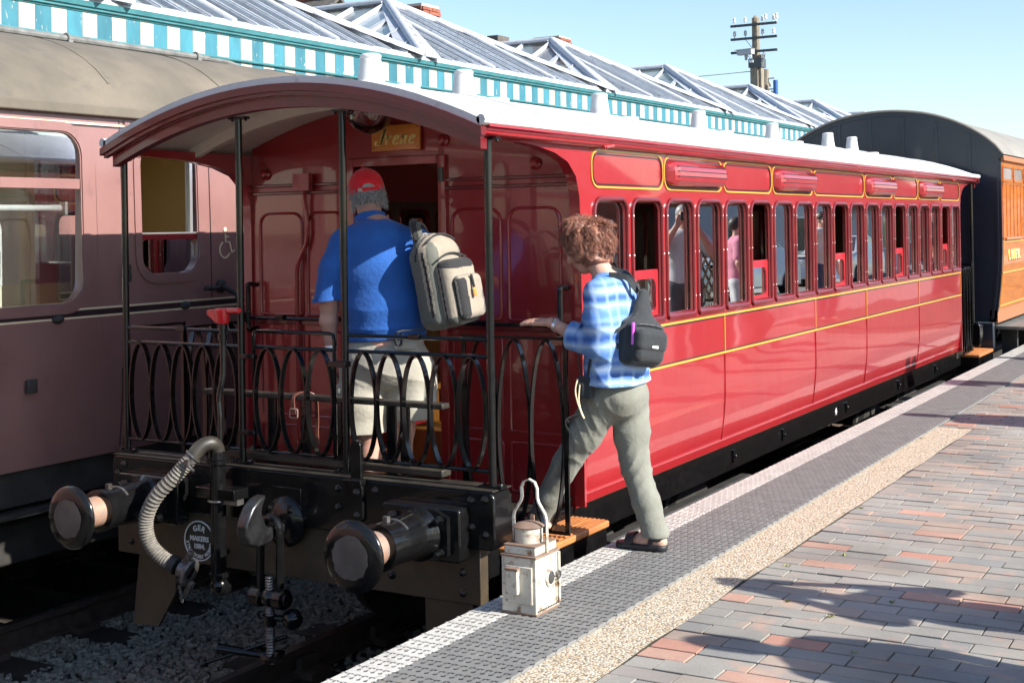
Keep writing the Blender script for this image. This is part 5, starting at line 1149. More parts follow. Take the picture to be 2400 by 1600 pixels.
MB().cyl((-8.34, 31.4, 0), (-8.34, 31.4, 6.46), .07, n=12).build('shaft', 'blue', B1)
MB().cyl((-8.34, 31.4, 6.22), (-9.2, 31.4, 6.18), .015).tube(spline([(-8.36, 31.4, 5.6), (-8.5, 31.4, 5.95), (-8.75, 31.4, 6.12), (-9.0, 31.4, 6.18)], 5), .014).build('bracket_arm', 'blue', B1)
tag(MB().cyl((-14.8, 18.3, 5.0), (-14.8, 18.3, 8.4), .075, n=12).cyl((-14.8, 18.3, 8.4), (-14.8, 18.3, 8.45), .09, n=12).build('blue_post', 'blue'), 'top of a blue post behind the red ridge tiles at top left', 'post')
def tree(x, y, z0, h, r, lab, seed, m='leaf', n=2600):
    rg = random.Random(seed); T = thing('tree', (x, y, z0), lab, 'tree', 'trees behind the station')
    mb = MB().tube([(x, y, z0), (x+.1, y, z0+h*.3), (x, y+.1, z0+h*.6), (x, y, z0+h*.9)], [.22, .17, .1, .03], 8); cl = []
    for k in range(11):
        a = rg.uniform(0, 6.28); e = Vector((x+math.cos(a)*r*rg.uniform(.3, .95), y+math.sin(a)*r*rg.uniform(.3, .95), z0+h*rg.uniform(.6, 1.0))); s0 = Vector((x, y, z0+h*rg.uniform(.35, .6)))
        mb.tube([s0, s0.lerp(e, .5)+Vector((0, 0, .2)), e], [.07, .045, .012], 6); cl.append((e, rg.uniform(.5, 1.0)*r*.42))
    mb.build('trunk', 'bark', T); c = MB()
    for k in range(n):
        e, q = rg.choice(cl); d = Vector((rg.gauss(0, 1), rg.gauss(0, 1), rg.gauss(0, .8))); p = e+d.normalized()*q*rg.uniform(.2, 1.05)
        u = Vector((rg.gauss(0, 1), rg.gauss(0, 1), rg.gauss(0, 1))).normalized(); w = u.cross(Vector((rg.gauss(0, 1), rg.gauss(0, 1), rg.gauss(0, 1)))).normalized(); s_ = rg.uniform(.06, .13)*(1 if r < 2 else 3.2)
        c.add([p-u*s_, p+w*s_*.5, p+u*s_, p-w*s_*.5], [(0, 1, 2, 3)])
    c.build('crown', m, T, smooth=0)
tree(-18.6, 51, -.5, 9.0, 1.6, 'small brownish green tree peeping over the canopy, left of the telegraph pole', 1)
tree(-16.8, 52.5, -.5, 8.7, 1.5, 'low bushy treetop over the canopy just beside the telegraph pole', 2)
for i, (x, y, h, r) in enumerate([(-22, -38, 8.5, 4.2), (-13, -42, 9.5, 4.6), (-4, -36, 8.0, 4.0), (5, -41, 9.0, 4.4), (14, -37, 8.2, 4.2), (23, -43, 9.5, 4.6)]):
    tree(x, y, -.5, h, r, ['leftmost', 'second from left', 'third from left', 'fourth from left', 'fifth from left', 'rightmost'][i]+' broad tree in the unseen row added to darken reflections in the end wall', 30+i, n=1500)  # unseen row added behind the camera to darken the end wall reflections
# ---------------------------------------------------------------- implicit surfaces for people and bags
class SDF:
    def __init__(s, lo, hi, h):
        s.h = h; s.lo = np.array(lo, float); n = np.ceil((np.array(hi)-s.lo)/h).astype(int)+1; s.n = n
        s.ax = [s.lo[i]+h*np.arange(n[i]) for i in range(3)]; s.V = np.full(n, .5, np.float32)
    def block(s, lo, hi):
        a = np.clip(np.floor((np.array(lo)-s.lo)/s.h).astype(int), 0, s.n-1); b = np.clip(np.ceil((np.array(hi)-s.lo)/s.h).astype(int)+1, 1, s.n)
        sl = tuple(slice(a[i], b[i]) for i in range(3))
        X, Y, Z = np.meshgrid(*[s.ax[i][sl[i]] for i in range(3)], indexing='ij'); return sl, X.astype(np.float32), Y.astype(np.float32), Z.astype(np.float32)
    def merge(s, sl, d, k, op='u'):
        v = s.V[sl]
        if op == 'u':
            if k > 0:
                hh = np.clip(.5+.5*(v-d)/k, 0, 1); s.V[sl] = v*(1-hh)+d*hh-k*hh*(1-hh)
            else: s.V[sl] = np.minimum(v, d)
        else:
            if k > 0:
                hh = np.clip(.5-.5*(v+d)/k, 0, 1); s.V[sl] = v*(1-hh)-d*hh+k*hh*(1-hh)
            else: s.V[sl] = np.maximum(v, -d)
        return s
    def cone(s, a, b, r1, r2, k=.02, flat=None, op='u'):
        # tapered capsule; flat=(axis, scale) squashes the section along an axis
        a = np.array(a, float); b = np.array(b, float); m = max(r1, r2)*(max(1, flat[1]) if flat else 1)+k*2+s.h*3
        sl, X, Y, Z = s.block(np.minimum(a, b)-m, np.maximum(a, b)+m)
        d = b-a; L2 = d@d+1e-9
        px, py, pz = X-a[0], Y-a[1], Z-a[2]
        t = np.clip((px*d[0]+py*d[1]+pz*d[2])/L2, 0, 1)
        qx, qy, qz = px-t*d[0], py-t*d[1], pz-t*d[2]; sc = 1.0
        if flat:
            n = np.array(flat[0], float); n /= np.linalg.norm(n); f = 1/flat[1]-1; w = (qx*n[0]+qy*n[1]+qz*n[2])*f
            qx, qy, qz = qx+w*n[0], qy+w*n[1], qz+w*n[2]; sc = min(1, flat[1])
        return s.merge(sl, ((np.sqrt(qx*qx+qy*qy+qz*qz)-(r1+(r2-r1)*t))*sc).astype(np.float32), k, op)
    def chain(s, pts, rs, k=.02, flat=None):
        for i in range(len(pts)-1): s.cone(pts[i], pts[i+1], rs[i], rs[i+1], k, flat)
        return s
    def ell(s, c, r, k=.02, R=None, op='u'):
        c = np.array(c, float); r = np.array(r, float); m = max(r)+k*2+s.h*3; sl, X, Y, Z = s.block(c-m, c+m)
        P = np.stack([X-c[0], Y-c[1], Z-c[2]], -1)
        if R is not None: P = P @ np.array(R, dtype=np.float32)
        k0 = np.sqrt(((P/r)**2).sum(-1)); k1 = np.sqrt(((P/(r*r))**2).sum(-1))+1e-6
        return s.merge(sl, (k0*(k0-1)/k1).astype(np.float32), k, op)
    def rbox(s, c, half, rad, k=.0, R=None, op='u', taper=0):
        c = np.array(c, float); half = np.array(half, float); m = np.linalg.norm(half)+rad+k*2+s.h*3; sl, X, Y, Z = s.block(c-m, c+m)
        P = np.stack([X-c[0], Y-c[1], Z-c[2]], -1)
        if R is not None: P = P @ np.array(R, dtype=np.float32)
        if taper:
            f = 1+taper*P[..., 2:3]/half[2]; P = np.concatenate([P[..., :2]*f, P[..., 2:]], -1)
        q = np.abs(P)-(half-rad); d = np.sqrt((np.maximum(q, 0)**2).sum(-1))+np.minimum(q.max(-1), 0)-rad
        return s.merge(sl, d.astype(np.float32), k, op)
    def cut(s, p, n, k=.006):
        # keep the half space where (x-p).n < 0
        p = np.array(p, float); n = np.array(n, float); n /= np.linalg.norm(n); sl, X, Y, Z = s.block(s.lo, s.lo+s.n*s.h)
        d = -((X-p[0])*n[0]+(Y-p[1])*n[1]+(Z-p[2])*n[2]); return s.merge(sl, d.astype(np.float32), k, 's')
    def warp(s, fn):
        sl, X, Y, Z = s.block(s.lo, s.lo+s.n*s.h); s.V += fn(X, Y, Z).astype(np.float32); return s
    def mesh(s, name, mats, matfn=None):
        V = s.V.copy(); V[0], V[-1] = .5, .5; V[:, 0], V[:, -1] = .5, .5; V[:, :, 0], V[:, :, -1] = .5, .5
        ins = V < 0; nx, ny, nz = V.shape
        cor = [(i, j, k) for i in (0, 1) for j in (0, 1) for k in (0, 1)]
        cnt = sum(ins[i:nx-1+i, j:ny-1+j, k:nz-1+k].astype(np.int8) for i, j, k in cor)
        act = (cnt > 0) & (cnt < 8); idx = np.full(act.shape, -1, np.int64); ci = np.argwhere(act); idx[act] = np.arange(len(ci))
        vals = {c: V[ci[:, 0]+c[0], ci[:, 1]+c[1], ci[:, 2]+c[2]] for c in cor}
        acc = np.zeros((len(ci), 3)); num = np.zeros(len(ci))
        for a in cor:
            for ax in range(3):
                if a[ax]: continue
                b = list(a); b[ax] = 1; b = tuple(b); va, vb_ = vals[a], vals[b]; m = (va < 0) != (vb_ < 0)
                t = np.where(m, va/np.where(m, va-vb_, 1), 0)
                for q in range(3): acc[:, q] += np.where(m, a[q]+(t if q == ax else 0), 0)
                num += m
        P = s.lo+s.h*(ci+acc/num[:, None])
        F = []
        for ax in range(3):
            o1, o2 = [(1, 2), (2, 0), (0, 1)][ax]
            A = ins.take(range(V.shape[ax]-1), ax); B = ins.take(range(1, V.shape[ax]), ax); cr = np.argwhere(A != B)
            e1 = np.zeros(3, int); e1[o1] = 1; e2 = np.zeros(3, int); e2[o2] = 1
            ok = (cr[:, o1] > 0) & (cr[:, o2] > 0); cr = cr[ok]; fl = A[tuple(cr.T)]
            q = [idx[tuple((cr-e1-e2).T)], idx[tuple((cr-e2).T)], idx[tuple(cr.T)], idx[tuple((cr-e1).T)]]
            Q = np.stack(q, 1); Q[~fl] = Q[~fl][:, ::-1]; F.append(Q)
        F = np.concatenate(F); F = F[(F >= 0).all(1)]
        me = bpy.data.meshes.new(name); me.vertices.add(len(P)); me.vertices.foreach_set('co', P.astype(np.float32).ravel())
        me.loops.add(len(F)*4); me.loops.foreach_set('vertex_index', F.astype(np.int32).ravel()); me.polygons.add(len(F)); me.polygons.foreach_set('loop_start', np.arange(0, len(F)*4, 4, dtype=np.int32))
        me.update(calc_edges=True); me.validate()
        for m in mats: me.materials.append(M[m] if isinstance(m, str) else m)
        me.polygons.foreach_set('use_smooth', [True]*len(me.polygons))
        if matfn is not None and len(me.polygons) == len(F): me.polygons.foreach_set('material_index', matfn(P[F].mean(1)).astype(np.int32))
        me.update(); return me
    def build(s, name, mats, parent=None, matfn=None):
        o = bpy.data.objects.new(name, s.mesh(name, mats if isinstance(mats, list) else [mats], matfn)); return link(o, parent)
def nz3(X, Y, Z, f, seed=0):
    # cheap smooth pseudo-noise from summed sines
    r = np.random.RandomState(seed); out = 0
    for i in range(5):
        d = r.normal(size=3); d /= np.linalg.norm(d); out = out+np.sin((X*d[0]+Y*d[1]+Z*d[2])*f*r.uniform(.7, 1.5)+r.uniform(0, 6.28))
    return out/5

def skin(name, c): return mat(name, c, tuple(v*.86 for v in c), scale=30, rough=.5, sub=.15)
M['skin_m'] = skin('man_skin', (.60, .33, .25)); M['skin_w'] = skin('woman_skin', (.62, .36, .27))
def cloth(name, c1, c2=None, **k):
    return mat(name, c1, c2 or tuple(v*.85 for v in c1), scale=k.pop('scale', 12), rough=.85, sheen=.15, bump=k.pop('bump', (46, .5, .006)), **k)
M['polo'] = cloth('blue_polo_cloth', (.014, .105, .40))
M['short'] = cloth('khaki_shorts_cloth', (.43, .40, .33))
M['cap'] = cloth('red_cap_cloth', (.78, .012, .024))
M['hair_g'] = mat('grey_hair', (.42, .41, .40), (.22, .215, .21), scale=60, rough=.5)
M['hair_r'] = mat('auburn_hair', (.33, .14, .09), (.20, .08, .05), scale=40, rough=.45, c3=(.52, .28, .19), s3=55, a3=(.52, .72))
M['pants'] = cloth('grey_green_trouser_cloth', (.215, .218, .18))
M['pack_k'] = cloth('tan_pack_cloth', (.32, .275, .215)); M['pack_g'] = cloth('grey_green_pack_cloth', (.125, .128, .108)); M['pack_b'] = cloth('black_pack_mesh', (.018, .018, .02))
M['bag'] = cloth('black_bag_cloth', (.024, .028, .032)); M['pink'] = mat('pink_plastic', (.62, .10, .55), rough=.3, coat=.5)
M['sandal'] = mat('black_sandal', (.018, .018, .022), rough=.5)
def plaid():
    m = bpy.data.materials.new('blue_plaid_cloth'); m.use_nodes = True; n, L, b = nodes(m)
    ge = n.new('ShaderNodeNewGeometry'); t = n.new('ShaderNodeTexNoise'); t.inputs['Scale'].default_value = 5; L.new(ge.outputs['Position'], t.inputs['Vector'])
    vm = n.new('ShaderNodeVectorMath'); vm.operation = 'MULTIPLY_ADD'; vm.inputs[1].default_value = (.03, .03, .05); L.new(t.outputs['Color'], vm.inputs[0]); L.new(ge.outputs['Position'], vm.inputs[2])
    sp = n.new('ShaderNodeSeparateXYZ'); L.new(vm.outputs[0], sp.inputs[0])
    zz = n.new('ShaderNodeMath'); zz.operation = 'MULTIPLY'; zz.inputs[1].default_value = 5.4; L.new(sp.outputs['Z'], zz.inputs[0])
    fr = n.new('ShaderNodeMath'); fr.operation = 'FRACT'; L.new(zz.outputs[0], fr.inputs[0])
    cr = n.new('ShaderNodeValToRGB'); e = cr.color_ramp; e.elements[0].position = 0; e.elements[0].color = (.09, .23, .58, 1); e.elements[1].position = 1; e.elements[1].color = (.09, .23, .58, 1)
    for p, c in ((.10, (.12, .25, .54)), (.2, (.18, .32, .60)), (.27, (.36, .48, .68)), (.38, (.10, .22, .52)), (.44, (.035, .10, .34)), (.50, (.05, .13, .40)), (.56, (.14, .27, .56)), (.66, (.38, .50, .69)), (.80, (.08, .19, .48)), (.90, (.20, .34, .61))):
        x = e.elements.new(p); x.color = (*c, 1)
    L.new(fr.outputs[0], cr.inputs[0])
    ad = n.new('ShaderNodeMath'); ad.operation = 'ADD'; L.new(sp.outputs['X'], ad.inputs[0]); L.new(sp.outputs['Y'], ad.inputs[1])
    w = n.new('ShaderNodeMath'); w.operation = 'MULTIPLY'; w.inputs[1].default_value = 70; L.new(ad.outputs[0], w.inputs[0])
    sn = n.new('ShaderNodeMath'); sn.operation = 'SINE'; L.new(w.outputs[0], sn.inputs[0])
    mr = n.new('ShaderNodeMapRange'); mr.inputs[1].default_value = .3; mr.inputs[2].default_value = 1; mr.inputs[4].default_value = .38; L.new(sn.outputs[0], mr.inputs[0])
    mx = n.new('ShaderNodeMix'); mx.data_type = 'RGBA'; L.new(mr.outputs[0], mx.inputs[0]); L.new(cr.outputs[0], mx.inputs[6]); mx.inputs[7].default_value = (.36, .50, .70, 1)
    L.new(mx.outputs[2], b.inputs['Base Color']); b.inputs['Roughness'].default_value = .85
    return m
M['plaid'] = plaid()

def hand(s, wrist, tip, palm_n, thumb_side, r=.0085, L=None, curl=.0, k=.006):
    # palm and five fingers grown into a field; palm_n: normal of the back of the hand, thumb_side: +-1
    w = np.array(wrist, float); d = np.array(tip, float)-w; L = np.linalg.norm(d); d /= L; n = np.array(palm_n, float); n -= d*(n@d); n /= np.linalg.norm(n); u = np.cross(d, n)*thumb_side
    pl = L*.5
    for i, f in enumerate((-1.5, -.5, .5, 1.5)):
        s.cone(w+d*.01+u*f*.009, w+d*pl+u*f*.0185, .015, .0125, .012)
        fl = [.80, .94, 1.0, .90][i] if thumb_side else 1
        base = w+d*pl+u*f*.0185; ln = (L-pl)*fl
        p1 = base+d*ln*.45-n*curl*ln*.12+u*f*.002; p2 = p1+d*ln*.3*(1-curl*.3)-n*curl*ln*.25; p3 = p2+d*ln*.25*(1-curl*.6)-n*curl*ln*.3
        s.chain([base, p1, p2, p3], [.0105, .0092, .0085, .0072], .003)
    tb = w+d*.028+u*.022; t1 = tb+d*.030+u*.028-n*.012; t2 = t1+d*.032+u*.008-n*.006
    s.chain([tb, t1, t2], [.0135, .0115, .009], .006)
def head(s, c, fwd, upv, sc=1.0):
    # head field: fwd face direction, upv crown direction
    f = np.array(fwd, float); f /= np.linalg.norm(f); u = np.array(upv, float); u -= f*(u@f); u /= np.linalg.norm(u); l = np.cross(u, f); c = np.array(c, float)
    R = np.stack([l, f, u], 1)
    def P(a, b, d): return c+(l*a+f*b+u*d)*sc
    s.ell(P(0, -.012, .03), np.array((.076, .098, .092))*sc, .01, R)
    s.ell(P(0, .03, -.045), np.array((.060, .070, .075))*sc, .03, R)
    s.ell(P(0, .066, -.100), np.array((.026, .022, .020))*sc, .025, R)     # chin
    s.cone(P(0, .085, .015), P(0, .112, -.024), .009*sc, .0145*sc, .012)    # nose
    s.ell(P(0, .082, -.062), np.array((.026, .018, .010))*sc, .01, R)       # lips
    s.ell(P(0, .078, .028), np.array((.056, .018, .014))*sc, .02, R)        # brow
    for q in (-1, 1):
        s.ell(P(q*.042, .070, -.026), np.array((.024, .022, .022))*sc, .02, R)  # cheek
        s.ell(P(q*.030, .090, .008), np.array((.016, .010, .010))*sc, .004, R, 's')
        s.ell(P(q*.030, .077, .008), np.array((.013, .011, .011))*sc, .002, R)  # eye
        s.ell(P(q*.078, -.008, -.012), np.array((.010, .020, .034))*sc, .006, R) # ear
    return l, f, u
def locks(mb, roots, dirs, rg, L, r, wave=.01, seg=7, n=5, grav=.3):
    for p, d in zip(roots, dirs):
        p = Vector(p); d = Vector(d).normalized(); ln = L*rg.uniform(.6, 1.25); ph = rg.uniform(0, 6.28); a, b = frame_axes(d); pts = []; rad = []
        for i in range(seg+1):
            t = i/seg; q = p+d*ln*t+Vector((0, 0, -grav*ln*t*t))+a*math.sin(ph+t*7.5)*wave*(.3+t)+b*math.cos(ph*1.7+t*6.5)*wave*(.3+t); pts.append(q); rad.append(r*(1.05-.85*t)*(.6+.4*min(1, t*6)))
        mb.tube(pts, rad, n)
# ---------------------------------------------------------------- woman stepping up from the platform
WO = thing('person', (1.58, .72, PZ), 'woman in blue plaid shirt and grey-green trousers stepping up onto the carriage', 'person')
b = SDF((.90, .44, .88), (1.82, 1.02, 2.56), .0055)
HC = (1.375, .70, 2.345)
head(b, HC, (-.86, -.05, -.50), (-.50, 0, .86), .98)
b.cone((1.435, .70, 2.27), (1.50, .70, 2.16), .050, .060, .03)
b.chain([(1.50, .70, 2.12), (1.51, .70, 1.90), (1.50, .70, 1.66)], [.10, .10, .12], .03)
b.cone((1.50, .56, 2.10), (1.50, .84, 2.10), .05, .05, .03)
b.chain([(1.50, .555, 2.10), (1.515, .515, 1.875)], [.05, .043], .02)
b.chain([(1.515, .515, 1.875), (1.43, .520, 1.895), (1.245, .545, 1.975)], [.045, .042, .026], .02, flat=None)
hand(b, (1.245, .545, 1.978), (1.055, .575, 1.975), (.05, -.25, 1), 1, curl=.12)
b.chain([(1.50, .85, 2.10), (1.40, .90, 1.88), (1.20, .86, 1.86)], [.05, .042, .027], .02)
hand(b, (1.20, .86, 1.86), (1.04, .83, 1.86), (0, .5, 1), -1, curl=.4)
b.chain([(1.45, .645, 1.62), (1.235, .645, 1.285), (1.075, .66, 1.0)], [.09, .058, .04], .03)
b.chain([(1.50, .77, 1.62), (1.57, .735, 1.28), (1.68, .705, .955)], [.09, .058, .04], .03)
for (ax, ay, az), (tx_, ty_) in (((1.085, .66, .985), (.925, .655)), ((1.685, .705, .945), (1.55, .695))):
    g0 = az-.045 if ax < 1.2 else .918
    b.chain([(ax+.025, ay, g0+.012), ((ax+tx_)/2, ay, g0+.012), (tx_+.012, ty_, g0-.002)], [.034, .034, .020], .02)
b.build('body', ['skin_w'], WO)
# shirt
sh = SDF((1.24, .42, 1.62), (1.80, 1.04, 2.32), .006)
sh.chain([(1.505, .70, 2.10), (1.515, .70, 1.95), (1.505, .70, 1.80), (1.495, .70, 1.66)], [.115, .127, .138, .160], .04, flat=((0, 1, 0), 1.42))
sh.cone((1.505, .565, 2.115), (1.505, .835, 2.115), .060, .060, .05); sh.cone((1.485, .70, 2.165), (1.51, .70, 2.14), .070, .09, .03)
sh.ell((1.44, .70, 1.98), (.10, .14, .12), .05)
sh.chain([(1.505, .555, 2.105), (1.525, .515, 1.98), (1.515, .505, 1.875)], [.072, .078, .072], .025)
sh.cone((1.515, .505, 1.875), (1.40, .515, 1.905), .070, .064, .02)
sh.chain([(1.505, .85, 2.10), (1.42, .90, 1.90)], [.07, .066], .03)
def rdg(a): return np.abs(np.sin(a))**.6-.6
def fold_w(X, Y, Z):
    w = 2.5*nz3(X, Y, Z, 16, 21)
    f = .006*rdg(30*(Z+.35*X)+w+2*np.sin(9*X))*np.clip((1.98-Z)*5, 0.15, 1)+.005*rdg(24*(Y*.8+.5*Z-.6*X)+w)+.003*nz3(X, Y, Z, 34, 3)
    f += .006*rdg(9*X+16*Y+w)*np.clip((1.85-Z)*5, 0, 1)
    return f
sh.warp(fold_w); sh.cut((1.50, .70, 1.69), (-.06, .05, -1)); sh.cut((1.365, .51, 1.91), (-1, .1, .25)); sh.ell((1.425, .70, 2.245), (.078, .078, .07), .01, op='s')
sh.build('shirt', ['plaid'], WO)
cf = MB(); c0 = Vector((1.392, .512, 1.912)); ax_ = Vector((-1, .08, .22)).normalized(); u_, w_ = frame_axes(ax_)
rgc = random.Random(2); pts = [c0+(u_*math.cos(a)+w_*math.sin(a))*(.0665+.003*math.sin(3*a)) for a in [2*PI*i/28 for i in range(28)]]
cf.strip(pts, ax_, .052, .010, closed=True).build('rolled_cuff', 'plaid', WO, smooth=60)
# trousers
tr = SDF((.98, .50, .93), (1.82, .98, 1.80), .006)
tr.chain([(1.50, .70, 1.76), (1.505, .70, 1.62)], [.108, .116], .03, flat=((0, 1, 0), 1.25)); tr.ell((1.54, .70, 1.62), (.090, .135, .11), .04)
tr.chain([(1.45, .640, 1.60), (1.345, .642, 1.43), (1.235, .645, 1.275), (1.13, .655, 1.10), (1.075, .66, .99)], [.098, .086, .068, .060, .060], .025)
tr.chain([(1.525, .765, 1.60), (1.545, .755, 1.43), (1.57, .74, 1.27), (1.635, .72, 1.10), (1.685, .705, .965)], [.100, .088, .072, .066, .067], .025)
def rdg(a): return np.abs(np.sin(a))**.6-.6
def fold_t(X, Y, Z):
    w = 3*np.sin(11*X+6*Y)+2*nz3(X, Y, Z, 14, 12)
    f = .0075*rdg(34*(Z-.45*X)+w)*np.exp(-((Z-1.27)/.10)**2)+.007*rdg(40*(Z+.2*X)+w)*np.exp(-((Z-1.03)/.08)**2)
    f += .006*rdg(26*(Z+1.1*X)+w)*np.exp(-((Z-1.50)/.11)**2)+.004*nz3(X, Y, Z, 30, 5)+.0025*rdg(14*X+18*Y+6*Z+w)
    return f
tr.warp(fold_t); tr.cut((1.64, .7, .955), (.06, 0, -1)) if False else None
tr.rbox((1.685, .705, .90), (.2, .2, .052), .004, .004, op='s'); tr.rbox((1.08, .66, .93), (.13, .12, .042), .004, .004, op='s')
to = tr.build('trousers', ['pants'], WO)
MB().sph((1.30, .553, 1.50), (.010, .006, .010), 10, 6).build('pocket_button', 'steel', to)
pk = MB().strip(spline([(1.385, .553, 1.545), (1.33, .557, 1.53), (1.285, .562, 1.50), (1.305, .562, 1.45), (1.345, .556, 1.43)], 4), (0, 1, 0), .010, .006).build('pocket_flap_seam', 'pants', to)
# sandals
for (ax, ay, g), nm in (((1.62, .70, PZ), 1), ((1.005, .658, .935), 2)):
    so_ = SDF((ax-.16, ay-.075, g-.01), (ax+.16, ay+.075, g+.12), .005)
    so_.chain([(ax-.095, ay, g+.014), (ax, ay, g+.016), (ax+.09, ay, g+.018)], [.045, .042, .038], .02); so_.cut((ax, ay, g+.030), (0, 0, 1), .003); so_.cut((ax, ay, g+.001), (0, 0, -1), .002)
    sn_ = so_.build('sandal', ['sandal'], WO)
    MB().strip([(ax-.055, ay+.047*math.cos(t), g+.028+.047*math.sin(t)) for t in [PI*i/12 for i in range(13)]], (1, 0, .25), .045, .005).build('toe_strap', 'sandal', sn_)
    MB().strip([(ax+.055+.01*math.sin(t), ay+.043*math.cos(t), g+.028+.060*math.sin(t)) for t in [PI*i/12 for i in range(13)]], (1, 0, -.2), .022, .005).build('ankle_strap', 'sandal', sn_)
    MB().strip([(ax+.055+.056*math.sin(t), ay+.043*math.cos(t), g+.060) for t in [PI*i/10 for i in range(11)]], (0, 0, 1), .022, .005).build('heel_strap', 'sandal', sn_)
# watch and ring
wa = MB(); d = Vector((-.19, .03, .08)).normalized(); c = Vector((1.275, .541, 1.962)); u_, w_ = frame_axes(d)
wa.strip([c+(u_*math.cos(a)+w_*math.sin(a))*.031 for a in [2*PI*i/20 for i in range(20)]], d, .017, .004, closed=True).cyl(c+Vector((0, -.01, .030)), c+Vector((0, -.012, .037)), .015, n=14).build('wrist_watch', 'alu', WO)
# hair: core plus wavy locks
hr = SDF((1.18, .52, 2.16), (1.58, .88, 2.54), .006)
hr.ell((1.405, .70, 2.385), (.106, .102, .092), .02); hr.ell((1.43, .70, 2.325), (.085, .10, .095), .03); hr.ell((1.365, .70, 2.41), (.08, .08, .058), .03); hr.ell((1.39, .615, 2.33), (.055, .03, .07), .02); hr.ell((1.39, .785, 2.33), (.055, .03, .07), .02)
hr.warp(lambda X, Y, Z: .008*nz3(X, Y, Z, 90, 2)+.005*np.sin(140*(Z+.4*X)+8*np.sin(20*X)))
ho = hr.build('hair', ['hair_r'], WO)
rg = random.Random(8); mbh = MB(); HCn = Vector((1.405, .70, 2.372))
def clumps(mb, N, per, L, wave, r, spread, lift):
    for i in range(N):
        th = rg.uniform(0, 2*PI); ph = math.acos(rg.uniform(-.5, 1)); v = Vector((math.sin(ph)*math.cos(th), math.sin(ph)*math.sin(th), math.cos(ph)))
        if v.x < -.22 and v.z < .12: continue
        p = HCn+Vector((v.x*.112, v.y*.106, v.z*.108)); g_ = Vector((.2, 0, -1)); tn = g_-v*g_.dot(v)
        if v.z > .70: tn = Vector((v.x-.2, v.y*1.4, 0))+Vector((rg.gauss(0, .3), rg.gauss(0, .3), 0))
        d = (tn.normalized()+v*rg.uniform(0, lift)+Vector((rg.gauss(0, .16), rg.gauss(0, .2), rg.gauss(0, .12)))).normalized(); a, b2 = frame_axes(d); ln = L*rg.uniform(.7, 1.2); f1 = rg.uniform(5.5, 8.5); p1 = rg.uniform(0, 6.28); w = wave*rg.uniform(.6, 1.3)
        for k in range(per):
            o = a*rg.gauss(0, spread)+b2*rg.gauss(0, spread); l2 = ln*rg.uniform(.8, 1.12); e = Vector((rg.gauss(0, .004), rg.gauss(0, .004), rg.gauss(0, .004))); pts = []; rad = []
            for q in range(8):
                t = q/7; cv = -v*(.5*l2*l2*t*t/.11)*.75
                pts.append(p+o*(1-.35*t)+d*l2*t+cv+e*t+(a*math.sin(p1+t*f1)+b2*math.cos(p1*1.3+t*f1*.9))*w*(.25+t)); rad.append(r*(1.1-.7*t))
            mb.tube(pts, rad, 4, caps=False)
clumps(mbh, 380, 13, .088, .0095, .00115, .0048, .28); clumps(mbh, 240, 3, .075, .012, .0008, .007, .9)
mbh.build('hair_locks', 'hair_r', ho)
for o in list(WO.children_recursive):
    if o.data.users == 1:
        n_ = len(o.data.vertices); co = np.empty(n_*3, np.float32); o.data.vertices.foreach_get('co', co); co = co.reshape(-1, 3)
        co[:, 0] -= np.clip(co[:, 2]-1.68, 0, 1)*.075; o.data.vertices.foreach_set('co', co.ravel()); o.data.update()
# small black sling bag on her back
RB = Matrix.Rotation(math.radians(-28), 3, 'Z') @ Matrix.Rotation(math.radians(-9), 3, 'X')
SGB = thing('sling_bag', (1.70, .64, 1.80), 'small black teardrop sling bag with pink pen on the woman\'s back', 'bag')
sg = SDF((1.50, .36, 1.70), (1.98, .90, 2.22), .006); RBn = np.array(RB)
c = np.array((1.655, .645, 1.91))
def L3(a, b_, d): return c+RBn @ np.array((a, b_, d))
sg.rbox(L3(-.005, 0, -.035), (.062, .112, .105), .042, .02, RBn); sg.cone(L3(-.01, -.0, .05), L3(-.045, .02, .20), .078, .032, .05, flat=(RBn[:, 0], .6))
sg.rbox(L3(.062, -.008, -.050), (.046, .088, .072), .034, .010, RBn)
sg.warp(lambda X, Y, Z: .002*nz3(X, Y, Z, 40, 4))
so = sg.build('bag_body', ['bag'], SGB)
fl = SDF((1.55, .40, 1.72), (1.98, .86, 2.10), .005); fl.rbox(L3(.080, -.008, -.015), (.036, .093, .056), .034, 0, RBn); fl.cut(L3(.066, 0, 0), -RBn[:, 0], .004); fl.build('bag_flap', ['bag'], SGB)
MB().obox(Vector(L3(.117, .0, -.040)), (.003, .035, .012), RB).build('bag_label', 'white', SGB)
MB().cyl(Vector(L3(.060, -.100, .040)), Vector(L3(.072, -.099, -.040)), .008).cyl(Vector(L3(.060, -.100, .040)), Vector(L3(.056, -.100, .062)), .009).build('pen', 'pink', SGB)
MB().tube([Vector(L3(.066, a, .058+.003*math.cos(a*20))) for a in np.linspace(-.07, .08, 10)], .003, 5).build('zip', 'steel', SGB)
def strap(pts, w=.026, name='strap', m='bag', par=SGB, wv=None, t=.004):
    P = spline(pts, 6); mb = MB(); vs = []
    for i, p in enumerate(P):
        tg = (P[min(i+1, len(P)-1)]-P[max(i-1, 0)]).normalized(); out = Vector(wv[0])-p if isinstance(wv, tuple) and len(wv) == 1 else (p-Vector((1.53, .70, p.z)))
        sd = tg.cross(out).normalized(); o = sd.cross(tg).normalized()
        for a, b_ in ((-1, -1), (1, -1), (1, 1), (-1, 1)): vs.append(p+sd*a*w/2+o*b_*t/2)
    n = len(P); mb.add(vs, [(i*4+j, i*4+(j+1) % 4, (i+1)*4+(j+1) % 4, (i+1)*4+j) for i in range(n-1) for j in range(4)]+[(3, 2, 1, 0), ((n-1)*4, (n-1)*4+1, (n-1)*4+2, (n-1)*4+3)])
    return mb.build(name, m, par)
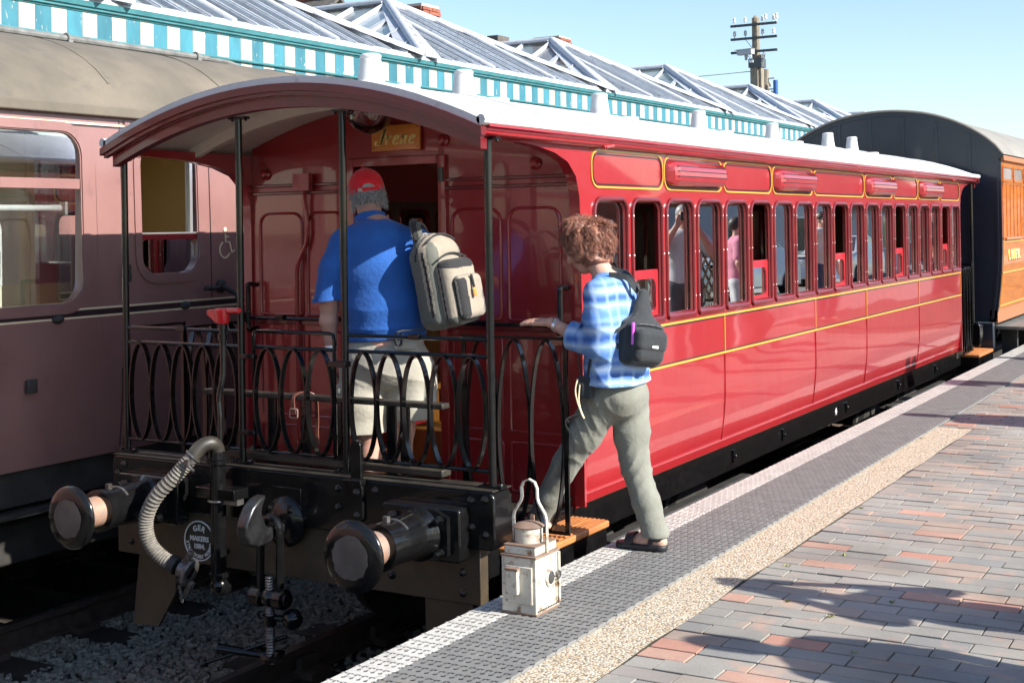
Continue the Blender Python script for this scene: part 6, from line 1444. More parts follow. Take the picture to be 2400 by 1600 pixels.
strap([L3(-.05, .02, .19), (1.615, .665, 2.145), (1.575, .655, 2.195), (1.50, .62, 2.205)], .03)
strap([(1.64, .67, 2.13), (1.60, .70, 2.175), (1.55, .72, 2.215), (1.47, .69, 2.235)], .02)
strap([L3(-.03, -.10, -.09), (1.60, .548, 1.868), (1.565, .528, 1.880)], .024)
# camera pouch at her hip
CP = thing('camera_pouch', (1.42, .52, 1.66), 'small black camera pouch hanging at the woman\'s hip with pale cord', 'camera')
cpn = SDF((1.34, .42, 1.58), (1.50, .60, 1.78), .004); cpn.rbox((1.415, .522, 1.672), (.038, .030, .055), .014, 0); cpn.rbox((1.405, .498, 1.665), (.022, .014, .035), .010, .004); cpn.build('pouch', ['bag'], CP)
MB().tube(spline([(1.39, .49, 1.715), (1.382, .482, 1.66), (1.395, .482, 1.60), (1.415, .488, 1.545), (1.422, .49, 1.53), (1.408, .486, 1.56), (1.398, .484, 1.62), (1.405, .486, 1.69)], 5), .0045, 6).build('cord', 'linecream', CP)
strap([(1.43, .515, 1.725), (1.47, .478, 1.82), (1.53, .47, 1.90), (1.62, .545, 1.975), (1.66, .62, 2.03)], .014, 'shoulder_strap', 'bag', CP)
strap([(1.40, .51, 1.725), (1.375, .535, 1.80), (1.365, .56, 1.87)], .012, 'shoulder_strap', 'bag', CP)

# ---------------------------------------------------------------- man in blue polo at the doorway
MN = thing('person', (.30, .56, .97), 'man in red cap, blue polo and khaki shorts entering the doorway', 'person')
b = SDF((-.22, .30, .96), (.80, 1.10, 2.80), .0055)
HM = (.205, .615, 2.62)
hl, hf, hu = head(b, HM, (-.22, .93, -.18), (-.16, .12, .98), 1.03)
b.cone((.215, .60, 2.54), (.255, .555, 2.40), .060, .075, .03)
b.chain([(.27, .54, 2.38), (.31, .52, 2.1), (.31, .52, 1.85)], [.13, .14, .15], .04)
b.cone((.11, .53, 2.37), (.46, .54, 2.37), .06, .06, .03)
b.chain([(.09, .525, 2.36), (.02, .505, 2.10), (.012, .53, 2.04)], [.055, .047, .045], .02)
b.chain([(.012, .53, 2.05), (.005, .535, 1.97), (.012, .56, 1.815)], [.046, .045, .030], .02)
hand(b, (.012, .56, 1.815), (.02, .60, 1.635), (-1, -.2, 0), 1, curl=.45)
b.chain([(.53, .55, 2.33), (.63, .74, 2.15), (.42, .97, 2.16)], [.06, .05, .034], .02); hand(b, (.42, .97, 2.16), (.32, 1.06, 2.26), (.3, -.6, .6), 1, curl=.5)
b.chain([(.20, .53, 1.75), (.205, .53, 1.40), (.215, .56, 1.05)], [.10, .064, .046], .03)
b.chain([(.41, .53, 1.75), (.375, .57, 1.40), (.355, .62, 1.05)], [.10, .064, .046], .03)
b.ell((.21, .545, 1.24), (.055, .062, .12), .03); b.ell((.362, .592, 1.24), (.055, .062, .12), .03)
b.build('body', ['skin_m'], MN)
for x, y in ((.215, .60), (.355, .66)):
    s_ = SDF((x-.08, y-.14, .965), (x+.08, y+.20, 1.10), .006); s_.chain([(x, y-.06, 1.01), (x, y+.04, 1.005), (x, y+.14, .998)], [.048, .046, .036], .02); s_.cut((x, y, .972), (0, 0, -1), .002); s_.build('shoe', ['black_dull'], MN)
ps = SDF((-.24, .26, 1.78), (.80, .98, 2.58), .006)
ps.chain([(.265, .53, 2.37), (.285, .52, 2.22), (.31, .51, 2.03), (.315, .51, 1.86)], [.130, .150, .155, .152], .05, flat=((1, 0, 0), 1.36))
ps.cone((.10, .525, 2.375), (.465, .54, 2.37), .074, .074, .06); ps.cone((.225, .585, 2.46), (.26, .55, 2.40), .072, .10, .05)
ps.ell((.30, .61, 2.0), (.19, .15, .16), .05)
ps.chain([(.09, .525, 2.36), (.045, .515, 2.24), (.012, .51, 2.085)], [.078, .077, .078], .03)
ps.chain([(.475, .545, 2.365), (.545, .56, 2.32), (.62, .70, 2.19)], [.076, .080, .080], .03)
def fold_p(X, Y, Z):
    w = 2*nz3(X, Y, Z, 12, 31)
    f = .008*rdg(33*(Z+.15*X)+w)*np.exp(-((Z-1.95)/.09)**2)
    f += .008*rdg(20*(Z*.85-.75*X)+w)*np.exp(-((Z-2.12)/.12)**2)*np.clip((.36-X)*5, 0, 1)
    f += .006*rdg(19*(X+.25*Z)+w)*np.exp(-((X-.06)/.09)**2)+.003*nz3(X, Y, Z, 26, 9)
    return f
ps.warp(fold_p); ps.cut((.3, .5, 1.875), (.07, 0, -1)); ps.cut((-.035, .51, 2.085), (-.12, 0, -1)) if False else None
ps.rbox((-.0, .51, 1.985), (.115, .13, .10), .004, .004, np.array(Matrix.Rotation(.10, 3, 'Y')), op='s'); ps.ell((.212, .605, 2.55), (.085, .085, .085), .01, op='s')
ps.build('polo_shirt', ['polo'], MN)
cl = MB(); cc_ = Vector((.222, .59, 2.49)); axc = Vector((-.18, .32, .90)).normalized(); u_, w_ = frame_axes(axc)
cl.strip([cc_+(u_*math.cos(a)+w_*math.sin(a))*.078 for a in [2*PI*i/28 for i in range(28)]], axc, .045, .010, closed=True).build('collar', 'polo', MN, smooth=60)
MB().strip([Vector((.008, .51, 2.088))+Vector((math.cos(a)*.079, math.sin(a)*.079, math.cos(a)*.010)) for a in [2*PI*i/28 for i in range(28)]], (.1, 0, 1), .022, .006, closed=True).build('sleeve_band', 'polo', MN, smooth=60)
hs_ = SDF((-.02, .28, 1.34), (.66, .82, 1.98), .006)
hs_.chain([(.31, .515, 1.92), (.31, .515, 1.78)], [.130, .138], .03, flat=((1, 0, 0), 1.45)); hs_.ell((.31, .46, 1.76), (.185, .095, .14), .05)
hs_.chain([(.185, .525, 1.72), (.175, .52, 1.55), (.172, .53, 1.36)], [.125, .120, .122], .035); hs_.chain([(.435, .53, 1.72), (.425, .55, 1.55), (.415, .56, 1.40)], [.125, .116, .112], .035)
hs_.rbox((.098, .51, 1.58), (.042, .07, .075), .02, .012); hs_.rbox((.535, .53, 1.62), (.03, .08, .08), .02, .01)
def fold_s(X, Y, Z):
    w = 2*nz3(X, Y, Z, 12, 41)
    return .009*rdg(16*(X+.3*Z)+w)*np.clip((1.78-Z)*3, .15, 1)+.007*rdg(25*(Z+.5*X)+w)*np.exp(-((Z-1.70)/.09)**2)+.003*nz3(X, Y, Z, 36, 6)
hs_.warp(fold_s); hs_.rbox((.12, .52, 1.28), (.26, .3, .112), .004, .004, op='s'); hs_.rbox((.5, .55, 1.33), (.20, .3, .125), .004, .004, op='s')
sho = hs_.build('shorts', ['short'], MN)
MB().prism([(-.055, -.02), (.06, -.02), (.06, .01), (.04, .02), (-.04, .02), (-.055, .01)], (.43, .345, 1.855), (1, 0, 0), (0, 0, 1), (0, .02, 0)).build('pocket_flap', 'short', sho, bevel=.004)
# cap and grey hair
cp_ = SDF((.03, .43, 2.56), (.40, .88, 2.81), .005); Rh = np.stack([hl, hf, hu], 1); hc = np.array(HM)
cp_.ell(hc+hu*.040+hf*-.008, (.094, .117, .106), 0, Rh); cp_.cut(hc+hu*.004, -hu+hf*.05, .006)
cp_.ell(hc+hu*.004-hf*.115+hl*.0, (.040, .05, .038), .006, Rh, 's')
cp_.cone(hc+hu*.146-hf*.008, hc+hu*.151-hf*.008, .010, .008, .004)
cpo = cp_.build('cap', ['cap'], MN)
bp = hc+hu*.03+hf*.13; MB().obox(Vector(bp), (.13, .10, .006), Matrix(np.stack([hl, hf, hu], 1).tolist())).build('cap_peak', 'cap', cpo, bevel=.003)
MB().strip([Vector(hc+hu*.010+(hl*math.sin(a)*.094-hf*math.cos(a)*.117-hf*.008)) for a in [-.62+1.24*i/14 for i in range(15)]], tuple(hu), .018, .004).build('cap_strap', 'cap', cpo)
MB().obox(Vector(hc+hu*.010-hf*.118+hl*.045), (.022, .006, .018), Matrix(np.stack([hl, hf, hu], 1).tolist())).build('cap_buckle', 'copper', cpo)
gh = SDF((.05, .43, 2.48), (.38, .80, 2.76), .005); gh.ell(hc+hu*.02-hf*.014, (.084, .106, .094), 0, Rh); gh.cut(hc+hf*.02, hf, .01); gh.cut(hc-hu*.055, -hu, .01)
gh.warp(lambda X, Y, Z: .003*nz3(X, Y, Z, 160, 3)+.0018*np.sin(420*X+12*np.sin(30*Z))); gho = gh.build('hair', ['hair_g'], MN)
rg = random.Random(5); mb = MB(); roots = []; dirs = []
for i in range(420):
    a = rg.uniform(-1.75, 1.75); t = rg.uniform(-.055, .075); p = hc+hu*t+hl*math.sin(a)*.084-hf*(math.cos(a)*.112+.010)*(1-.12*abs(t)/.05)
    roots.append(p); dirs.append(Vector((-hf*math.cos(a)*.25+hl*math.sin(a)*.25-hu*.9).tolist())+Vector((rg.gauss(0, .2), rg.gauss(0, .2), 0)))
locks(mb, roots, dirs, rg, .040, .0026, .003, 5, 4, .1); mb.build('hair_locks', 'hair_g', gho)
MB().strip([Vector((.011, .557, 1.835))+Vector((math.cos(a)*.034, math.sin(a)*.034, 0)) for a in [2*PI*i/20 for i in range(20)]], (0, .1, 1), .014, .004, closed=True).build('wrist_watch', 'alu', MN)
_T = Matrix.Translation((.29, .53, 0)); RMN = Matrix.Translation((-.03, -.05, 0)) @ _T @ Matrix.Rotation(math.radians(27), 4, 'Z') @ _T.inverted()
for o in list(MN.children_recursive): o.data.transform(RMN)
# his tan and grey rucksack
RK = thing('rucksack', (.68, .38, 1.93), 'tan and grey rucksack slung from the man\'s right shoulder', 'backpack')
Rm = Matrix.Rotation(math.radians(-3), 3, 'Z') @ Matrix.Rotation(math.radians(4), 3, 'X') @ Matrix.Rotation(math.radians(-9), 3, 'Y'); Rk = np.array(Rm)   # local +x = outward face
kc = np.array((.635, .485, 2.175))
def K(a, b_, d): return kc+Rk @ np.array((a, b_, d))
def kloc(C): return (C-kc) @ Rk
kb = SDF((.35, .20, 1.84), (1.0, .80, 2.58), .006)
kb.rbox(K(-.02, 0, -.02), (.085, .138, .215), .06, 0, Rk); kb.ell(K(-.025, 0, .155), (.080, .12, .095), .05, Rk)
kb.warp(lambda X, Y, Z: .004*nz3(X, Y, Z, 28, 2)+.002*nz3(X, Y, Z, 60, 4))
def kmat(C):
    l = kloc(C); r = np.zeros(len(C)); side = np.abs(l[:, 1]) > .085
    r[side & ((l[:, 0] < -.018) | (l[:, 0] > .025))] = 1; r[l[:, 2] < -.13-.5*(l[:, 0]+.02)] = 1; r[(l[:, 0] < -.075)] = 1
    r[(np.abs(l[:, 0]-.006) < .007) & side & (l[:, 2] > -.17) & (l[:, 2] < .16)] = 2; r[(np.abs(l[:, 0]+.02-.25*(l[:, 2]-.2)) < .006) & (l[:, 2] > .12)] = 2; return r
kb.build('main_compartment', ['pack_k', 'pack_g', 'pack_b'], RK, kmat)
k2 = SDF((.35, .20, 1.84), (1.05, .80, 2.52), .006); k2.rbox(K(.085, 0, -.06), (.055, .122, .165), .05, 0, Rk); k2.warp(lambda X, Y, Z: .003*nz3(X, Y, Z, 30, 7))
def k2m(C):
    l = kloc(C); r = np.zeros(len(C)); r[(np.abs(l[:, 2]-.085+.25*(l[:, 0]-.1)) < .022) & (l[:, 0] > .06)] = 2; r[l[:, 2] < -.185] = 1; r[(np.abs(l[:, 0]-.075) < .005)] = 2; return r
k2.build('middle_pocket', ['pack_k', 'pack_g', 'pack_b'], RK, k2m)
k3 = SDF((.35, .20, 1.84), (1.10, .80, 2.42), .005); k3.rbox(K(.140, 0, -.095), (.035, .104, .110), .034, 0, Rk)
def k3m(C):
    l = kloc(C); r = np.full(len(C), 1.); r[(l[:, 0] > .15) & (np.abs(l[:, 1]) < .085)] = 0; r[(l[:, 1] < -.045) & (l[:, 1] > -.10) & (l[:, 2] < .0) & (l[:, 0] > .13)] = 2; r[(np.abs(l[:, 0]-.140) < .006)] = 2; return r
k3.build('front_pocket', ['pack_k', 'pack_g', 'pack_b'], RK, k3m)
def kstrip(name, pts, w, m, wv, t=.006): return MB().strip(spline(pts, 6), wv, w, t).build(name, m, RK)
kstrip('shoulder_strap', [K(-.10, .0, .17), (.525, .43, 2.385), (.475, .475, 2.455), (.42, .56, 2.475), (.38, .67, 2.44), (.36, .74, 2.34)], .062, 'pack_g', (.93, .35, -.15), .012)
kstrip('shoulder_strap_band', [(.527, .417, 2.382), (.473, .463, 2.465), (.418, .56, 2.486), (.378, .675, 2.45)], .026, 'pack_b', (.93, .35, -.15), .012)
kstrip('lower_strap', [K(-.09, -.11, -.22), (.475, .335, 1.93), (.445, .33, 1.90), (.455, .33, 1.86), (.48, .335, 1.87), (.478, .34, 1.92)], .028, 'pack_b', (.8, -.5, 0))
kstrip('grab_loop', [K(-.08, -.03, .20), K(-.07, -.015, .25), K(-.065, .015, .25), K(-.07, .03, .20)], .02, 'pack_k', tuple(Rk[:, 0]))
MB().cyl(Vector(K(.182, -.005, .01)), Vector(K(.190, -.01, -.055)), .007).build('zip_pull', 'pack_b', RK); MB().obox(Vector(K(.193, -.012, -.078)), (.006, .022, .045), Rm).build('zip_tag', 'sign', RK, bevel=.003)
for pz in (.03,): MB().tube([Vector(K(.078, a, .135-.7*a*a*3)) for a in np.linspace(-.12, .12, 12)], .005, 6).tube([Vector(K(.03, a, .24-.9*a*a*3)) for a in np.linspace(-.12, .12, 12)], .005, 6).build('zips', 'pack_b', RK)
# ---------------------------------------------------------------- white tail lamp on the platform edge
LP = thing('railway_hand_lamp', (1.637, -.421, PZ), 'battered cream railway lamp with tall loop handle on the platform edge', 'lamp')
ang = math.radians(-1); RL = Matrix.Rotation(ang, 3, 'Z'); lc = Vector((1.637, -.421, 0))
def Q(a, b_, z): p = RL @ Vector((a, b_, 0)); return (lc.x+p.x, lc.y+p.y, z)
def qbox(mb, a, b_): 
    c = Vector(Q((a[0]+b_[0])/2, (a[1]+b_[1])/2, (a[2]+b_[2])/2)); return mb.obox(c, (abs(b_[0]-a[0]), abs(b_[1]-a[1]), abs(b_[2]-a[2])), RL)
hx, hy = .081, .094; z0 = PZ
bd = qbox(MB(), (-hx, -hy, z0+.004), (hx, hy, z0+.235)).build('lamp_body', 'lamp_white', LP, bevel=.004)
qbox(qbox(MB(), (-hx-.002, -hy-.002, z0), (hx+.002, hy+.002, z0+.010)), (-hx-.003, -hy-.003, z0+.228), (hx+.003, hy+.003, z0+.238)).build('lamp_rim', 'lamp_rust', LP, bevel=.002)
qbox(MB(), (-hx+.010, -hy+.008, z0+.238), (hx-.006, hy-.008, z0+.272)).build('lamp_shoulder', 'lamp_white', LP, bevel=.004)
qbox(MB(), (-hx+.008, -hy+.006, z0+.2725), (hx-.004, hy-.006, z0+.276)).build('lamp_top_plate', 'lamp_rust', LP)
ch = Vector(Q(-.005, 0, 0)); MB().cyl((ch.x, ch.y, z0+.276), (ch.x, ch.y, z0+.335), .057, .058, n=28).build('lamp_chimney', 'lamp_white', LP)
MB().lathe([(.062, 0), (.066, .004), (.05, .014), (.025, .021), (.001, .023)], (ch.x, ch.y, z0+.335), (0, 0, 1), 28).build('lamp_lid', 'lamp_rust', LP)
qbox(MB(), (-.03, .055, z0+.276), (-.012, .06, z0+.37)).build('lamp_stay', 'copper', LP)
hp_ = [(-.072, 0, z0+.25), (-.075, 0, z0+.30), (-.077, 0, z0+.370), (-.071, 0, z0+.392), (-.040, 0, z0+.437), (-.035, 0, z0+.455), (-.037, 0, z0+.493), (-.026, 0, z0+.517), (0, 0, z0+.528), (.026, 0, z0+.517), (.037, 0, z0+.493), (.038, 0, z0+.455), (.043, 0, z0+.437), (.073, 0, z0+.392), (.079, 0, z0+.370), (.080, 0, z0+.30), (.080, 0, z0+.235)]
MB().strip([Q(a, b_, z) for a, b_, z in hp_], RL @ Vector((0, 1, 0)), .016, .006).build('lamp_handle', 'lamp_white', LP, smooth=20)
qbox(qbox(MB(), (-.060, -hy-.008, z0+.045), (.066, -hy-.0005, z0+.195)), (-.045, -hy-.03, z0+.085), (.01, -hy-.0085, z0+.18)).build('lamp_bracket_plate', 'lamp_white', LP, bevel=.003)
qbox(MB(), (-.047, -hy-.032, z0+.1805), (.012, -hy-.006, z0+.19)).build('bracket_cap', 'lamp_rust', LP)
rl = Matrix(RL)
MB().lathe([(.036, 0), (.036, .006), (.028, .009)], Q(hx, .015, z0+.135), RL @ Vector((1, 0, 0)), 24).build('lens_rim', 'lamp_white', LP)
MB().lathe([(.027, 0), (.020, .004), (.001, .006)], Q(hx+.0085, .015, z0+.135), RL @ Vector((1, 0, 0)), 20).build('lens', 'lens', LP)
qbox(qbox(MB(), (hx, .064, z0+.03), (hx+.004, .069, z0+.225)), (hx, .078, z0+.02), (hx+.008, .092, z0+.225)).build('lamp_door_edge', 'lamp_white', LP)
MB().tube([Q(hx+.012, .07+.016*math.cos(a), z0+.135+.016*math.sin(a)) for a in [2*PI*i/14 for i in range(14)]], .003, 5, closed=True).cyl(Q(hx+.01, .03, z0+.135), Q(hx+.01, .09, z0+.135), .003).build('lamp_catch', 'steel', LP)
v_ = MB()
for i in range(13): v_.box(*[Vector(Q(hx+.0015, -.08+i*.0133, z0+.018))-Vector((.002, .0025, .003)), Vector(Q(hx+.0015, -.08+i*.0133, z0+.018))+Vector((.002, .0025, .003))])
v_.build('vent_slots', 'mk_under', LP)
for a, z in ((-.052, .185), (.058, .185), (-.052, .055), (.058, .055), (.058, .12)): MB().sph(Q(a, -hy-.009, z0+z), .004, 6, 4).build('rivet', 'lamp_rust', LP)

# ---------------------------------------------------------------- things beside and behind the camera, seen in the window reflections and as shadows
def bystander(x, y, rot, shirt, trs, hair, lab, pose, h=1.72, group='people standing on the platform'):
    s = h/1.72; P = thing('person', (x, y, PZ), lab, 'person', group); c, sn = math.cos(rot), math.sin(rot)
    def G(a, b_, z): return (x+(a*c-b_*sn)*s, y+(a*sn+b_*c)*s, PZ+z*s)     # local +b faces forward
    f = np.array((-sn, c, 0.)); r_ = np.array((c, sn, 0.))
    bdy = SDF((x-.55, y-.55, PZ-.01), (x+.55, y+.55, PZ+h+.12), .011)
    head(bdy, G(0, .02, 1.59), f, (0, 0, 1), s); bdy.cone(G(0, 0, 1.52), G(0, -.01, 1.40), .055, .065, .03); bdy.chain([G(0, 0, 1.38), G(0, 0, .95)], [.09, .1], .03)
    cols = SDF((x-.55, y-.55, PZ+.8), (x+.55, y+.55, PZ+1.6), .011)
    cols.chain([G(0, 0, 1.36), G(0, 0, 1.15), G(0, 0, .92)], [.125, .125, .13], .05, flat=(r_, 1.4)); cols.cone(G(-.16, 0, 1.38), G(.16, 0, 1.38), .07, .07, .05)
    for q in (-1, 1):
        up_ = pose == 'camera'
        el = G(q*.27, .12, 1.22) if up_ else G(q*.25, -.02, 1.12); wr = G(q*.10, .24, 1.50) if up_ else G(q*.25, .08, .88); tp = G(q*.05, .27, 1.62) if up_ else G(q*.24, .11, .72)
        bdy.chain([G(q*.18, 0, 1.38), el, wr], [.055, .045, .03], .02); hand(bdy, wr, tp, (q, 0, 0) if not up_ else tuple(f), q, curl=.5)
        cols.cone(G(q*.18, 0, 1.38), tuple(np.array(G(q*.18, 0, 1.38))*.35+np.array(el)*.65), .075, .072, .03)
        bdy.chain([G(q*.09, 0, .9), G(q*.10, .02, .48), G(q*.10, -.01, .08)], [.09, .06, .045], .02); bdy.chain([G(q*.10, -.03, .05), G(q*.11, .16, .035)], [.045, .035], .02)
    cols.warp(lambda X, Y, Z: .004*nz3(X, Y, Z, 30, 3)); bdy.build('body', ['skin_m'], P); cols.build('shirt', [shirt], P)
    tq = SDF((x-.45, y-.45, PZ+.05), (x+.45, y+.45, PZ+1.1), .011); tq.cone(G(0, 0, .98), G(0, 0, .88), .12, .13, .03, flat=(r_, 1.35))
    for q in (-1, 1): tq.chain([G(q*.09, 0, .86), G(q*.10, .02, .48), G(q*.105, 0, .10)], [.11, .08, .075], .03)
    tq.warp(lambda X, Y, Z: .005*nz3(X, Y, Z, 28, 4)); tq.build('trousers', [trs], P)
    hq = SDF((x-.2, y-.2, PZ+h-.35), (x+.2, y+.2, PZ+h+.1), .009); hq.ell(G(0, -.005, 1.635), (.088, .105, .092), 0, np.stack([r_, f, (0, 0, 1)], 1)); hq.cut(G(0, .05, 1.60), f+np.array((0, 0, -.8)), .01); hq.build('hair', [hair], P)
    if pose == 'camera':
        k = MB(); q = Vector(G(0, .27, 1.60)); R = Matrix.Rotation(rot, 3, 'Z'); k.obox(q, (.13, .05, .09), R).cyl(q, q+Vector((f*.09).tolist()), .035).build('held_camera', 'bag', P, bevel=.006)
    return P
M['cl_white'] = cloth('white_shirt_cloth', (.62, .62, .64)); M['cl_grey'] = cloth('grey_cloth', (.10, .10, .11)); M['cl_pink'] = cloth('pink_cloth', (.65, .22, .32)); M['cl_denim'] = cloth('denim_cloth', (.06, .10, .20)); M['cl_navy'] = cloth('navy_cloth', (.03, .04, .08)); M['hair_d'] = mat('dark_hair', (.04, .028, .02), rough=.5)
bystander(5.10, .36, math.radians(80), 'cl_grey', 'cl_grey', 'hair_g', 'person in grey whose shadow with raised arms falls across the brick paving', 'camera', 1.76)
bystander(5.02, -.42, math.radians(110), 'cl_navy', 'cl_denim', 'hair_d', 'person in navy top whose shadow falls nearest the bottom right corner', 'stand', 1.68)
bystander(3.55, 8.1, math.radians(150), 'cl_white', 'cl_grey', 'hair_g', 'man in white shirt raising a camera, mirrored in the third carriage window', 'camera', 1.76)
bystander(3.9, 10.6, math.radians(60), 'cl_pink', 'cl_white', 'hair_d', 'woman in pink top mirrored in the fifth carriage window', 'stand', 1.62)
bystander(4.35, 5.75, math.radians(100), 'cl_white', 'cl_denim', 'hair_g', 'person in white shirt and jeans whose shadow crosses the far platform edge', 'stand', 1.74)
bystander(4.2, 15.0, math.radians(120), 'cl_white', 'cl_denim', 'hair_d', 'person in white top and jeans mirrored in the ninth carriage window', 'stand', 1.7)
bystander(3.9, 21.0, math.radians(95), 'cl_grey', 'cl_navy', 'hair_d', 'person in grey shirt mirrored in the far carriage windows', 'stand', 1.8)
def planter(x, y, lab, seed, kind):
    T = thing('planter', (x, y, PZ), lab, 'planter', 'planters along the back of the platform'); rg = random.Random(seed)
    MB().lathe([(.20, 0), (.26, .38), (.28, .40), (.28, .44), (.24, .44), (.23, .38)], (x, y, PZ), (0, 0, 1), 20).build('tub', 'wood_dark', T); mb = MB(); n = 16 if kind == 'palm' else 160
    for i in range(n):
        a = rg.uniform(0, 6.28); el = rg.uniform(.35, 1.35); L = rg.uniform(.5, .95) if kind == 'palm' else rg.uniform(.25, .5); d = Vector((math.cos(a)*math.cos(el), math.sin(a)*math.cos(el), math.sin(el))); p = Vector((x+rg.uniform(-.05, .05), y+rg.uniform(-.05, .05), PZ+(.75 if kind == 'palm' else .40))); w = .022 if kind == 'palm' else .006
        sd = d.cross(Vector((0, 0, 1))).normalized(); ps = [p+d*L*t+Vector((0, 0, -.35*L*t*t)) for t in (0, .25, .5, .75, 1)]; ws = [w*.4, w, w*.9, w*.6, .001]
        mb.add([q+sd*v*sg for q, v in zip(ps, ws) for sg in (-1, 1)], [(j*2, j*2+1, j*2+3, j*2+2) for j in range(4)])
    if kind == 'palm': MB().cyl((x, y, PZ+.38), (x, y, PZ+.78), .06, .05).build('stem', 'bark', T)
    mb.build('leaves', 'leaf2', T, smooth=0)
planter(5.45, 1.75, 'tub with spiky cordyline standing near the man with the raised camera', 3, 'palm')
planter(3.75, 9.3, 'tub of wispy grass mirrored low in the carriage windows', 4, 'grass'); planter(4.15, 11.6, 'second tub of wispy grass further along the platform', 5, 'grass'); planter(4.3, 24.0, 'tall spiky cordyline tub near the far end of the platform', 6, 'palm')
# trellis fence behind the platform
FN = thing('trellis_fence', (7.3, 4, PZ), 'dark diamond trellis fence along the back of the platform', 'fence')
fpm = MB().box((-.05, -.05, 0), (.05, .05, 1.25)).mesh('fence_post', 'wood_dark', 0); sa = MB().bar((0, -.55, .15), (0, .55, 1.15), .02, .04, upv=(1, 0, 0)).mesh('fence_slat', 'wood_dark', 0); sb2 = MB().bar((.022, .55, .15), (.022, -.55, 1.15), .02, .04, upv=(1, 0, 0)).mesh('fence_slat', 'wood_dark', 0)
for k in range(8):
    inst('fence_post', fpm, FN, (7.3, 2+2.2*k, PZ))
    for j in range(7): inst('fence_slat', sa, FN, (7.3, 2+2.2*k+.3*j+.2, PZ)); inst('fence_slat', sb2, FN, (7.3, 2+2.2*k+.3*j+.2, PZ))
def car(x, y, rot, col, lab):
    m = mat('car_paint', col, rough=.3, coat=1.0, metal=.2); T = thing('parked_car', (x, y, .55), lab, 'car', 'cars parked beyond the platform'); R = Matrix.Rotation(rot, 4, 'Z') if False else None
    c, s = math.cos(rot), math.sin(rot)
    def G(a, b_, z): return Vector((x+a*c-b_*s, y+a*s+b_*c, .55+z))
    prof = [(-2.1, .25), (-2.1, .75), (-1.95, .92), (-1.1, 1.0), (-.45, 1.44), (.9, 1.46), (1.65, 1.0), (2.0, .95), (2.1, .7), (2.1, .25)]
    mb = MB(); n = len(prof)
    rows = [(-.84, .93), (-.80, 1.0), (.80, 1.0), (.84, .93)]
    vs = [G(b_, a*(1 if z < 1.1 else .8) if False else (w if z < 1.05 else w*.80), .25+(z-.25)*k) for w, k in rows for b_, z in prof for a in (1,)]
    fs = [(j*n+i, j*n+(i+1) % n, (j+1)*n+(i+1) % n, (j+1)*n+i) for j in range(3) for i in range(n)]+[tuple(range(n))[::-1], tuple(range(3*n, 4*n))]
    mb.add(vs, fs); mb.build('body', m, T, bevel=.05)
    for sg in (-1, 1): MB().add([G(-.95, sg*.76, 1.02), G(-.42, sg*.70, 1.38), G(.85, sg*.70, 1.40), G(1.40, sg*.76, 1.02)], [(0, 1, 2, 3)] if sg < 0 else [(3, 2, 1, 0)]).build('side_window', 'lens', T)
    MB().add([G(-1.07, -.68, 1.03), G(-1.07, .68, 1.03), G(-.49, .60, 1.42), G(-.49, -.60, 1.42)], [(0, 1, 2, 3)]).build('windscreen', 'lens', T)
    for a in (-1.3, 1.3):
        for sg in (-1, 1): wv = G(0, sg, 0)-G(0, 0, 0); wh = MB().lathe([(.32, -.1), (.32, .1)], G(a, sg*.78, .32), wv, 22).build('wheel', 'rubber', T); MB().lathe([(.2, .1), (.19, .115), (.05, .105)], G(a, sg*.78, .32), wv, 16).build('rim', 'alu', wh)
    for sg in (-1, 1): MB().obox(G(-2.08, sg*.6, .72), (.12, .25, .14), Matrix.Rotation(rot, 3, 'Z')).build('headlight', 'white', T, bevel=.03)
car(9.8, 20.5, math.radians(85), (.02, .05, .16), 'dark blue hatchback parked behind the trellis, mirrored in the windows')
car(10.2, 27.0, math.radians(96), (.55, .56, .58), 'silver hatchback parked behind the trellis, mirrored in the windows')
car(9.6, 34.0, math.radians(88), (.62, .62, .60), 'white car parked furthest along, mirrored in the windows')
M['render1'] = mat('pale_blue_grey_render', (.50, .53, .57), (.44, .47, .51), scale=2, rough=.9); M['render2'] = mat('cream_render', (.66, .62, .53), rough=.9)
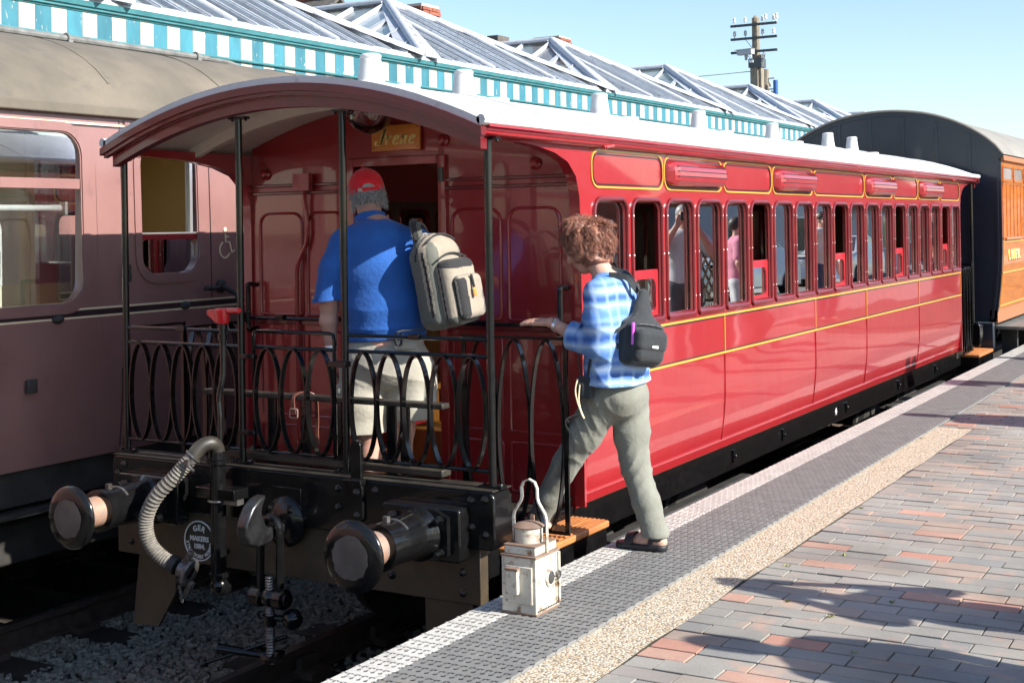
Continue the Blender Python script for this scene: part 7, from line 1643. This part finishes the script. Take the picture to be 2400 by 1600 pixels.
def house(x, y0, y1, lab, wm_, rm, z=.5, hw=2.5, rise=2.6):
    T = thing('house', (x+3, (y0+y1)/2, z), lab, 'house', 'houses across the car park'); wl_ = MB().box((x, y0, z), (x+7, y1, z+hw)).build('wall', wm_, T)
    r = MB().prism([(-.4, hw-.12), (3.5, hw+rise), (7.4, hw-.12), (7.4, hw-.2), (3.5, hw+rise-.1), (-.4, hw-.2)], (x, y0-.3, z), (1, 0, 0), (0, 0, 1), (0, y1-y0+.6, 0))
    for k in range(int((y1-y0)/.33)): r.tube([(x-.38, y0+k*.33, z+hw-.1), (x+3.5, y0+k*.33, z+hw+rise+.02)], .06, 6)
    for yy in (y0, y1): r.add([(x, yy, z+hw), (x+7, yy, z+hw), (x+3.5, yy, z+hw+rise-.15)], [(0, 1, 2)])
    r.build('roof', rm, T, smooth=0); MB().box((x+3.1, y1-1.2, z+hw+rise-.6), (x+3.9, y1-.4, z+hw+rise+1.1)).build('chimney', 'brickred', T)
    k = y0+1.2
    while k < y1-1.5:
        w = MB().box((x-.03, k, z+.9), (x+.02, k+1.1, z+2.1)).build('window', 'white', T)
        for q in (.07, .58): MB().box((x-.035, k+q, z+.97), (x-.031, k+q+.45, z+2.03)).build('pane', 'lens', w)
        k += 2.8
    for q in (1.2, 3.4, 5.2): 
        w = MB().box((x+q, y0-.03, z+.9), (x+q+.8, y0+.02, z+2.1)).build('window', 'white', T); MB().box((x+q+.06, y0-.035, z+.96), (x+q+.74, y0-.031, z+2.04)).build('pane', 'lens', w)
    MB().box((x-.04, y1-1.4, z), (x+.02, y1-.5, z+2.05)).build('door', 'green', T)
house(10.5, 38, 46, 'low pale blue-grey house with orange pantile roof, mirrored in the nearer windows', 'render1', 'pantile'); house(13, 52, 62, 'low brick house with pantile roof and white windows, mirrored in the middle windows', 'brickred', 'pantile'); house(9.5, 72, 88, 'far cream house with pantile roof, mirrored in the last windows', 'render2', 'pantile', hw=3.0)
house(19, 30, 40, 'brick house with grey roof set behind the pale house, mirrored at the window tops', 'brickred', 'slate', hw=3.2)
print('objects', len(bpy.data.objects))
